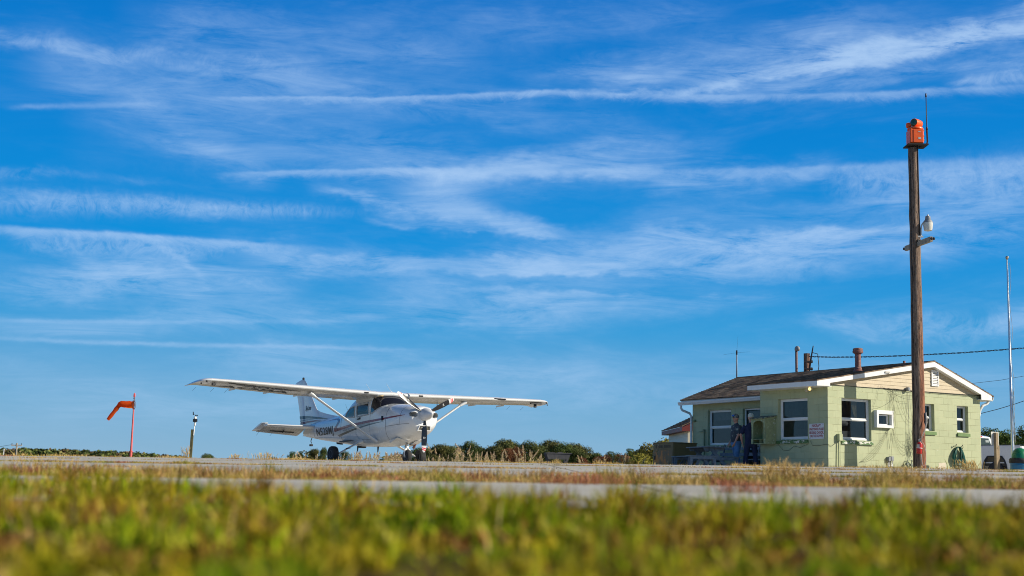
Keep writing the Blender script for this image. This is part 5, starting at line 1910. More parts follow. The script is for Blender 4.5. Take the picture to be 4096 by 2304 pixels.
# flagpole
fp = at_px(4051, 1800, 45)
fl_ = thing('flagpole', 'slender silver flagpole with ball finial and slack rope at the right edge', 'flagpole', (fp.x, 45, .52))
hT = at_px(4035, 1040, 45).z - .52
mb = MB()
mb.tube([(0, 0, 0), (0, 0, hT * .45), (.0, 0, hT * .452), (.0, 0, hT)], [.057, .045, .040, .025], 16)
mb.build('pole_shaft', mat('aluminium', (.62, .62, .60), .35, metal=.85), fl_, smooth=40)
mb = MB()
mb.lathe([(0, 0), (.02, 0), (.02, .03), (.045, .06), (.055, .09), (.045, .125), (0, .145)], Matrix.Translation((0, 0, hT - .01)), 16)
mb.build('finial', mat('brass', (.5, .42, .3), .3, metal=.9), fl_, smooth='all')
mb = MB()
rr = random.Random(2)
mb.tube([(.06 + .03 * math.sin(i * .7), -.05, hT - .1 - (hT - 1.2) * i / 30) for i in range(31)], .006, 4)
mb.tube([(.07 + rr.uniform(-.015, .015), -.05, 2.9 - i * .07) for i in range(26)], .010, 4)
mb.build('halyard', mat('rope', (.35, .35, .33), .9), fl_, smooth='all')

# wooden sign post seen from behind
s0 = at_px(3988, 1870, 42)
sp_ = thing('sign_post', 'weathered square wooden post with the back of a small metal plate', 'sign', (s0.x, 42, .50), R(28))
M_post = mat('post_wood', (.30, .22, .13), .85, var=.25, vscale=8, bump=.5, bscale=25)
mb = MB()
mb.box(-.055, .045, -.045, .045, -.1, 1.32)
mb.box(.046, .085, -.046, .04, -.1, .92)
mb.build('post', M_post, sp_)
mb = MB()
mb.box(-.165, .165, .047, .053, .93, 1.345)
mb.build('sign_plate', mat('plate_back', (.62, .60, .54), .5, metal=.1), sp_, bevel=.002)
mb = MB()
for z in (.20, .30, .85):
    mb.lathe([(0, 0), (.012, 0), (.012, .01), (0, .012)], Matrix.Translation((-.01, -.046, z)) @ Matrix.Rotation(PI / 2, 4, 'X'), 8)
mb.build('bolt', M_dark, sp_)

# blue drum with green dome lid
dr0 = at_px(4078, 1800, 42)
bn = thing('litter_drum', 'blue drum bin with green dome lid and black liner at the right edge', 'bin', (dr0.x, 42, .50))
mb = MB()
mb.lathe([(0, 0), (.28, 0), (.285, .02), (.285, .14), (.292, .15), (.285, .16), (.285, .33), (.292, .34), (.285, .35), (.285, .46), (0, .46)], None, 28)
mb.build('drum', mat('drum_blue', (.02, .16, .30), .4, dirt=((.05, .06, .06), 4, .5)), bn, smooth=40)
mb = MB()
rg_ = random.Random(8)
rings = []
for z, r in ((.40, .295), (.44, .315), (.49, .30), (.52, .31), (.55, .28)):
    rings.append([Vector((math.cos(2 * PI * k / 30) * (r + rg_.uniform(-.012, .012)), math.sin(2 * PI * k / 30) * (r + rg_.uniform(-.012, .012)), z + rg_.uniform(-.012, .012))) for k in range(30)])
mb.loft(rings, caps=False)
mb.build('liner', M_black, bn, smooth='all')
mb = MB()
mb.lathe([(.24, .50), (.245, .56), (.235, .66), (.20, .76), (.14, .83), (.06, .865), (0, .87)], None, 28)
mb.build('lid', mat('lid_green', (.01, .16, .07), .3), bn, smooth=40)
mb = MB()
mb.tube([(.17 - .02 * k, -.24 - .01, .46 - .035 * k - .006 * k * k) for k in range(6)] + [(.15, -.29, .12)], .008, 6)
mb.build('handle', M_white, bn, smooth='all')

# pickup truck
TR = at_px(4085, 1850, 56)
tr = thing('pickup_truck', 'white pickup truck parked behind the right end of the building', 'truck', (TR.x, 56, .50), math.atan2(.8, -.6))
# local: +x forward, left side = +y ; origin: rear left corner on ground
M_tw = mat('truck_white', (.70, .70, .70), .3, var=.02, coat=.6)
M_tgl = glass_mat('truck_glass', (.35, .45, .42), .55, (.03, .05, .05))
def profile_side(mb, pts, y0, y1):
    mb.prism(pts, lambda u, v, d: (u, d, v), y0, y1)
arcp = [(1.72 + (-.56) * math.cos(t) * 1.0, .38 + .60 * min(1, math.sin(t) * 1.25)) for t in [PI * k / 10 for k in range(11)]]
mb = MB()
side = [(0.03, .55), (.0, .62), (.02, 1.40), (.10, 1.44), (2.42, 1.44), (2.42, .45), (2.28, .42)] + [(p[0] - .5, p[1]) for p in arcp[::-1]] + [(.6, .45)]
profile_side(mb, side, -.0, -.05)
profile_side(mb, side, -1.85, -1.90)
mb.box(0.0, .05, -1.86, -.04, .60, 1.41)
mb.box(.05, 2.4, -1.85, -.05, .70, .75)
mb.build('cargo_bed', M_tw, tr, bevel=.012)
mb = MB()
mb.box(.05, 2.42, -.06, .0, 1.441, 1.47)
mb.build('bed_rail', M_black, tr)
mb = MB()
mb.box(.05, 2.42, -1.9, -1.84, 1.441, 1.47)
mb.build('bed_rail', M_black, tr)
cabp = [(2.46, .45), (2.46, 1.40), (2.58, 1.86), (2.75, 1.91), (3.9, 1.91), (4.55, 1.42), (5.75, 1.28), (5.85, 1.1), (5.85, .45)]
mb = MB()
rings = []
for y, s, dz in ((-.02, 1, -.03), (-.06, 1, 0), (-.95, 1, .04), (-1.84, 1, 0), (-1.88, 1, -.03)):
    ins = .0
    rings.append([Vector((u, y + (0 if v < 1.38 else (-.13 * (v - 1.38) / .5 if y > -.9 else .13 * (v - 1.38) / .5)), v + (dz if v > .5 else 0))) for u, v in cabp])
mb.loft(rings)
mb.build('cab', M_tw, tr, smooth=30)
mb = MB()
mb.add([(2.455, -.22, 1.44), (2.455, -1.68, 1.44), (2.545, -1.58, 1.80), (2.545, -.32, 1.80)], [(0, 1, 2, 3)])
mb.build('rear_window', M_tgl, tr)
mb = MB()
mb.add([(2.75, -.055, 1.42), (4.2, -.055, 1.42), (3.85, -.14, 1.82), (2.85, -.14, 1.82)], [(0, 1, 2, 3)])
mb.build('side_window', M_tgl, tr)
mb = MB()
mb.box(2.545, 2.60, -1.12, -.78, 1.84, 1.89)
mb.build('brake_light', mat('lamp_red', (.75, .02, .04), .2), tr, bevel=.01)
mb = MB()
mb.box(2.50, 2.53, -.62, -.35, 1.42, 1.72)
mb.build('headrest', mat('truck_seat', (.30, .34, .33), .8), tr, bevel=.03)
mb = MB()
mb.box(2.50, 2.53, -1.55, -1.28, 1.42, 1.72)
mb.build('headrest', mat('truck_seat', (.30, .34, .33), .8), tr, bevel=.03)
mb = MB()
rim = [(p[0] - .5, p[1]) for p in arcp]
for i in range(len(rim) - 1):
    (u0, v0), (u1, v1) = rim[i], rim[i + 1]
    mb.bar((u0, .005, v0), (u1, .005, v1), .06, .05, (0, 1, 0))
mb.build('wheel_arch', M_black, tr)
mb = MB()
mb.box(.7, 1.75, -.35, -.09, .60, .98)
mb.build('wheel_well', mat('well_brown', (.10, .085, .06), .9), tr)
for x in (1.22, 4.75):
    for y in (-.16, -1.72):
        m1 = MB()
        Mw = Matrix.Translation((x, y, .39)) @ Matrix.Rotation(PI / 2, 4, 'X')
        m1.lathe([(.21, -.12), (.36, -.12), (.39, -.09), (.39, .09), (.36, .12), (.21, .12)], Mw, 24)
        w = m1.build('wheel', M_black, tr, smooth=30)
        m1 = MB()
        m1.lathe([(0, -.09), (.12, -.09), (.21, -.11), (.21, .11), (.12, .08), (0, .08)], Mw, 20)
        m1.build('rim', M_metal, w, smooth=30)
mb = MB()
mb.box(-.12, .0, -1.85, -.05, .5, .66)
mb.build('bumper', M_metal, tr, bevel=.02)
for y in (-.03, -1.87):
    mb = MB()
    mb.box(-.015, .03, y - .02 if y > -1 else y - .01, y + .01 if y > -1 else y + .02, .9, 1.3)
    mb.build('tail_light', mat('lamp_red', (.7, .02, .03), .2), tr)

# brown metal cabinet
M_brn = mat('brown_metal', (.22, .15, .055), .55, var=.12)
M_door = mat('rusty_door', (.24, .16, .08), .6, two=((.62, .24, .06), 3.5, .46, .6))
cN = at_px(2693, 1850, 46.5)
cab_ = thing('metal_cabinet', 'rusty brown metal equipment cabinet left of the building', 'cabinet', (cN.x, 46.5, .44), TH)
mb = MB()
mb.box(0, 1.0, 0, 1.15, 0, .99)
mb.box(-.02, 1.02, -.02, 1.17, .991, 1.02)
mb.build('case', M_brn, cab_, bevel=.006)
mb = MB()
mb.box(-.012, -.001, .06, 1.09, .06, .74)
mb.build('door', M_door, cab_, bevel=.003)
mb = MB()
for z in (.84, .87, .90):
    mb.box(-.006, -.001, .15, .52, z, z + .012)
    mb.box(-.006, -.001, .60, 1.0, z, z + .012)
mb.build('vent_slot', M_dark, cab_)
mb = MB()
mb.box(-.03, -.012, 1.0, 1.04, .42, .56)
mb.build('handle', M_dark, cab_)

# shed
sh = at_px(2753, 1850, 55)
shed = thing('storage_shed', 'small cream sided shed with red fascia behind the main building', 'shed', (sh.x, 55, .45), math.atan(.036))
mb = MB()
mb.box(0, 3.6, 0, 5.1, 0, 1.85)
mb.prism([(0, 1.85), (3.6, 1.85), (1.8, 2.75)], lambda u, v, d: (u, d, v), 0.001, 5.1)
for k in range(10):
    z = .0 + k * .19
    mb.add([(-.022, -.0, z), (-.022, 5.1, z), (-.002, 5.1, z + .19), (-.002, -.0, z + .19)], [(0, 1, 2, 3)])
    mb.add([(-.001, -.0, z), (-.001, 5.1, z), (-.022, 5.1, z), (-.022, -.0, z)], [(0, 1, 2, 3)])
    mb.add([(0, -.022, z), (3.6, -.022, z), (3.6, -.002, z + .19), (0, -.002, z + .19)], [(0, 1, 2, 3)])
    mb.add([(0, -.001, z), (3.6, -.001, z), (3.6, -.022, z), (0, -.022, z)], [(0, 1, 2, 3)])
mb.build('wall', M_cream, shed, fix=False)
mb = MB()
roof_plane(mb, -.30, 1.92, 1.8, 2.93, -.25, 5.35, .14)
roof_plane(mb, 3.9, 1.92, 1.8, 2.93, -.25, 5.35, .14)
mb.build('roof', M_shingle, shed, fix=False)
M_redf = mat('red_fascia', (.20, .04, .032), .5, var=.1)
mb = MB()
mb.box(-.29, -.27, -.24, 5.34, 1.72, 1.885)
mb.prism([(-.27, 1.72), (.12, 1.72), (1.8, 2.62), (3.48, 1.72), (3.88, 1.72), (3.88, 1.87), (1.8, 2.86), (-.27, 1.87)], lambda u, v, d: (u, d, v), -.24, -.22)
mb.box(-.27, -.03, -.22, 5.3, 1.72, 1.735)
mb.build('fascia', M_redf, shed)
mb = MB()
mb.box(-.03, .09, -.034, -.024, 0, 1.72)
mb.build('corner_board', M_cream, shed)

# picnic table and benches
M_pg = mat('blue_grey_boards', (.19, .21, .23), .75, var=.25, vscale=7, two=((.34, .32, .28), 11, .58, .72))
pt0 = at_px(2822, 1850, 43)
pt = thing('picnic_table', 'blue grey picnic table with crossed legs at the left end of the building', 'table', (pt0.x, 43, .49), R(14.5))
mb = MB()
for k in range(5):
    mb.box(.0 + k * .155, .145 + k * .155, 0, 1.64, .72, .755)
mb.build('tabletop', M_pg, pt, bevel=.004)
for y in (.20, 1.40):
    mb = MB()
    mb.prism([(.02, .72), (.75, .72), (.70, .62), (.07, .62)], lambda u, v, d: (u, d, v), y, y + .04)
    mb.build('cleat', M_pg, pt)
for y in (.16, 1.45):
    for s in (1, -1):
        m1 = MB()
        m1.bar((.385 - s * .16, y + (.0 if s > 0 else .042), .71), (.385 + s * .52, y + (.0 if s > 0 else .042), -.02), .10, .038, (0, 1, 0))
        m1.build('leg', M_pg, pt)
for x in (-.45, .94):
    mb = MB()
    mb.box(x, x + .27, 0.02, 1.62, .42, .455)
    mb.build('seat', M_pg, pt, bevel=.004)
for y in (.11, 1.50):
    mb = MB()
    mb.box(-.42, 1.18, y, y + .038, .33, .42)
    mb.build('brace', M_pg, pt)

def bench(label, px0, Y, L, rz, group='low benches beside the picnic table'):
    p = at_px(px0, 1850, Y)
    b_ = thing('bench', label, 'bench', (p.x, Y, .48), rz, group)
    m1 = MB()
    m1.box(0, L, 0, .28, .42, .458)
    m1.build('seat', M_pg, b_, bevel=.004)
    m1 = MB()
    m1.box(.03, L - .03, .02, .05, .355, .42)
    m1.box(.03, L - .03, .23, .26, .355, .42)
    m1.build('apron', M_pg, b_)
    for x in (.10, L - .14):
        for s in (0, 1):
            m1 = MB()
            m1.bar((x, .05 + .18 * s, .42), (x + (-.08 if x < L / 2 else .08) * 1.0, -.03 + .34 * s, -.02), .09, .035, (0, 1, 0))
            m1.build('leg', M_pg, b_)
    for x in (.28, L - .32):
        m1 = MB()
        m1.bar((x + (.12 if x < L / 2 else -.12), .14, .40), (x - (.12 if x < L / 2 else -.12), .14, .02), .07, .03, (0, 1, 0))
        m1.build('brace', M_pg, b_)
    return b_
bench('long low blue grey bench in front of the picnic table', 2756, 42.4, .92, R(4))
bench('small blue grey bench left of the picnic table beside the brown cabinet', 2695, 44.2, .62, R(10))
o = MB().box(0, .13, 0, .16, 0, .045).build('box', mat('cream_box', (.42, .36, .18), .7), bevel=.004)
q = at_px(2746, 1820, 44.3)
o.location = (q.x, 44.35, .94)
tag(o, 'small cream coloured box lying on the bench beside the cabinet', 'box')

wb = thing('wall_bench', 'long blue grey bench with slatted back against the shaded wall', 'bench', b2w(1.62, 3.25, .49), TH)
mb = MB()
for k in range(3):
    mb.box(-.38 + k * .14, -.25 + k * .14, 0, 3.9, .40, .435)
mb.build('seat', M_pg, wb, bevel=.003)
mb = MB()
mb.box(.10, .125, 0, 3.9, .55, .66)
mb.box(.16, .185, 0, 4.15, .76, .85)
mb.build('backrest', M_pg, wb, bevel=.003)
for y in (.1, 1.9, 3.75):
    m1 = MB()
    m1.bar((.08, y, .30), (.20, y, .95), .06, .035, (0, 1, 0))
    m1.bar((-.32, y, .40), (-.36, y, -.02), .08, .035, (0, 1, 0))
    m1.bar((.05, y, .40), (.14, y, -.02), .08, .035, (0, 1, 0))
    m1.bar((-.30, y + .04, .36), (.05, y + .04, .36), .05, .03, (0, 1, 0))
    m1.build('leg', M_pg, wb)
for y in (.5, 2.4, 3.2):
    m1 = MB()
    m1.bar((-.3, y, .38), (-.3, y + .5, .05), .03, .06, (1, 0, 0))
    m1.build('brace', M_pg, wb)

# old upturned bench in the reeds
ob = at_px(2183, 1850, 50)
obt = thing('old_bench', 'dark weathered timber bench standing in reeds before the far wood', 'bench', (ob.x, 50, .45), R(8))
mb = MB()
mb.box(-.03, .94, -.16, .20, .60, .635)
mb.box(.05, .30, -.15, .05, .636, .65)
mb.box(.42, .60, -.10, .10, .636, .665)
mb.build('seat', mat('dark_timber', (.065, .065, .068), .8, var=.3, vscale=9), obt)
mb = MB()
mb.prism([(.0, .60), (.86, .60), (.80, .40), (.06, .40)], lambda u, v, d: (u, d, v), -.14, -.11)
mb.build('apron', MATS['dark_timber'], obt)
for x, s in ((.10, -1), (.74, 1)):
    for y in (-.09, .15):
        m1 = MB()
        m1.prism([(x + .02 * s, .60), (x + .20 * s * .8, .60), (x + .06 * s, .33), (x + .24 * s, -.02), (x - .10 * s, -.02), (x - .06 * s, .33)][:6], lambda u, v, d: (u, d, v), y, y + .035)
        m1.build('leg', MATS['dark_timber'], obt)

# ============================================================ people
def fuse(name, parts, mt, parent, vox=.010, smooth=4):
    """parts: ('limb', [(x,y,z,rx,ry)...]) or ('ball', (x,y,z), (rx,ry,rz)); remeshed into ONE continuous surface"""
    m1 = MB()
    for p in parts:
        if p[0] == 'ball':
            (cx, cy, cz), (rx, ry, rz) = p[1], p[2]
            n = 14
            rings = []
            for i in range(1, n):
                t = PI * i / n
                rings.append([(cx + rx * math.sin(t) * math.cos(q), cy + ry * math.sin(t) * math.sin(q), cz + rz * math.cos(t)) for q in [2 * PI * k / 20 for k in range(20)]])
            m1.loft(rings)
        else:
            P = [Vector(q[:3]) for q in p[1]]
            Rr = [(q[3], q[4] if len(q) > 4 else q[3]) for q in p[1]]
            rings = []
            for i, c in enumerate(P):
                d = (P[min(i + 1, len(P) - 1)] - P[max(i - 1, 0)]).normalized()
                s_ = Vector((1, 0, 0)) - d * d.x
                if s_.length < .2:
                    s_ = Vector((0, 0, 1)) - d * d.z
                s_.normalize()
                u_ = d.cross(s_)
                if i == 0:
                    for f, e in ((.35, -.9), (.8, -.6)):
                        rings.append([c + d * e * min(Rr[0]) + s_ * (Rr[0][0] * f * math.cos(q)) + u_ * (Rr[0][1] * f * math.sin(q)) for q in [2 * PI * k / 18 for k in range(18)]])
                rings.append([c + s_ * (Rr[i][0] * math.cos(q)) + u_ * (Rr[i][1] * math.sin(q)) for q in [2 * PI * k / 18 for k in range(18)]])
                if i == len(P) - 1:
                    for f, e in ((.8, .6), (.35, .9)):
                        rings.append([c + d * e * min(Rr[-1]) + s_ * (Rr[-1][0] * f * math.cos(q)) + u_ * (Rr[-1][1] * f * math.sin(q)) for q in [2 * PI * k / 18 for k in range(18)]])
            m1.loft(rings)
    o = m1.build(name, mt, None)
    md = o.modifiers.new('remesh', 'REMESH')
    md.mode = 'VOXEL'
    md.voxel_size = vox
    sm_ = o.modifiers.new('smooth', 'SMOOTH')
    sm_.factor = .5
    sm_.iterations = smooth
    dg = bpy.context.evaluated_depsgraph_get()
    m2 = bpy.data.meshes.new_from_object(o.evaluated_get(dg))
    bpy.data.objects.remove(o)
    for p in m2.polygons:
        p.use_smooth = True
    o2 = bpy.data.objects.new(name, m2)
    COL.objects.link(o2)
    o2.parent = parent
    return o2

M_skin = mat('skin', (.62, .30, .19), .55, var=.08)
M_jean = mat('jeans', (.12, .26, .46), .85, var=.2, vscale=9)
M_navy = mat('navy_cloth', (.018, .022, .060), .85, var=.15)
M_tee = mat('dark_tee', (.055, .065, .075), .85, fn=lambda B, tc, col, b: B.mix(B.m('MULTIPLY', B.ss(B.noise(tc, 11, 4, .6), .56, .60), B.m('MULTIPLY', B.ss(B.sep(tc)[2], 1.02, 1.10), B.ss(B.sep(tc)[2], 1.45, 1.36)))  , col, (.34, .35, .28)))
M_camo = mat('camo_cap', (.2, .12, .09), .85, fn=lambda B, tc, col, b: B.ramp(B.noise(tc, 22, 3, .6), [(.35, (.03, .03, .025)), (.5, (.15, .15, .12)), (.6, (.3, .29, .25))]))
M_capc = mat('cream_cap', (.72, .66, .50), .85)
M_shoe = mat('shoe', (.04, .035, .03), .7)
M_shoet = mat('tan_shoe', (.22, .13, .09), .7)

def hand(w, d, palm_n, side, curl=.5):
    """palm, four fingers and a thumb from wrist w along d"""
    d = Vector(d).normalized()
    n = Vector(palm_n).normalized()
    n = (n - d * n.dot(d)).normalized()
    s = d.cross(n).normalized() * side
    out = []
    w = Vector(w)
    for o_ in (-.024, -.008, .008, .024):
        a_, b_ = w + d * .005 + s * o_ * .7, w + d * .085 + s * o_
        out.append(('limb', [(*a_, .014, .014), (*b_, .0125, .0125)]))
    for k, (o_, L) in enumerate(((-.030, .070), (-.010, .080), (.010, .076), (.029, .058))):
        b0 = w + d * .085 + s * o_
        p1 = b0 + (d + n * curl * .4 + s * o_ * 3).normalized() * L * .5
        p2 = p1 + (d * .8 + n * curl).normalized() * L * .5
        out.append(('limb', [(*b0, .0105, .0105), (*p1, .0095, .0095), (*p2, .008, .008)]))
    t0 = w + d * .030 - s * .026
    t1 = t0 + (d * .7 - s * .8 + n * .3).normalized() * .040
    t2 = t1 + (d + n * .5 - s * .1).normalized() * .032
    out.append(('limb', [(*t0, .014, .014), (*t1, .0115, .0115), (*t2, .009, .009)]))
    return out

def person(name_label, loc, rz, H, mats, arms, legs, head_yaw=0, build=1.0, cap='fwd'):
    """person space: facing +Y, x = person's right, z up"""
    t = thing('person', name_label, 'person', loc, rz)
    k = H / 1.78
    t.scale = (k, k, k)
    w = build
    B_, S_, T_ = [], [], []
    B_.append(('limb', [(0, 0, .90, .155 * w, .11 * w), (0, .01, 1.05, .150 * w, .115 * w), (0, .0, 1.28, .165 * w, .118 * w), (0, -.01, 1.40, .165 * w, .09), (0, -.008, 1.455, .085, .068), (0, 0, 1.52, .062, .062), (0, .01, 1.60, .058, .062)]))
    B_ += [('ball', (0, .018, 1.675), (.080, .100, .112)), ('ball', (0, .040, 1.605), (.062, .064, .055)), ('ball', (0, .112, 1.640), (.013, .020, .018)), ('ball', (0, .105, 1.655), (.010, .012, .03)), ('ball', (0, .088, 1.60), (.028, .016, .012)), ('ball', (0, .09, 1.572), (.024, .018, .016))]
    for sx in (-1, 1):
        B_.append(('ball', (sx * .078, .005, 1.655), (.012, .020, .033)))
    S_.append(('limb', [(0, 0, .93, .168 * w, .125 * w), (0, .02, 1.06, .170 * w, .140 * w), (0, .012, 1.24, .180 * w, .136 * w), (0, -.005, 1.37, .182 * w, .115), (0, -.008, 1.43, .150, .09), (0, -.005, 1.475, .085, .075)]))
    for side, (el_, wr, pn) in arms.items():
        sx = 1 if side == 'R' else -1
        sh = (sx * .185, -.01, 1.405)
        wv, ev, sv = Vector(wr), Vector(el_), Vector(sh)
        fa = ev.lerp(wv, .3)
        hd = (wv - ev).normalized()
        B_.append(('limb', [(*sv.lerp(ev, .08), .048, .048), (*sv.lerp(ev, .5), .045, .045), (*ev, .039, .039), (*fa, .042, .040), (*wv, .027, .022), (*(wv + hd * .02), .024, .018)]))
        B_ += hand(wr, hd, pn, sx)
        S_.append(('limb', [(sx * .12, -.01, 1.385, .09, .085), (*(sv + Vector((-sx * .01, 0, -.012))), .084, .080), (*sv.lerp(ev, .30), .076, .074), (*sv.lerp(ev, .75), .066, .064)]))
    for side, (kn, an, toe) in legs.items():
        sx = 1 if side == 'R' else -1
        hp = Vector((sx * .09, 0, .88))
        kv, av = Vector(kn), Vector(an)
        calf = kv.lerp(av, .3) + Vector((0, -.015, 0))
        B_.append(('limb', [(*hp, .09 * w, .10 * w), (*hp.lerp(kv, .5), .078, .082), (*kv, .055, .058), (*calf, .054, .058), (*av, .036, .040)]))
        B_.append(('limb', [(an[0], an[1] + .0, .045, .032, .028), (*toe, .036, .024)]))
        T_.append(('limb', [(sx * .085, 0, .90, .102 * w, .122 * w), (*hp.lerp(kv, .35), .096, .104), (*kv, .076, .080), (*calf, .074, .078), (av.x, av.y, av.z, .070, .076), (av.x, av.y + .01, av.z - .03, .070, .082)]))
        sh_ = fuse('shoe', [('limb', [(an[0], an[1] - .045, .045, .040, .040), (an[0], an[1] + .04, .048, .044, .040), (*toe, .044, .030)])], mats['shoe'], t, .010, 3)
    T_.append(('limb', [(0, 0, .86, .155 * w, .12 * w), (0, 0, .97, .165 * w, .122 * w), (0, .005, 1.02, .160 * w, .122 * w)]))
    fuse('body', B_, mats['skin'], t, .0075, 3)
    fuse('shirt', S_, mats['shirt'], t, .012, 5)
    fuse('trousers', T_, mats['legs'], t, .012, 5)
    k = 1.0
    # cap
    m1 = MB()
    cz = 1.70
    prof = [(.092, -.02), (.096, 0), (.094, .04), (.078, .085), (.045, .112), (0, .120)]
    Mx = Matrix.Translation(Vector((0, .012, cz)) * k) @ Matrix.Rotation(head_yaw, 4, 'Z') @ Matrix.Scale(k, 4) @ Matrix.Scale(1.12, 4, (0, 1, 0))
    m1.lathe(prof, Mx, 20)
    bp_ = []
    for zz in (0, .006):
        bp_.append([Mx @ Vector((math.cos(a_) * .082, .055 + math.sin(a_) * .10, -.012 + zz - .02 * math.sin(a_) ** 2)) for a_ in [PI * q_ / 10 for q_ in range(11)]])
    m1.loft([bp_[0], bp_[1]], caps=True)
    m1.build('cap', mats['cap'], t, smooth=40)
    # eyes and mouth
    m1 = MB()
    for sx in (-1, 1):
        Me = Matrix.Translation(Vector((sx * .032, .096, 1.665)) * k) @ Matrix.Scale(k, 4)
        m1.lathe([(0, -.008), (.009, -.004), (.009, .004), (0, .008)], Me, 8)
    m1.box(-.022 * k, .022 * k, .098 * k, .104 * k, 1.603 * k, 1.611 * k)
    m1.build('eyes', M_dark, t)
    return t

# man facing left
p1 = at_px(2945, 1860, 43.9)
man1 = person('man in camouflage cap, dark printed t-shirt and blue jeans facing left beside the window', (p1.x, 43.9, .49), R(112), 1.80,
       {'skin': M_skin, 'shirt': M_tee, 'legs': M_jean, 'shoe': M_shoe, 'cap': M_camo},
       {'L': ((-.27, .08, 1.13), (-.30, .24, .88), (0.6, .2, 0)), 'R': ((.25, -.05, 1.12), (.22, .10, .90), (-.5, .5, 0))},
       {'L': ((-.11, .05, .50), (-.13, -.02, .07), (-.14, .15, .035)), 'R': ((.12, -.06, .50), (.13, -.20, .07), (.15, -.04, .035))}, 0, 1.12)
m1 = MB()
for sx in (-1, 1):
    m1.lathe([(0, 0), (.026, .0), (.026, .012), (0, .014)], Matrix.Translation((sx * .034, .118, 1.752)) @ Matrix.Rotation(-PI / 2, 4, 'X'), 12)
m1.box(-.06, .06, .105, .118, 1.735, 1.772)
m1.build('goggles', mat('blue_goggles', (.03, .12, .55), .2), man1)
# man seen from behind
p2 = at_px(3004, 1860, 43.3)
person('man in cream cap and navy clothes seen from behind, half hidden by wall cabinet', (p2.x, 43.3, .49), R(-8), 1.80,
       {'skin': M_skin, 'shirt': M_navy, 'legs': M_navy, 'shoe': M_shoet, 'cap': M_capc},
       {'L': ((-.31, -.02, 1.13), (-.26, .05, .86), (.6, 0, 0)), 'R': ((.28, .05, 1.13), (.22, .25, 1.02), (-.6, 0, 0))},
       {'L': ((-.15, .0, .50), (-.20, -.03, .07), (-.24, .10, .035)), 'R': ((.13, .02, .50), (.17, -.01, .07), (.20, .13, .035))}, 0, 1.12)
# ============================================================ aircraft (local: +x nose, +y its left, z up)
plane = thing('light_aircraft', 'white high wing propeller aeroplane with maroon and grey stripes parked on the apron', 'aeroplane', (-2.0914, 36.4878, .3863))
plane.rotation_euler = (-.0039, -.0374, -1.0051)
PI2 = 2 * PI

def ac_fn(B, tc, col, b):
    x, y, z = B.sep(tc)
    s = B.noise(B.mapv(tc, scale=(3, 3, 6)), 1.0, 5, .6)
    c = B.mix(B.m('MULTIPLY', B.ss(s, .5, .8), .15), col, (.55, .53, .48))
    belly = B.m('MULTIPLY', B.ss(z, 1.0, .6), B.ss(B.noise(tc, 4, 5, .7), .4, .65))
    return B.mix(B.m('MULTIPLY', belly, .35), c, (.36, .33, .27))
M_ac = mat('aircraft_white', (.74, .74, .73), .22, var=.015, coat=.5, fn=ac_fn)
def wing_fn(B, tc, col, b):
    x, y, z = B.sep(tc)
    w = B.m('SINE', B.m('MULTIPLY', y, 2 * PI / .085))
    msk = B.m('LESS_THAN', x, -3.22)
    bp = B.n('ShaderNodeBump')
    bp.inputs['Strength'].default_value = .6
    bp.inputs['Distance'].default_value = .012
    riv = B.m('MULTIPLY', B.m('LESS_THAN', B.m('ABSOLUTE', B.m('SUBTRACT', B.m('FRACT', B.m('MULTIPLY', y, 2.4)), .5)), .012), .5)
    B.put(bp.inputs['Height'], B.m('MULTIPLY', w, msk))
    B.put(b.inputs['Normal'], bp.outputs[0])
    s = B.noise(B.mapv(tc, scale=(3, 1, 1)), 2.0, 5, .6)
    c = B.mix(B.m('MULTIPLY', B.ss(s, .5, .75), .22), col, (.45, .42, .36))
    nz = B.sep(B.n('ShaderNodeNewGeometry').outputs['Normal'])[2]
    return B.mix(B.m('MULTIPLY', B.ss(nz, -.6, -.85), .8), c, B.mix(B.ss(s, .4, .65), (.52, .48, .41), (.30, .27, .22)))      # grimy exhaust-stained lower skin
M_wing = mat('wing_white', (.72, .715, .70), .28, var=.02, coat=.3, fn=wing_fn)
M_maroon = mat('maroon_stripe', (.20, .008, .028), .3, coat=.4)
M_slate = mat('slate_stripe', (.055, .075, .09), .3, coat=.4)
M_lgrey = mat('grey_stripe', (.27, .29, .31), .3, coat=.4)
M_letter = mat('letter_black', (.012, .014, .018), .35)
M_cabgl = glass_mat('cabin_glass', (.93, .95, .95), .03)
M_wsgl = glass_mat('windshield_glass', (.12, .13, .18), .90, (.006, .007, .016))
M_tyre = mat('tyre', (.02, .02, .02), .8, bump=.3)
M_seat = mat('grey_leather', (.14, .16, .18), .55)
M_tanst = mat('tan_trim', (.55, .40, .20), .6)
M_blk = mat('propeller_black', (.012, .012, .013), .28)
M_spin = mat('spinner_white', (.66, .66, .66), .3, coat=.3)

ST = [(-8.15, .045, 1.25, 1.47, 2.2), (-8.0, .075, 1.19, 1.52, 2.3), (-7.5, .125, 1.12, 1.56, 2.4), (-7, .18, 1.05, 1.60, 2.5), (-6, .27, .93, 1.64, 2.6), (-5.4, .33, .86, 1.66, 2.8), (-5, .38, .81, 1.68, 2.9), (-4.7, .42, .775, 1.71, 3.0),
      (-4.2, .49, .72, 1.87, 3.1), (-3.8, .53, .68, 2.04, 3.3), (-3.4, .555, .655, 2.12, 3.4), (-3.0, .56, .63, 2.14, 3.4), (-2.5, .56, .61, 2.14, 3.3), (-2.3, .56, .605, 2.09, 3.1), (-2.1, .56, .605, 1.96, 2.9), (-1.85, .56, .61, 1.765, 2.8), (-1.4, .56, .635, 1.735, 2.6),
      (-1.1, .55, .69, 1.70, 2.5), (-.8, .525, .76, 1.665, 2.4), (-.6, .50, .83, 1.635, 2.35), (-.45, .46, .90, 1.605, 2.3), (-.36, .42, .95, 1.585, 2.25), (-.31, .375, 1.0, 1.56, 2.2)]
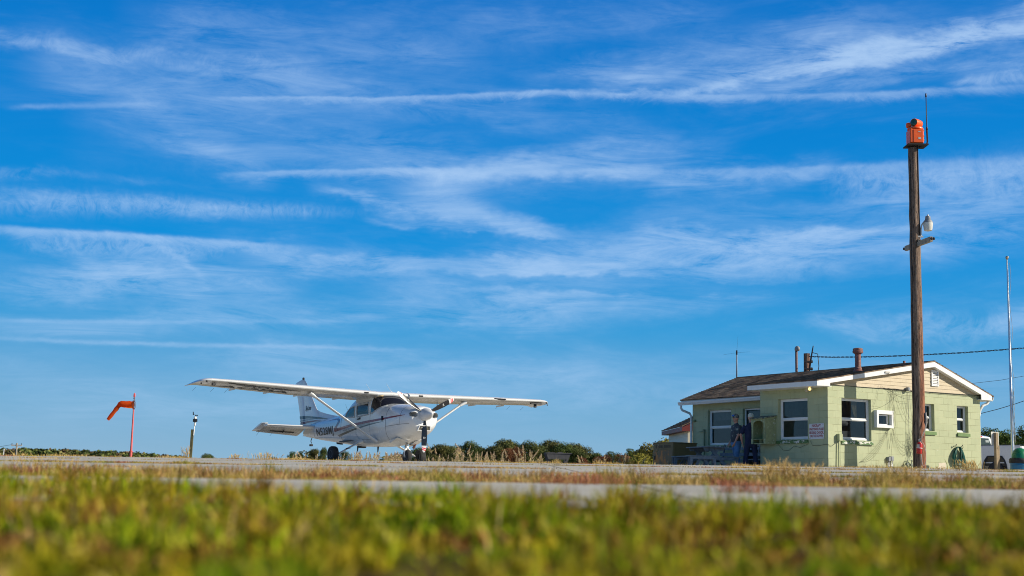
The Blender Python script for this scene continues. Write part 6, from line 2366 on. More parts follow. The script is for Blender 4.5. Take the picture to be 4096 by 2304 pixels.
ST = ST[::1]
_xs = [s[0] for s in ST]
def sec(x):
    """smooth section parameters at x"""
    out = []
    for j in range(1, 5):
        ys_ = [s[j] for s in ST]
        i = max(0, min(len(_xs) - 2, int(np.searchsorted(_xs, x) - 1)))
        x0, x1 = _xs[i], _xs[i + 1]
        t = (x - x0) / (x1 - x0)
        def m_(k):
            if k <= 0 or k >= len(_xs) - 1:
                return (ys_[min(k + 1, len(_xs) - 1)] - ys_[max(k - 1, 0)]) / (_xs[min(k + 1, len(_xs) - 1)] - _xs[max(k - 1, 0)])
            d0 = (ys_[k] - ys_[k - 1]) / (_xs[k] - _xs[k - 1])
            d1 = (ys_[k + 1] - ys_[k]) / (_xs[k + 1] - _xs[k])
            return 0 if d0 * d1 <= 0 else 2 * d0 * d1 / (d0 + d1)
        h = x1 - x0
        t = max(0, min(1, t))
        v = (2 * t ** 3 - 3 * t ** 2 + 1) * ys_[i] + (t ** 3 - 2 * t ** 2 + t) * h * m_(i) + (-2 * t ** 3 + 3 * t ** 2) * ys_[i + 1] + (t ** 3 - t ** 2) * h * m_(i + 1)
        out.append(v)
    return out
def side_y(x, z, off=0.0):
    w, zb, zt, n = sec(x)
    zc, hh = (zb + zt) / 2, (zt - zb) / 2
    t = min(.995, abs(z - zc) / hh)
    return w * (1 - t ** n) ** (1 / n) + off
def ringpts(x, N, sc=1.0, xo=None):
    w, zb, zt, n = sec(x)
    zc, hh = (zb + zt) / 2, (zt - zb) / 2
    pts = []
    for k in range(N):
        a_ = PI2 * k / N
        c, s = math.cos(a_), math.sin(a_)
        pts.append(((x if xo is None else xo), sc * w * math.copysign(abs(c) ** (2 / n), c), zc + (sc * hh) * math.copysign(abs(s) ** (2 / n), s)))
    return pts

def inpoly(u, v, poly):
    c = False
    n = len(poly)
    for i in range(n):
        (x0, y0), (x1, y1) = poly[i], poly[(i + 1) % n]
        if (y0 > v) != (y1 > v) and u < (x1 - x0) * (v - y0) / (y1 - y0) + x0:
            c = not c
    return c
W_FRONT = [(-3.32, 1.80), (-2.60, 1.83), (-2.50, 1.50), (-3.25, 1.47)]
W_REAR = [(-4.20, 1.53), (-4.10, 1.65), (-3.83, 1.77), (-3.47, 1.80), (-3.42, 1.48)]
W_SHIELD = [(-2.42, 1.53), (-2.31, 1.51), (-2.03, 1.62), (-1.84, 1.715), (-1.80, 1.76), (-1.78, 2.4), (-2.42, 2.4)]
W_BACK = [(-4.62, 1.72), (-4.10, 1.83), (-3.95, 1.95), (-3.95, 2.3), (-4.62, 2.3)]
def build_fuselage():
    N = 112
    xs = list(np.arange(-8.15, -4.75, .12)) + list(np.arange(-4.72, -1.70, .028)) + list(np.arange(-1.66, -.5, .05)) + list(np.arange(-.48, -.315, .02)) + [-.31]
    rings = [ringpts(float(x), N) for x in xs]
    for sc, xo in ((.96, -.303), (.86, -.299), (.78, -.298), (.70, -.297), (.62, -.297), (.54, -.297), (.46, -.297)):
        rings.append(ringpts(-.31, N, sc, xo))
    V = [p for r_ in rings for p in r_]
    body, glass_s, shield, inlet, rear = [], [], [], [], []
    for i in range(len(rings) - 1):
        for k in range(N):
            k2 = (k + 1) % N
            f = (i * N + k, i * N + k2, (i + 1) * N + k2, (i + 1) * N + k)
            cx = sum(V[q][0] for q in f) / 4
            cy = sum(V[q][1] for q in f) / 4
            cz = sum(V[q][2] for q in f) / 4
            hit = 0 if inpoly(cx, cz, W_FRONT) else 1 if inpoly(cx, cz, W_REAR) else None
            if hit is not None and abs(cy) > .3:
                glass_s.append((hit * 2 + (cy > 0), f))
                continue
            if inpoly(cx, cz, W_SHIELD):
                shield.append(f)
                continue
            if inpoly(cx, cz, W_BACK):
                rear.append(f)
                continue
            if cx > -.47 and (abs((abs(cy) - .325) / .095)) ** 3 + (abs((cz - 1.36) / .062)) ** 3 < 1:
                inlet.append(f)
                continue
            body.append(f)
    def mk(name, faces, mt, sm='all'):
        used = sorted(set(q for f in faces for q in f))
        mp = {q: i for i, q in enumerate(used)}
        m1 = MB()
        m1.add([V[q] for q in used], [tuple(mp[q] for q in f) for f in faces])
        return m1.build(name, mt, plane, smooth=sm, fix=True)
    body.append(tuple(range(N))[::-1])
    body.append(tuple((len(rings) - 1) * N + k for k in range(N)))
    fu = mk('fuselage', body, M_ac, 40)
    for q in range(4):
        mk('cabin_window', [f for h_, f in glass_s if h_ == q], M_cabgl)
    mk('windshield', shield, M_wsgl)
    mk('rear_window', rear, M_wsgl)
    return fu
fus = build_fuselage()

def ribbon_side(name, top, bot, mt, side=-1, off=.004, n=60, par=None, yfun=None):
    """painted stripe: strip between two side-view polylines laid on the skin"""
    def res(pl, t):
        L = [0]
        for i in range(len(pl) - 1):
            L.append(L[-1] + math.hypot(pl[i + 1][0] - pl[i][0], pl[i + 1][1] - pl[i][1]))
        s = t * L[-1]
        for i in range(len(pl) - 1):
            if s <= L[i + 1] or i == len(pl) - 2:
                f = (s - L[i]) / max(1e-9, L[i + 1] - L[i])
                return (pl[i][0] + (pl[i + 1][0] - pl[i][0]) * f, pl[i][1] + (pl[i + 1][1] - pl[i][1]) * f)
    m1 = MB()
    vs = []
    for i in range(n + 1):
        a_, b_ = res(top, i / n), res(bot, i / n)
        for j in range(5):
            x = a_[0] + (b_[0] - a_[0]) * j / 4
            z = a_[1] + (b_[1] - a_[1]) * j / 4
            y = (yfun or side_y)(x, z) + off
            vs.append((x, side * y, z))
    fs = [(i * 5 + j, i * 5 + j + 1, (i + 1) * 5 + j + 1, (i + 1) * 5 + j) for i in range(n) for j in range(4)]
    m1.add(vs, fs)
    return m1.build(name, mt, par or fus, smooth='all')
RT = [(-.53, 1.365), (-1.02, 1.36), (-1.6, 1.345), (-2.58, 1.33), (-3.46, 1.305), (-4.27, 1.275), (-4.98, 1.255)]
RB = [(-.53, 1.353), (-1.01, 1.322), (-1.6, 1.290), (-2.57, 1.262), (-3.46, 1.230), (-4.26, 1.192), (-4.92, 1.165)]
HT_ = [(-4.92, 1.165), (-5.06, 1.162), (-5.18, 1.18), (-5.21, 1.215), (-5.17, 1.28), (-4.90, 1.42), (-4.90, 1.470), (-5.04, 1.525), (-5.39, 1.545), (-5.8, 1.535)]
HB_ = [(-4.98, 1.255), (-5.0, 1.252), (-5.02, 1.25), (-5.03, 1.252), (-4.98, 1.28), (-4.70, 1.42), (-4.72, 1.50), (-4.95, 1.555), (-5.35, 1.565), (-5.8, 1.54)]
for sd_ in (-1, 1):
    ribbon_side('stripe', RT, RB, M_maroon, sd_)
    ribbon_side('stripe', HT_, HB_, M_maroon, sd_, .005)
    ribbon_side('stripe', [(-1.62, 1.25), (-2.57, 1.222), (-3.32, 1.172), (-4.04, 1.112), (-4.86, 1.04)], [(-1.62, 1.243), (-2.57, 1.185), (-3.33, 1.115), (-4.06, 1.045), (-4.69, .985)], M_slate, sd_)
    ribbon_side('stripe', [(-1.91, 1.252), (-2.64, 1.252), (-3.32, 1.235), (-4.40, 1.17)], [(-1.91, 1.247), (-2.64, 1.228), (-3.32, 1.182), (-4.24, 1.115)], M_lgrey, sd_)

def side_text(s, x0, x1, zc, hgt, mt, side=-1, name='lettering', par=None, yfun=None, italic=0.0, bold=.01, spacing=1.0):
    me = text_mesh(s, 1.0, bold=bold, spacing=spacing)
    bm = bmesh.new()
    bm.from_mesh(me)
    for _ in range(2):
        bmesh.ops.subdivide_edges(bm, edges=[e_ for e_ in bm.edges if e_.calc_length() > .12], cuts=1)
    bmesh.ops.triangulate(bm, faces=bm.faces)
    bm.to_mesh(me)
    bm.free()
    ux = [v.co.x for v in me.vertices]
    uy = [v.co.y for v in me.vertices]
    a0, a1, b0, b1 = min(ux), max(ux), min(uy), max(uy)
    for v in me.vertices:
        t = (v.co.x - a0) / (a1 - a0)
        u = (v.co.y - b0) / (b1 - b0)
        x = x0 + (x1 - x0) * t + italic * (u - .5)
        z = zc + (u - .5) * hgt
        v.co = (x, side * ((yfun or side_y)(x, z) + .006), z)
    me.materials.append(mt)
    o = bpy.data.objects.new(name, me)
    COL.objects.link(o)
    o.parent = par or fus
    return o
side_text('N528MJ', -6.76, -5.28, 1.205, .31, M_letter, -1, italic=-.12, bold=.022, spacing=1.12)
side_text('N528MJ', -5.28, -6.76, 1.205, .31, M_letter, 1, italic=.12, bold=.022, spacing=1.12)

# panel seams, door outline
def seam(pts, w=.006, side=-1):
    m1 = MB()
    P = [(x, side * (side_y(x, z) + .002), z) for x, z in pts]
    m1.tube(P, w / 2 + .001, 4)
    return m1
M_seam = mat('seam', (.12, .12, .12), .6)
m1 = MB()
for sd_ in (-1, 1):
    for pts in ([(-1.49, z) for z in np.linspace(.72, 1.62, 16)], [(-.74, z) for z in np.linspace(1.12, 1.60, 8)], [(x, 1.10 + .02 * (x + 1.49)) for x in np.linspace(-1.49, -.40, 16)],
                [(-3.31, 1.84), (-3.33, 1.60), (-3.31, 1.2), (-3.34, 1.0), (-3.2, .84), (-2.5, .80), (-2.45, 1.0), (-2.43, 1.5), (-2.47, 1.88), (-3.31, 1.84)],
                [(-4.55, z) for z in np.linspace(.82, 1.62, 12)], [(-7.02, z) for z in np.linspace(1.1, 1.55, 6)]):
        PP = []
        for i in range(len(pts) - 1):
            for t in (0, .33, .66):
                PP.append((pts[i][0] + (pts[i + 1][0] - pts[i][0]) * t, pts[i][1] + (pts[i + 1][1] - pts[i][1]) * t))
        PP.append(pts[-1])
        m1.tube([(x, sd_ * (side_y(x, z) + .0005), z) for x, z in PP], .005, 4)
m1.build('panel_seam', M_seam, fus)
# window trims
for poly, nm in ((W_FRONT, 'window_trim'), (W_REAR, 'window_trim'), (W_SHIELD[:4], 'window_trim')):
    for sd_ in (-1, 1):
        m1 = MB()
        P = poly + ([poly[0]] if len(poly) != 4 or poly is W_FRONT else [])
        PP = []
        for i in range(len(P) - 1):
            for t in np.linspace(0, 1, 9)[:-1]:
                PP.append((P[i][0] + (P[i + 1][0] - P[i][0]) * t, P[i][1] + (P[i + 1][1] - P[i][1]) * t))
        PP.append(P[-1])
        m1.tube([(x, sd_ * side_y(x, z), z) for x, z in PP], .019, 6)
        m1.build(nm, mat('trim_grey', (.45, .46, .46), .4), fus, smooth='all')
m1 = MB()
m1.tube([(-2.43, y, max(z, 1.55)) for y, z in [(-side_y(-2.43, z), z) for z in (1.52, 1.65, 1.8, 1.95, 2.03)] + [(-.42, 2.10), (0, 2.13), (.42, 2.10)] + [(side_y(-2.43, z), z) for z in (2.03, 1.95, 1.8, 1.65, 1.52)]], .02, 6)
m1.build('windshield_frame', M_ac, fus, smooth='all')
m1 = MB()
m1.tube([(-2.36, -.42, 2.0), (-2.30, -.44, 1.8), (-2.28, -.47, 1.58)], [.04, .03, .035], 8)
m1.tube([(-2.36, .42, 2.0), (-2.30, .44, 1.8), (-2.28, .47, 1.58)], [.04, .03, .035], 8)
m1.tube([(-2.2, -.44, 2.02), (-2.18, -.30, 2.03)], .045, 8)
m1.build('tan_post', M_tanst, plane, smooth='all')
# handle, step, fresh air vents
m1 = MB()
for sd_ in (-1, 1):
    m1.bar((-3.21, sd_ * (side_y(-3.2, 1.4) + .014), 1.40), (-3.04, sd_ * (side_y(-3.04, 1.415) + .014), 1.418), .03, .035)
    m1.bar((-3.06, sd_ * (side_y(-3.06, 1.43) + .014), 1.39), (-3.05, sd_ * (side_y(-3.05, 1.43) + .014), 1.45), .02, .02)
m1.build('door_handle', M_letter, fus)
m1 = MB()
for sd_ in (-1, 1):
    m1.bar((-1.68, sd_ * (side_y(-1.68, 1.3) + .02), 1.27), (-1.68, sd_ * (side_y(-1.68, 1.38) + .02), 1.395), .04, .045)
m1.build('static_port', M_letter, fus)

# interior
m1 = MB()
m1.box(-4.6, -1.95, -.46, .46, .82, .86)
m1.build('cabin_floor', mat('cabin_floor', (.15, .14, .13), .9), plane)
m1 = MB()
m1.box(-2.06, -1.98, -.48, .48, 1.15, 1.56)
m1.box(-2.10, -1.80, -.46, .46, 1.56, 1.60)
m1.build('instrument_panel', M_dark, plane, bevel=.01)
for sx, ys_ in ((-2.75, (-.27, .27)), (-3.75, (-.25, .25))):
    for y in ys_:
        m1 = MB()
        m1.box(sx, sx + .45, y - .21, y + .21, .95, 1.08)
        M1 = Matrix.Translation((sx, y, 1.05)) @ Matrix.Rotation(R(-12), 4, 'Y')
        m1.box(-.09, .03, -.20, .20, 0, .52 if sx > -3 else .42, M1)
        m1.box(-.08, .03, -.12, .12, .56 if sx > -3 else .44, .74 if sx > -3 else .56, M1)
        m1.tube([M1 @ Vector((-.03, -.06, .4)), M1 @ Vector((-.03, -.06, .6))], .01, 5)
        m1.build('seat', M_seat, plane, bevel=.05, smooth=60)

# cowl openings: ducts behind the holes, lower intake
for sd_ in (-1, 1):
    m1 = MB()
    rr = []
    for x, s in ((-.285, 1.06), (-.31, .98), (-.36, .88), (-.50, .80), (-.52, .2)):
        rr.append([(x - .10 * max(0, (math.cos(t) * 1 - .2)) * .6 * (1 if True else 0), sd_ * (.325 + .100 * s * math.cos(t)), 1.36 + .067 * s * math.sin(t)) for t in [PI2 * k / 24 for k in range(24)]])
    m1.loft(rr, caps=False)
    m1.add(rr[-1], [tuple(range(24))])
    m1.build('air_inlet', mat('inlet_inside', (.38, .38, .37), .6), fus, smooth='all', fix=False)
m1 = MB()
fy = lambda y, z, d: (-.350 + (z - .94) * .45 + d, y, z)
for q in ([(-.20, .93), (.20, .93), (.20, .955), (-.20, .955)], [(-.17, 1.055), (.17, 1.055), (.17, 1.075), (-.17, 1.075)], [(-.20, .955), (-.175, .955), (-.15, 1.055), (-.17, 1.055)], [(.20, .955), (.175, .955), (.15, 1.055), (.17, 1.055)]):
    m1.prism(q, fy, -.03, .035)
ci = m1.build('chin_intake', M_ac, fus)
m1 = MB()
m1.prism([(-.175, .956), (.175, .956), (.15, 1.054), (-.15, 1.054)], fy, -.02, .012)
m1.build('grille', mat('grille_dark', (.05, .05, .045), .6, fn=lambda B, tc, col, b: B.mix(B.m('LESS_THAN', B.m('FRACT', B.m('MULTIPLY', B.sep(tc)[2], 38)), .4), col, (.22, .2, .14))), ci)
# cowl flaps
for sd_ in (-1, 1):
    m1 = MB()
    m1.add([(-1.02, sd_ * .12, .70), (-1.02, sd_ * .42, .78), (-1.42, sd_ * .44, .655), (-1.42, sd_ * .14, .565)], [(0, 1, 2, 3)])
    m1.add([(-1.42, sd_ * .44, .655), (-1.42, sd_ * .14, .565), (-1.42, sd_ * .14, .63), (-1.42, sd_ * .44, .70)], [(0, 1, 2, 3)])
    m1.add([(-1.02, sd_ * .42, .78), (-1.42, sd_ * .44, .655), (-1.42, sd_ * .46, .72)], [(0, 1, 2)])
    o = m1.build('cowl_flap', M_ac, fus)
    s_ = o.modifiers.new('solid', 'SOLIDIFY'); s_.thickness = .008
m1 = MB()
m1.tube([(-1.30, .30, .72), (-1.38, .30, .60), (-1.45, .30, .54)], .035, 10, cap=False)
m1.build('exhaust_pipe', M_rustpipe, fus, smooth='all')

# aerofoil surfaces
def foil(n=18, t=.12, camber=.02):
    up_, lo_ = [], []
    for i in range(n + 1):
        x = .5 * (1 - math.cos(PI * i / n))
        yt = 5 * t * (.2969 * math.sqrt(x) - .126 * x - .3516 * x * x + .2843 * x ** 3 - .1036 * x ** 4)
        yc = camber * (1 - (2 * x - 1) ** 2) * .9
        up_.append((x, yc + yt))
        lo_.append((x, yc - yt))
    return up_[::-1] + lo_[1:-1]
def surf_ring(xle, chord, y, z, t, tw=0.0, camber=.02, vertical=False, cut=None):
    pts = []
    for u, v in foil(18, t, camber):
        if cut:
            u = cut[0] + (cut[1] - cut[0]) * u
        x = xle - chord * u
        h = chord * v
        zz = h - (chord * u) * math.sin(tw)
        pts.append((x, y + h, z) if vertical else (x, y, z + zz))
    return pts
WG = [(.50, -2.08, 1.64, 2.045, .125), (1.5, -2.09, 1.63, 2.062, .125), (2.62, -2.10, 1.62, 2.085, .12), (3.6, -2.18, 1.47, 2.115, .12), (4.6, -2.28, 1.30, 2.145, .12), (5.22, -2.34, 1.20, 2.162, .115)]
TW = R(1.8)
def zwing(y):
    return float(np.interp(abs(y), [g[0] for g in WG], [g[3] for g in WG]))
for sd_ in (-1, 1):
    m1 = MB()
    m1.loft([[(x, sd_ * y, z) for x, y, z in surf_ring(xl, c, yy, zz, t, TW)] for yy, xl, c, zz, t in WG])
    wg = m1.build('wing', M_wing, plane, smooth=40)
    # drooped glass-fibre tip
    m1 = MB()
    tips = [(5.22, -2.34, 1.20, 2.162, .116, 0), (5.32, -2.355, 1.185, 2.160, .105, 0), (5.42, -2.41, 1.13, 2.148, .09, 0), (5.50, -2.52, 1.02, 2.130, .065, 0), (5.55, -2.72, .83, 2.110, .04, 0), (5.58, -3.0, .56, 2.092, .02, 0)]
    m1.loft([[(x, sd_ * y, z) for x, y, z in surf_ring(xl, c, yy, zz, t, TW + tw)] for yy, xl, c, zz, t, tw in tips])
    tp = m1.build('wing_tip', M_ac, wg, smooth=45)
    m1 = MB()
    for xx, yy, zz, r in ((-2.385, 5.36, 2.125, .03), (-2.50, 5.47, 2.075, .022)):
        m1.lathe([(0, -.01), (r, -.005), (r * .8, .012), (0, .016)], Matrix.Translation((xx, sd_ * yy, zz)) @ Matrix.Rotation(PI / 2, 4, 'Y'), 12)
    m1.build('navigation_light', M_black, tp)
    m1 = MB()
    for yb, a_ in ((4.35, .2), (4.75, .15), (5.25, .1)):
        m1.tube([(-3.50, sd_ * yb, 2.07), (-3.72, sd_ * (yb + .02), 1.99)], .004, 4)
    m1.build('static_wick', M_dark, wg)
    for yb in (1.2, 2.4, 3.3, 4.3):
        m1 = MB()
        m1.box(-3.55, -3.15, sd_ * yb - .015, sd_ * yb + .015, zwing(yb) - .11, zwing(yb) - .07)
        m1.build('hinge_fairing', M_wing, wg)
    # dark slots in the leading edge
    m1 = MB()
    m1.box(-2.13, -2.072, sd_ * .86 - .07, sd_ * .86 + .07, 2.035, 2.075)
    m1.build('cabin_air_scoop', M_dark, wg, bevel=.01)
# fairings between wing and cabin
m1 = MB()
m1.loft([[(x, y, z - .0) for x, y, z in surf_ring(-2.13, 1.60, yy, 2.045 + (.015 if abs(yy) < .3 else 0), .13, TW)] for yy in (-.53, -.3, 0, .3, .53)])
m1.build('wing_centre_section', M_ac, plane, smooth=40)
# landing light in the left leading edge, stall vane, pitot
m1 = MB()
m1.box(-2.30, -2.158, 3.35, 3.78, 2.100, 2.145)
m1.build('landing_light', mat('lens_dark', (.03, .03, .035), .05), plane, bevel=.02)
m1 = MB()
m1.tube([(-2.5, 1.62, 1.98), (-2.5, 1.62, 1.86), (-2.35, 1.62, 1.85)], .014, 6)
m1.tube([(-2.35, 1.62, 1.85), (-2.22, 1.62, 1.85)], .012, 6)
m1.build('pitot_tube', M_metal, plane)
m1 = MB()
m1.box(-2.52, -2.46, 4.98, 5.05, 1.97, 2.10)
m1.build('camera_mount', M_black, plane)
m1 = MB()
m1.box(-2.50, -2.40, -5.19, -5.10, 2.03, 2.09)
m1.build('camera_mount', M_black, plane)
m1 = MB()
m1.box(-2.44, -2.37, 4.8, 5.2, 2.065, 2.10)
m1.build('tip_slot', M_black, plane)

# wing struts
for sd_ in (-1, 1):
    A, Bq = Vector((-2.36, sd_ * 2.46, 1.985)), Vector((-2.17, sd_ * .52, .75))
    d = (Bq - A).normalized()
    m1 = MB()
    rings = []
    for t, s in ((0, 1), (1, 1)):
        p = A.lerp(Bq, t)
        f = Vector((1, 0, 0))
        g_ = d.cross(f).normalized()
        rings.append([tuple(p + f * (.065 * math.cos(q)) + g_ * (.027 * math.sin(q))) for q in [PI2 * k / 16 for k in range(16)]])
    m1.loft(rings)
    st = m1.build('wing_strut', M_ac, plane, smooth=50)
    m1 = MB()
    for pa, pb, r0, r1 in ((A, A.lerp(Bq, .09), .14, .07), (A.lerp(Bq, .55), A.lerp(Bq, .57), .071, .071), (A.lerp(Bq, .86), A.lerp(Bq, 1.02), .074, .085)):
        rings = []
        for p, r in ((pa, r0), (pb, r1)):
            rings.append([tuple(p + Vector((1, 0, 0)) * (r * math.cos(q)) + g_ * (r * .5 * math.sin(q))) for q in [PI2 * k / 16 for k in range(16)]])
        m1.loft(rings)
    m1.build('strut_cuff', M_ac, st, smooth=50)

# tailplane, elevator, fin, rudder
for sd_ in (-1, 1):
    m1 = MB()
    m1.loft([[(x, sd_ * y, z) for x, y, z in surf_ring(xl, c, yy, zz, .11, 0, 0)] for yy, xl, c, zz in ((.06, -7.02, 1.0, 1.44), (.9, -7.20, .82, 1.452), (1.58, -7.34, .64, 1.462))])
    hz_ = m1.build('tailplane', M_ac, plane, smooth=40)
    m1 = MB()
    TWE = R(21)
    rr = []
    for yy, xl, c, zz in ((.10, -7.93, .56, 1.432), (.9, -7.95, .49, 1.445), (1.54, -7.93, .42, 1.452)):
        rr.append([(x, sd_ * y, z) for x, y, z in surf_ring(xl, c, yy, zz, .12, TWE, 0)])
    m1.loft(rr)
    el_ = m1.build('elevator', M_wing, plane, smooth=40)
    m1 = MB()
    rr = []
    for yy, xl, c, zz in ((1.50, -7.50, .84, 1.53), (1.62, -7.52, .83, 1.53), (1.68, -7.56, .80, 1.525)):
        rr.append([(x, sd_ * y, z) for x, y, z in surf_ring(xl, c, yy, zz, .07, R(15), 0)])
    m1.loft(rr)
    m1.build('elevator_horn', M_ac, el_, smooth=40)
    m1 = MB()
    for yb in (1.0, 1.45):
        m1.tube([(-8.33, sd_ * yb, 1.30), (-8.52, sd_ * yb, 1.20)], .004, 4)
    m1.build('static_wick', M_dark, el_)
    if sd_ < 0:
        m1 = MB()
        m1.bar((-8.16, -.35, 1.315), (-8.16, -1.15, 1.335), .012, .03)
        m1.bar((-7.92, -.78, 1.37), (-8.22, -.72, 1.29), .02, .02)
        m1.build('trim_tab', M_dark, el_)
# vertical tail
FINY = lambda x, z: .05 * max(.15, 1 - (z - 1.6) / 2.2) + .004
def fin_ring(z, xle, xte, t, x0=None):
    c = xle - xte
    return [(xle - c * u, c * v, z) for u, v in foil(14, t, 0)]
m1 = MB()
m1.loft([fin_ring(1.48, -6.85, -8.12, .085), fin_ring(1.80, -7.0, -8.16, .088), fin_ring(1.90, -7.10, -8.175, .088), fin_ring(2.05, -7.28, -8.20, .09), fin_ring(2.25, -7.47, -8.25, .09), fin_ring(2.55, -7.75, -8.34, .09), fin_ring(2.84, -8.02, -8.43, .09)])
fin = m1.build('fin', M_ac, plane, smooth=40)
m1 = MB()
m1.loft([fin_ring(1.52, -8.10, -8.36, .14), fin_ring(1.9, -8.165, -8.52, .13), fin_ring(2.4, -8.28, -8.72, .11), fin_ring(2.83, -8.42, -8.93, .09)])
m1.build('rudder', M_ac, plane, smooth=40)
m1 = MB()
m1.loft([fin_ring(2.842, -8.03, -8.97, .05), fin_ring(2.90, -8.09, -9.0, .055), fin_ring(2.97, -8.18, -8.85, .05), fin_ring(3.02, -8.25, -8.55, .04)])
m1.build('rudder_cap', M_ac, fin, smooth=40)
m1 = MB()
m1.lathe([(0, 0), (.035, 0), (.04, .04), (.025, .075), (0, .08)], Matrix.Translation((-8.33, 0, 3.015)), 12)
m1.build('beacon_light', M_black, fin)
# dorsal fillet
m1 = MB()
m1.loft([[(x, w, zb) , (x, w * .5, (zb + zt) / 2), (x, 0, zt), (x, -w * .5, (zb + zt) / 2), (x, -w, zb)] for x, w, zb, zt in ((-5.5, .03, 1.60, 1.665), (-6.0, .05, 1.58, 1.73), (-6.5, .06, 1.56, 1.81), (-6.95, .06, 1.52, 1.90), (-7.2, .05, 1.5, 1.98), (-7.3, .03, 1.5, 2.02))])
m1.build('dorsal_fin', M_ac, fin, smooth=50)
def yfin(x, z):
    if x > -6.6:
        return .055
    zz = [1.48, 1.80, 1.90, 2.05, 2.25, 2.55, 2.84]
    le = np.interp(z, zz, [-6.85, -7.0, -7.10, -7.28, -7.47, -7.75, -8.02])
    te = np.interp(z, zz, [-8.12, -8.16, -8.175, -8.2, -8.25, -8.34, -8.43])
    c = le - te
    u = (le - x) / c
    if u > 1:
        return .012 + .018 * max(0, (1.25 - u) / .25)
    t = .09
    u = max(.001, u)
    return max(.045 if x > -7.1 else 0, c * 5 * t * (.2969 * math.sqrt(u) - .126 * u - .3516 * u * u + .2843 * u ** 3 - .1036 * u ** 4))
for sd_ in (-1, 1):
    ribbon_side('stripe', [(-8.50, 1.86), (-7.91, 1.835), (-7.02, 1.745), (-6.3, 1.65)], [(-8.47, 1.755), (-7.91, 1.755), (-7.02, 1.685), (-6.3, 1.640)], M_slate, sd_, .007, 50, fin, yfin)
    ribbon_side('stripe', [(-8.46, 1.73), (-7.90, 1.735), (-7.3, 1.70)], [(-8.45, 1.675), (-7.90, 1.692), (-7.3, 1.695)], M_lgrey, sd_, .007, 40, fin, yfin)
    ribbon_side('stripe', [(-8.43, 1.66), (-7.82, 1.672), (-7.17, 1.648), (-6.6, 1.60)], [(-8.41, 1.585), (-7.82, 1.612), (-7.17, 1.618), (-6.6, 1.594)], M_maroon, sd_, .009, 50, fin, yfin)
side_text('SkyLane', -8.06, -7.58, 2.055, .19, M_letter, -1, par=fin, yfun=yfin, italic=.05, bold=.02)
side_text('SkyLane', -7.58, -8.06, 2.055, .19, M_letter, 1, par=fin, yfun=yfin, italic=-.05, bold=.02)

# marks under the right wing
def under(pts_fn_mesh, name='lettering'):
    pass
def under_text(s, y0, y1, x0, x1, bold=0.0, outline=False):
    me = text_mesh(s, 1.0, bold=bold)
    ux = [v.co.x for v in me.vertices]; uy = [v.co.y for v in me.vertices]
    a0, a1, b0, b1 = min(ux), max(ux), min(uy), max(uy)
    for v in me.vertices:
        t = (v.co.x - a0) / (a1 - a0); u = (v.co.y - b0) / (b1 - b0)
        y = y0 + (y1 - y0) * t
        x = x0 + (x1 - x0) * u
        v.co = (x, y, under_z(x, y))
    me.materials.append(mat('mark_grey', (.035, .032, .028), .5))
    o = bpy.data.objects.new('lettering', me)
    COL.objects.link(o)
    o.parent = plane
    return o
def under_z(x, y):
    ay = abs(y)
    xl = float(np.interp(ay, [g[0] for g in WG], [g[1] for g in WG]))
    c = float(np.interp(ay, [g[0] for g in WG], [g[2] for g in WG]))
    u = min(.99, max(.01, (xl - x) / c))
    t = .122
    yt = 5 * t * (.2969 * math.sqrt(u) - .126 * u - .3516 * u * u + .2843 * u ** 3 - .1036 * u ** 4)
    return zwing(ay) + c * (.018 * (1 - (2 * u - 1) ** 2) - yt) - (c * u) * math.sin(TW) - .008
under_text('AOPA', -4.85, -2.75, -3.20, -2.72, .03)
m1 = MB()
def uring(cx, cy, r, w):
    n = 36
    vs = []
    for k in range(n):
        a_ = PI2 * k / n
        for q in (r, r - w):
            x, y = cx + q * math.cos(a_) * .55, cy + q * math.sin(a_)
            vs.append((x, y, under_z(x, y)))
    return vs, [(2 * k, 2 * k + 1, (2 * k + 3) % (2 * n), (2 * k + 2) % (2 * n)) for k in range(n)]
vs, fs = uring(-2.46, -3.75, .30, .06)
m1.add(vs, fs)
vs, fs = uring(-2.46, -3.75, .16, .05)
m1.add(vs, fs)
for s in (-1, 1):
    for q in range(3):
        P_ = [(-2.30 - .09 * q, -3.75 + s * .26), (-2.33 - .07 * q, -3.75 + s * (1.05 - .22 * q)), (-2.37 - .07 * q, -3.75 + s * (1.0 - .22 * q)), (-2.34 - .09 * q, -3.75 + s * .26)]
        PP = []
        for a_, b_ in ((0, 1), (3, 2)):
            PP.append([(P_[a_][0] + (P_[b_][0] - P_[a_][0]) * t, P_[a_][1] + (P_[b_][1] - P_[a_][1]) * t) for t in np.linspace(0, 1, 10)])
        vs = [(x, y, under_z(x, y)) for row in PP for x, y in row]
        m1.add(vs, [(i, i + 1, 10 + i + 1, 10 + i) for i in range(9)])
m1.build('wing_emblem', mat('mark_grey', (.035, .032, .028), .5), plane, fix=False)

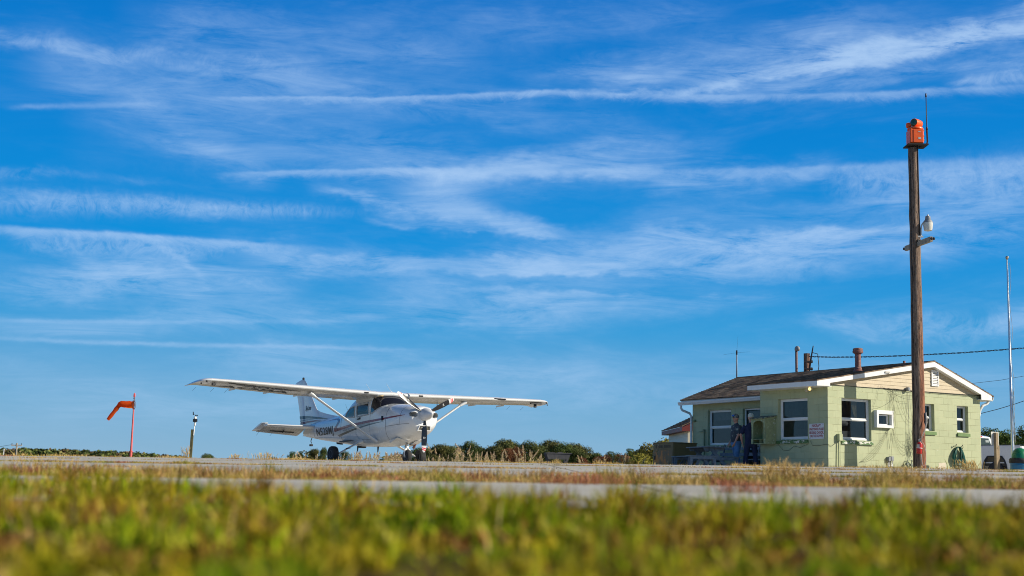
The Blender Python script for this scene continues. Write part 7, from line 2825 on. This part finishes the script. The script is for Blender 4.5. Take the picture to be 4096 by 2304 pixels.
# propeller
HUB = Vector((-.28, 0, 1.37))
pr = MB()
rings = []
for x, r in ((-.33, .165), (-.30, .172), (-.22, .170), (-.12, .150), (-.02, .115), (.05, .078), (.10, .045), (.128, .018), (.135, .004)):
    rings.append([(x, r * math.cos(q), 1.37 + r * math.sin(q)) for q in [PI2 * k / 32 for k in range(32)]])
pr.loft(rings)
prop = pr.build('propeller', M_spin, plane, smooth=50)
m1 = MB()
m1.loft([[(x, r * math.cos(q), 1.37 + r * math.sin(q)) for q in [PI2 * k / 32 for k in range(32)]] for x, r in ((-.345, .15), (-.334, .168), (-.330, .168))])
m1.build('backplate', M_dark, prop)
def blade_fn(B, tc, col, b):
    x, y, z = B.sep(tc)
    c = B.mix(B.m('GREATER_THAN', x, .835), col, (.72, .71, .68))
    for a_, w in ((.905, .014), (.95, .014)):
        c = B.mix(B.m('LESS_THAN', B.m('ABSOLUTE', B.m('SUBTRACT', B.m('SUBTRACT', x, B.m('MULTIPLY', y, .25)), a_)), w), c, (.75, .01, .02))
    return c
M_blade = mat('blade_paint', (.012, .012, .014), .3, fn=blade_fn, coat=.2)
BL = [(.10, .045, .040, 40), (.16, .05, .036, 38), (.24, .085, .026, 33), (.36, .125, .020, 28), (.50, .150, .016, 23), (.65, .158, .013, 19), (.80, .145, .010, 16), (.92, .115, .008, 14), (.985, .075, .006, 13), (1.012, .03, .004, 13)]
for ang in (269, 27.5, 146.5):
    m1 = MB()
    rings = []
    for r, ch, th, tw in BL:
        a_ = R(tw)
        ring_ = []
        for q in [PI2 * k / 20 for k in range(20)]:
            cc, hh = ch / 2 * math.cos(q), th / 2 * math.sin(q)
            ring_.append((r, cc * math.cos(a_) - hh * math.sin(a_), cc * math.sin(a_) + hh * math.cos(a_)))
        rings.append(ring_)
    m1.loft(rings)
    bl = m1.build('blade', M_blade, prop, smooth=50)
    m1 = MB()
    for off_, L in ((-.022, .055), (.012, .055)):
        m1.box(.60, .60 + L, off_ - .004, off_ + .004, .010, .016, Matrix.Rotation(R(21), 4, 'X'))
    m1.box(.622, .632, .004, .045, .010, .016, Matrix.Rotation(R(21), 4, 'X'))
    lg = m1.build('blade_mark', M_white, bl)
    # blade local +x = radial, +z = forward (local plane +x)
    a_ = R(ang)
    rad = Vector((0, math.cos(a_), math.sin(a_)))
    fwd = Vector((1, 0, 0))
    tan_ = fwd.cross(rad)
    Mb = Matrix((rad, tan_, fwd)).transposed().to_4x4()
    Mb.translation = HUB
    bl.matrix_local = Mb

# landing gear
for sd_ in (-1, 1):
    m1 = MB()
    rings = []
    for p, rx, rz in (((-3.10, sd_ * .42, .80), .075, .03), ((-3.10, sd_ * .56, .745), .075, .028), ((-3.07, sd_ * .95, .545), .055, .022), ((-3.04, sd_ * 1.22, .405), .045, .020)):
        n_ = Vector((0, sd_ * .45, .9)).normalized()
        rings.append([tuple(Vector(p) + Vector((1, 0, 0)) * (rx * math.cos(q)) + n_ * (rz * math.sin(q))) for q in [PI2 * k / 14 for k in range(14)]])
    m1.loft(rings)
    gl = m1.build('main_gear_leg', M_ac, plane, smooth=50)
    m1 = MB()
    m1.loft([[tuple(Vector((-3.10, sd_ * y, z)) + Vector((1, 0, 0)) * (r * math.cos(q)) + Vector((0, sd_ * .45, .9)) * (r * .55 * math.sin(q))) for q in [PI2 * k / 14 for k in range(14)]] for y, z, r in ((.48, .785, .12), (.60, .725, .085))])
    m1.build('gear_fairing', M_ac, gl, smooth=50)
    m1 = MB()
    m1.bar((-2.93, sd_ * 1.0, .55), (-2.86, sd_ * .98, .56), .12, .012)
    m1.tube([(-3.06, sd_ * .98, .54), (-2.92, sd_ * 1.0, .55)], .012, 5)
    m1.build('step', M_dark, gl)
    Mw = Matrix.Translation((-3.03, sd_ * 1.385, .385)) @ Matrix.Rotation(PI / 2, 4, 'X')
    m1 = MB()
    m1.lathe([(.10, -.075), (.165, -.088), (.205, -.082), (.219, -.055), (.222, 0), (.219, .055), (.205, .082), (.165, .088), (.10, .075)], Mw, 32)
    w_ = m1.build('main_wheel', M_tyre, plane, smooth=30)
    m1 = MB()
    m1.lathe([(0, -.045), (.04, -.06), (.05, -.045), (.085, -.05), (.10, -.078), (.104, -.07), (.104, .07), (.10, .078), (.085, .05), (.05, .045), (0, .045)], Mw, 24)
    m1.build('rim', M_metal, w_, smooth=30)
    m1 = MB()
    m1.lathe([(0, .0), (.035, .0), (.035, .06), (0, .06)], Matrix.Translation((-3.03, sd_ * 1.30, .385)) @ Matrix.Rotation(PI / 2 * sd_, 4, 'X'), 12)
    m1.box(-3.10, -2.96, sd_ * 1.27 - .02, sd_ * 1.27 + .02, .33, .46)
    m1.build('brake', M_dark, w_)
# nose gear
NX = -1.247
m1 = MB()
m1.tube([(NX - .06, 0, .72), (NX - .03, 0, .56)], .033, 12)
m1.tube([(NX - .03, 0, .57), (NX - .015, 0, .50)], .045, 12)
ng = m1.build('nose_gear_leg', M_white, plane, smooth=40)
m1 = MB()
for s in (-1, 1):
    m1.tube([(NX - .01, s * .02, .50), (NX - .0, s * .075, .46), (NX + .0, s * .09, .38), (NX, s * .085, .287)], [.03, .022, .02, .022], 8)
m1.build('fork', M_white, ng, smooth='all')
m1 = MB()
m1.tube([(NX - .06, 0, .63), (NX - .14, 0, .56), (NX - .06, 0, .49)], .016, 6)
m1.lathe([(0, -.07), (.028, -.07), (.028, .07), (0, .07)], Matrix.Translation((NX + .035, -.05, .60)) @ Matrix.Rotation(.9, 4, 'Y'), 10)
m1.build('scissor_link', M_metal, ng, smooth=40)
m1 = MB()
m1.lathe([(.028, .56), (.034, .57), (.034, .61), (.028, .62)], Matrix.Translation((NX - .045, 0, .0)), 12)
m1.build('collar', M_dark, ng)
Mw = Matrix.Translation((NX, 0, .287)) @ Matrix.Rotation(PI / 2, 4, 'X')
m1 = MB()
m1.lathe([(.085, -.058), (.14, -.068), (.172, -.060), (.184, -.038), (.186, 0), (.184, .038), (.172, .060), (.14, .068), (.085, .058)], Mw, 30)
w_ = m1.build('nose_wheel', M_tyre, plane, smooth=30)
m1 = MB()
m1.lathe([(0, -.07), (.03, -.07), (.03, -.045), (.075, -.045), (.086, -.06), (.086, .06), (.075, .045), (.03, .045), (.03, .07), (0, .07)], Mw, 24)
m1.build('rim', M_metal, w_, smooth=30)

# aerials and under-belly details
for nm, pts, r in (('aerial', [(-3.05, -.2, 2.14), (-3.42, -.22, 2.46)], .006), ('aerial', [(-2.55, .16, 2.16), (-2.92, .18, 2.44)], .006), ('aerial', [(-4.95, .0, 1.70), (-5.2, .0, 2.0)], .005)):
    m1 = MB()
    m1.tube(pts, [r, r * .5], 6)
    m1.lathe([(0, 0), (.02, 0), (.012, .03), (0, .035)], Matrix.Translation(pts[0]), 8)
    m1.build(nm, M_white if pts[0][0] > -4 else M_dark, plane)
m1 = MB()
for x, z in ((-4.25, .70), (-2.95, .62)):
    m1.prism([(x, z + .03), (x - .09, z + .03), (x - .075, z - .14), (x - .045, z - .14)], lambda u, v, d: (u, d, v), -.008, .008)
m1.prism([(-5.35, .86), (-5.7, .90), (-5.68, .84), (-5.38, .81)], lambda u, v, d: (u, d, v), -.03, .03)
m1.prism([(-3.9, .70), (-4.1, .71), (-4.08, .65), (-3.92, .65)], lambda u, v, d: (u, d, v), -.08, .08)
m1.build('belly_aerial', M_dark, plane)
m1 = MB()
m1.tube([(-7.55, 0, 1.12), (-7.62, 0, 1.03), (-7.57, 0, .96)], .014, 6)
m1.box(-7.64, -7.54, -.04, .04, .87, .93)
m1.build('tie_down_ring', M_dark, plane)
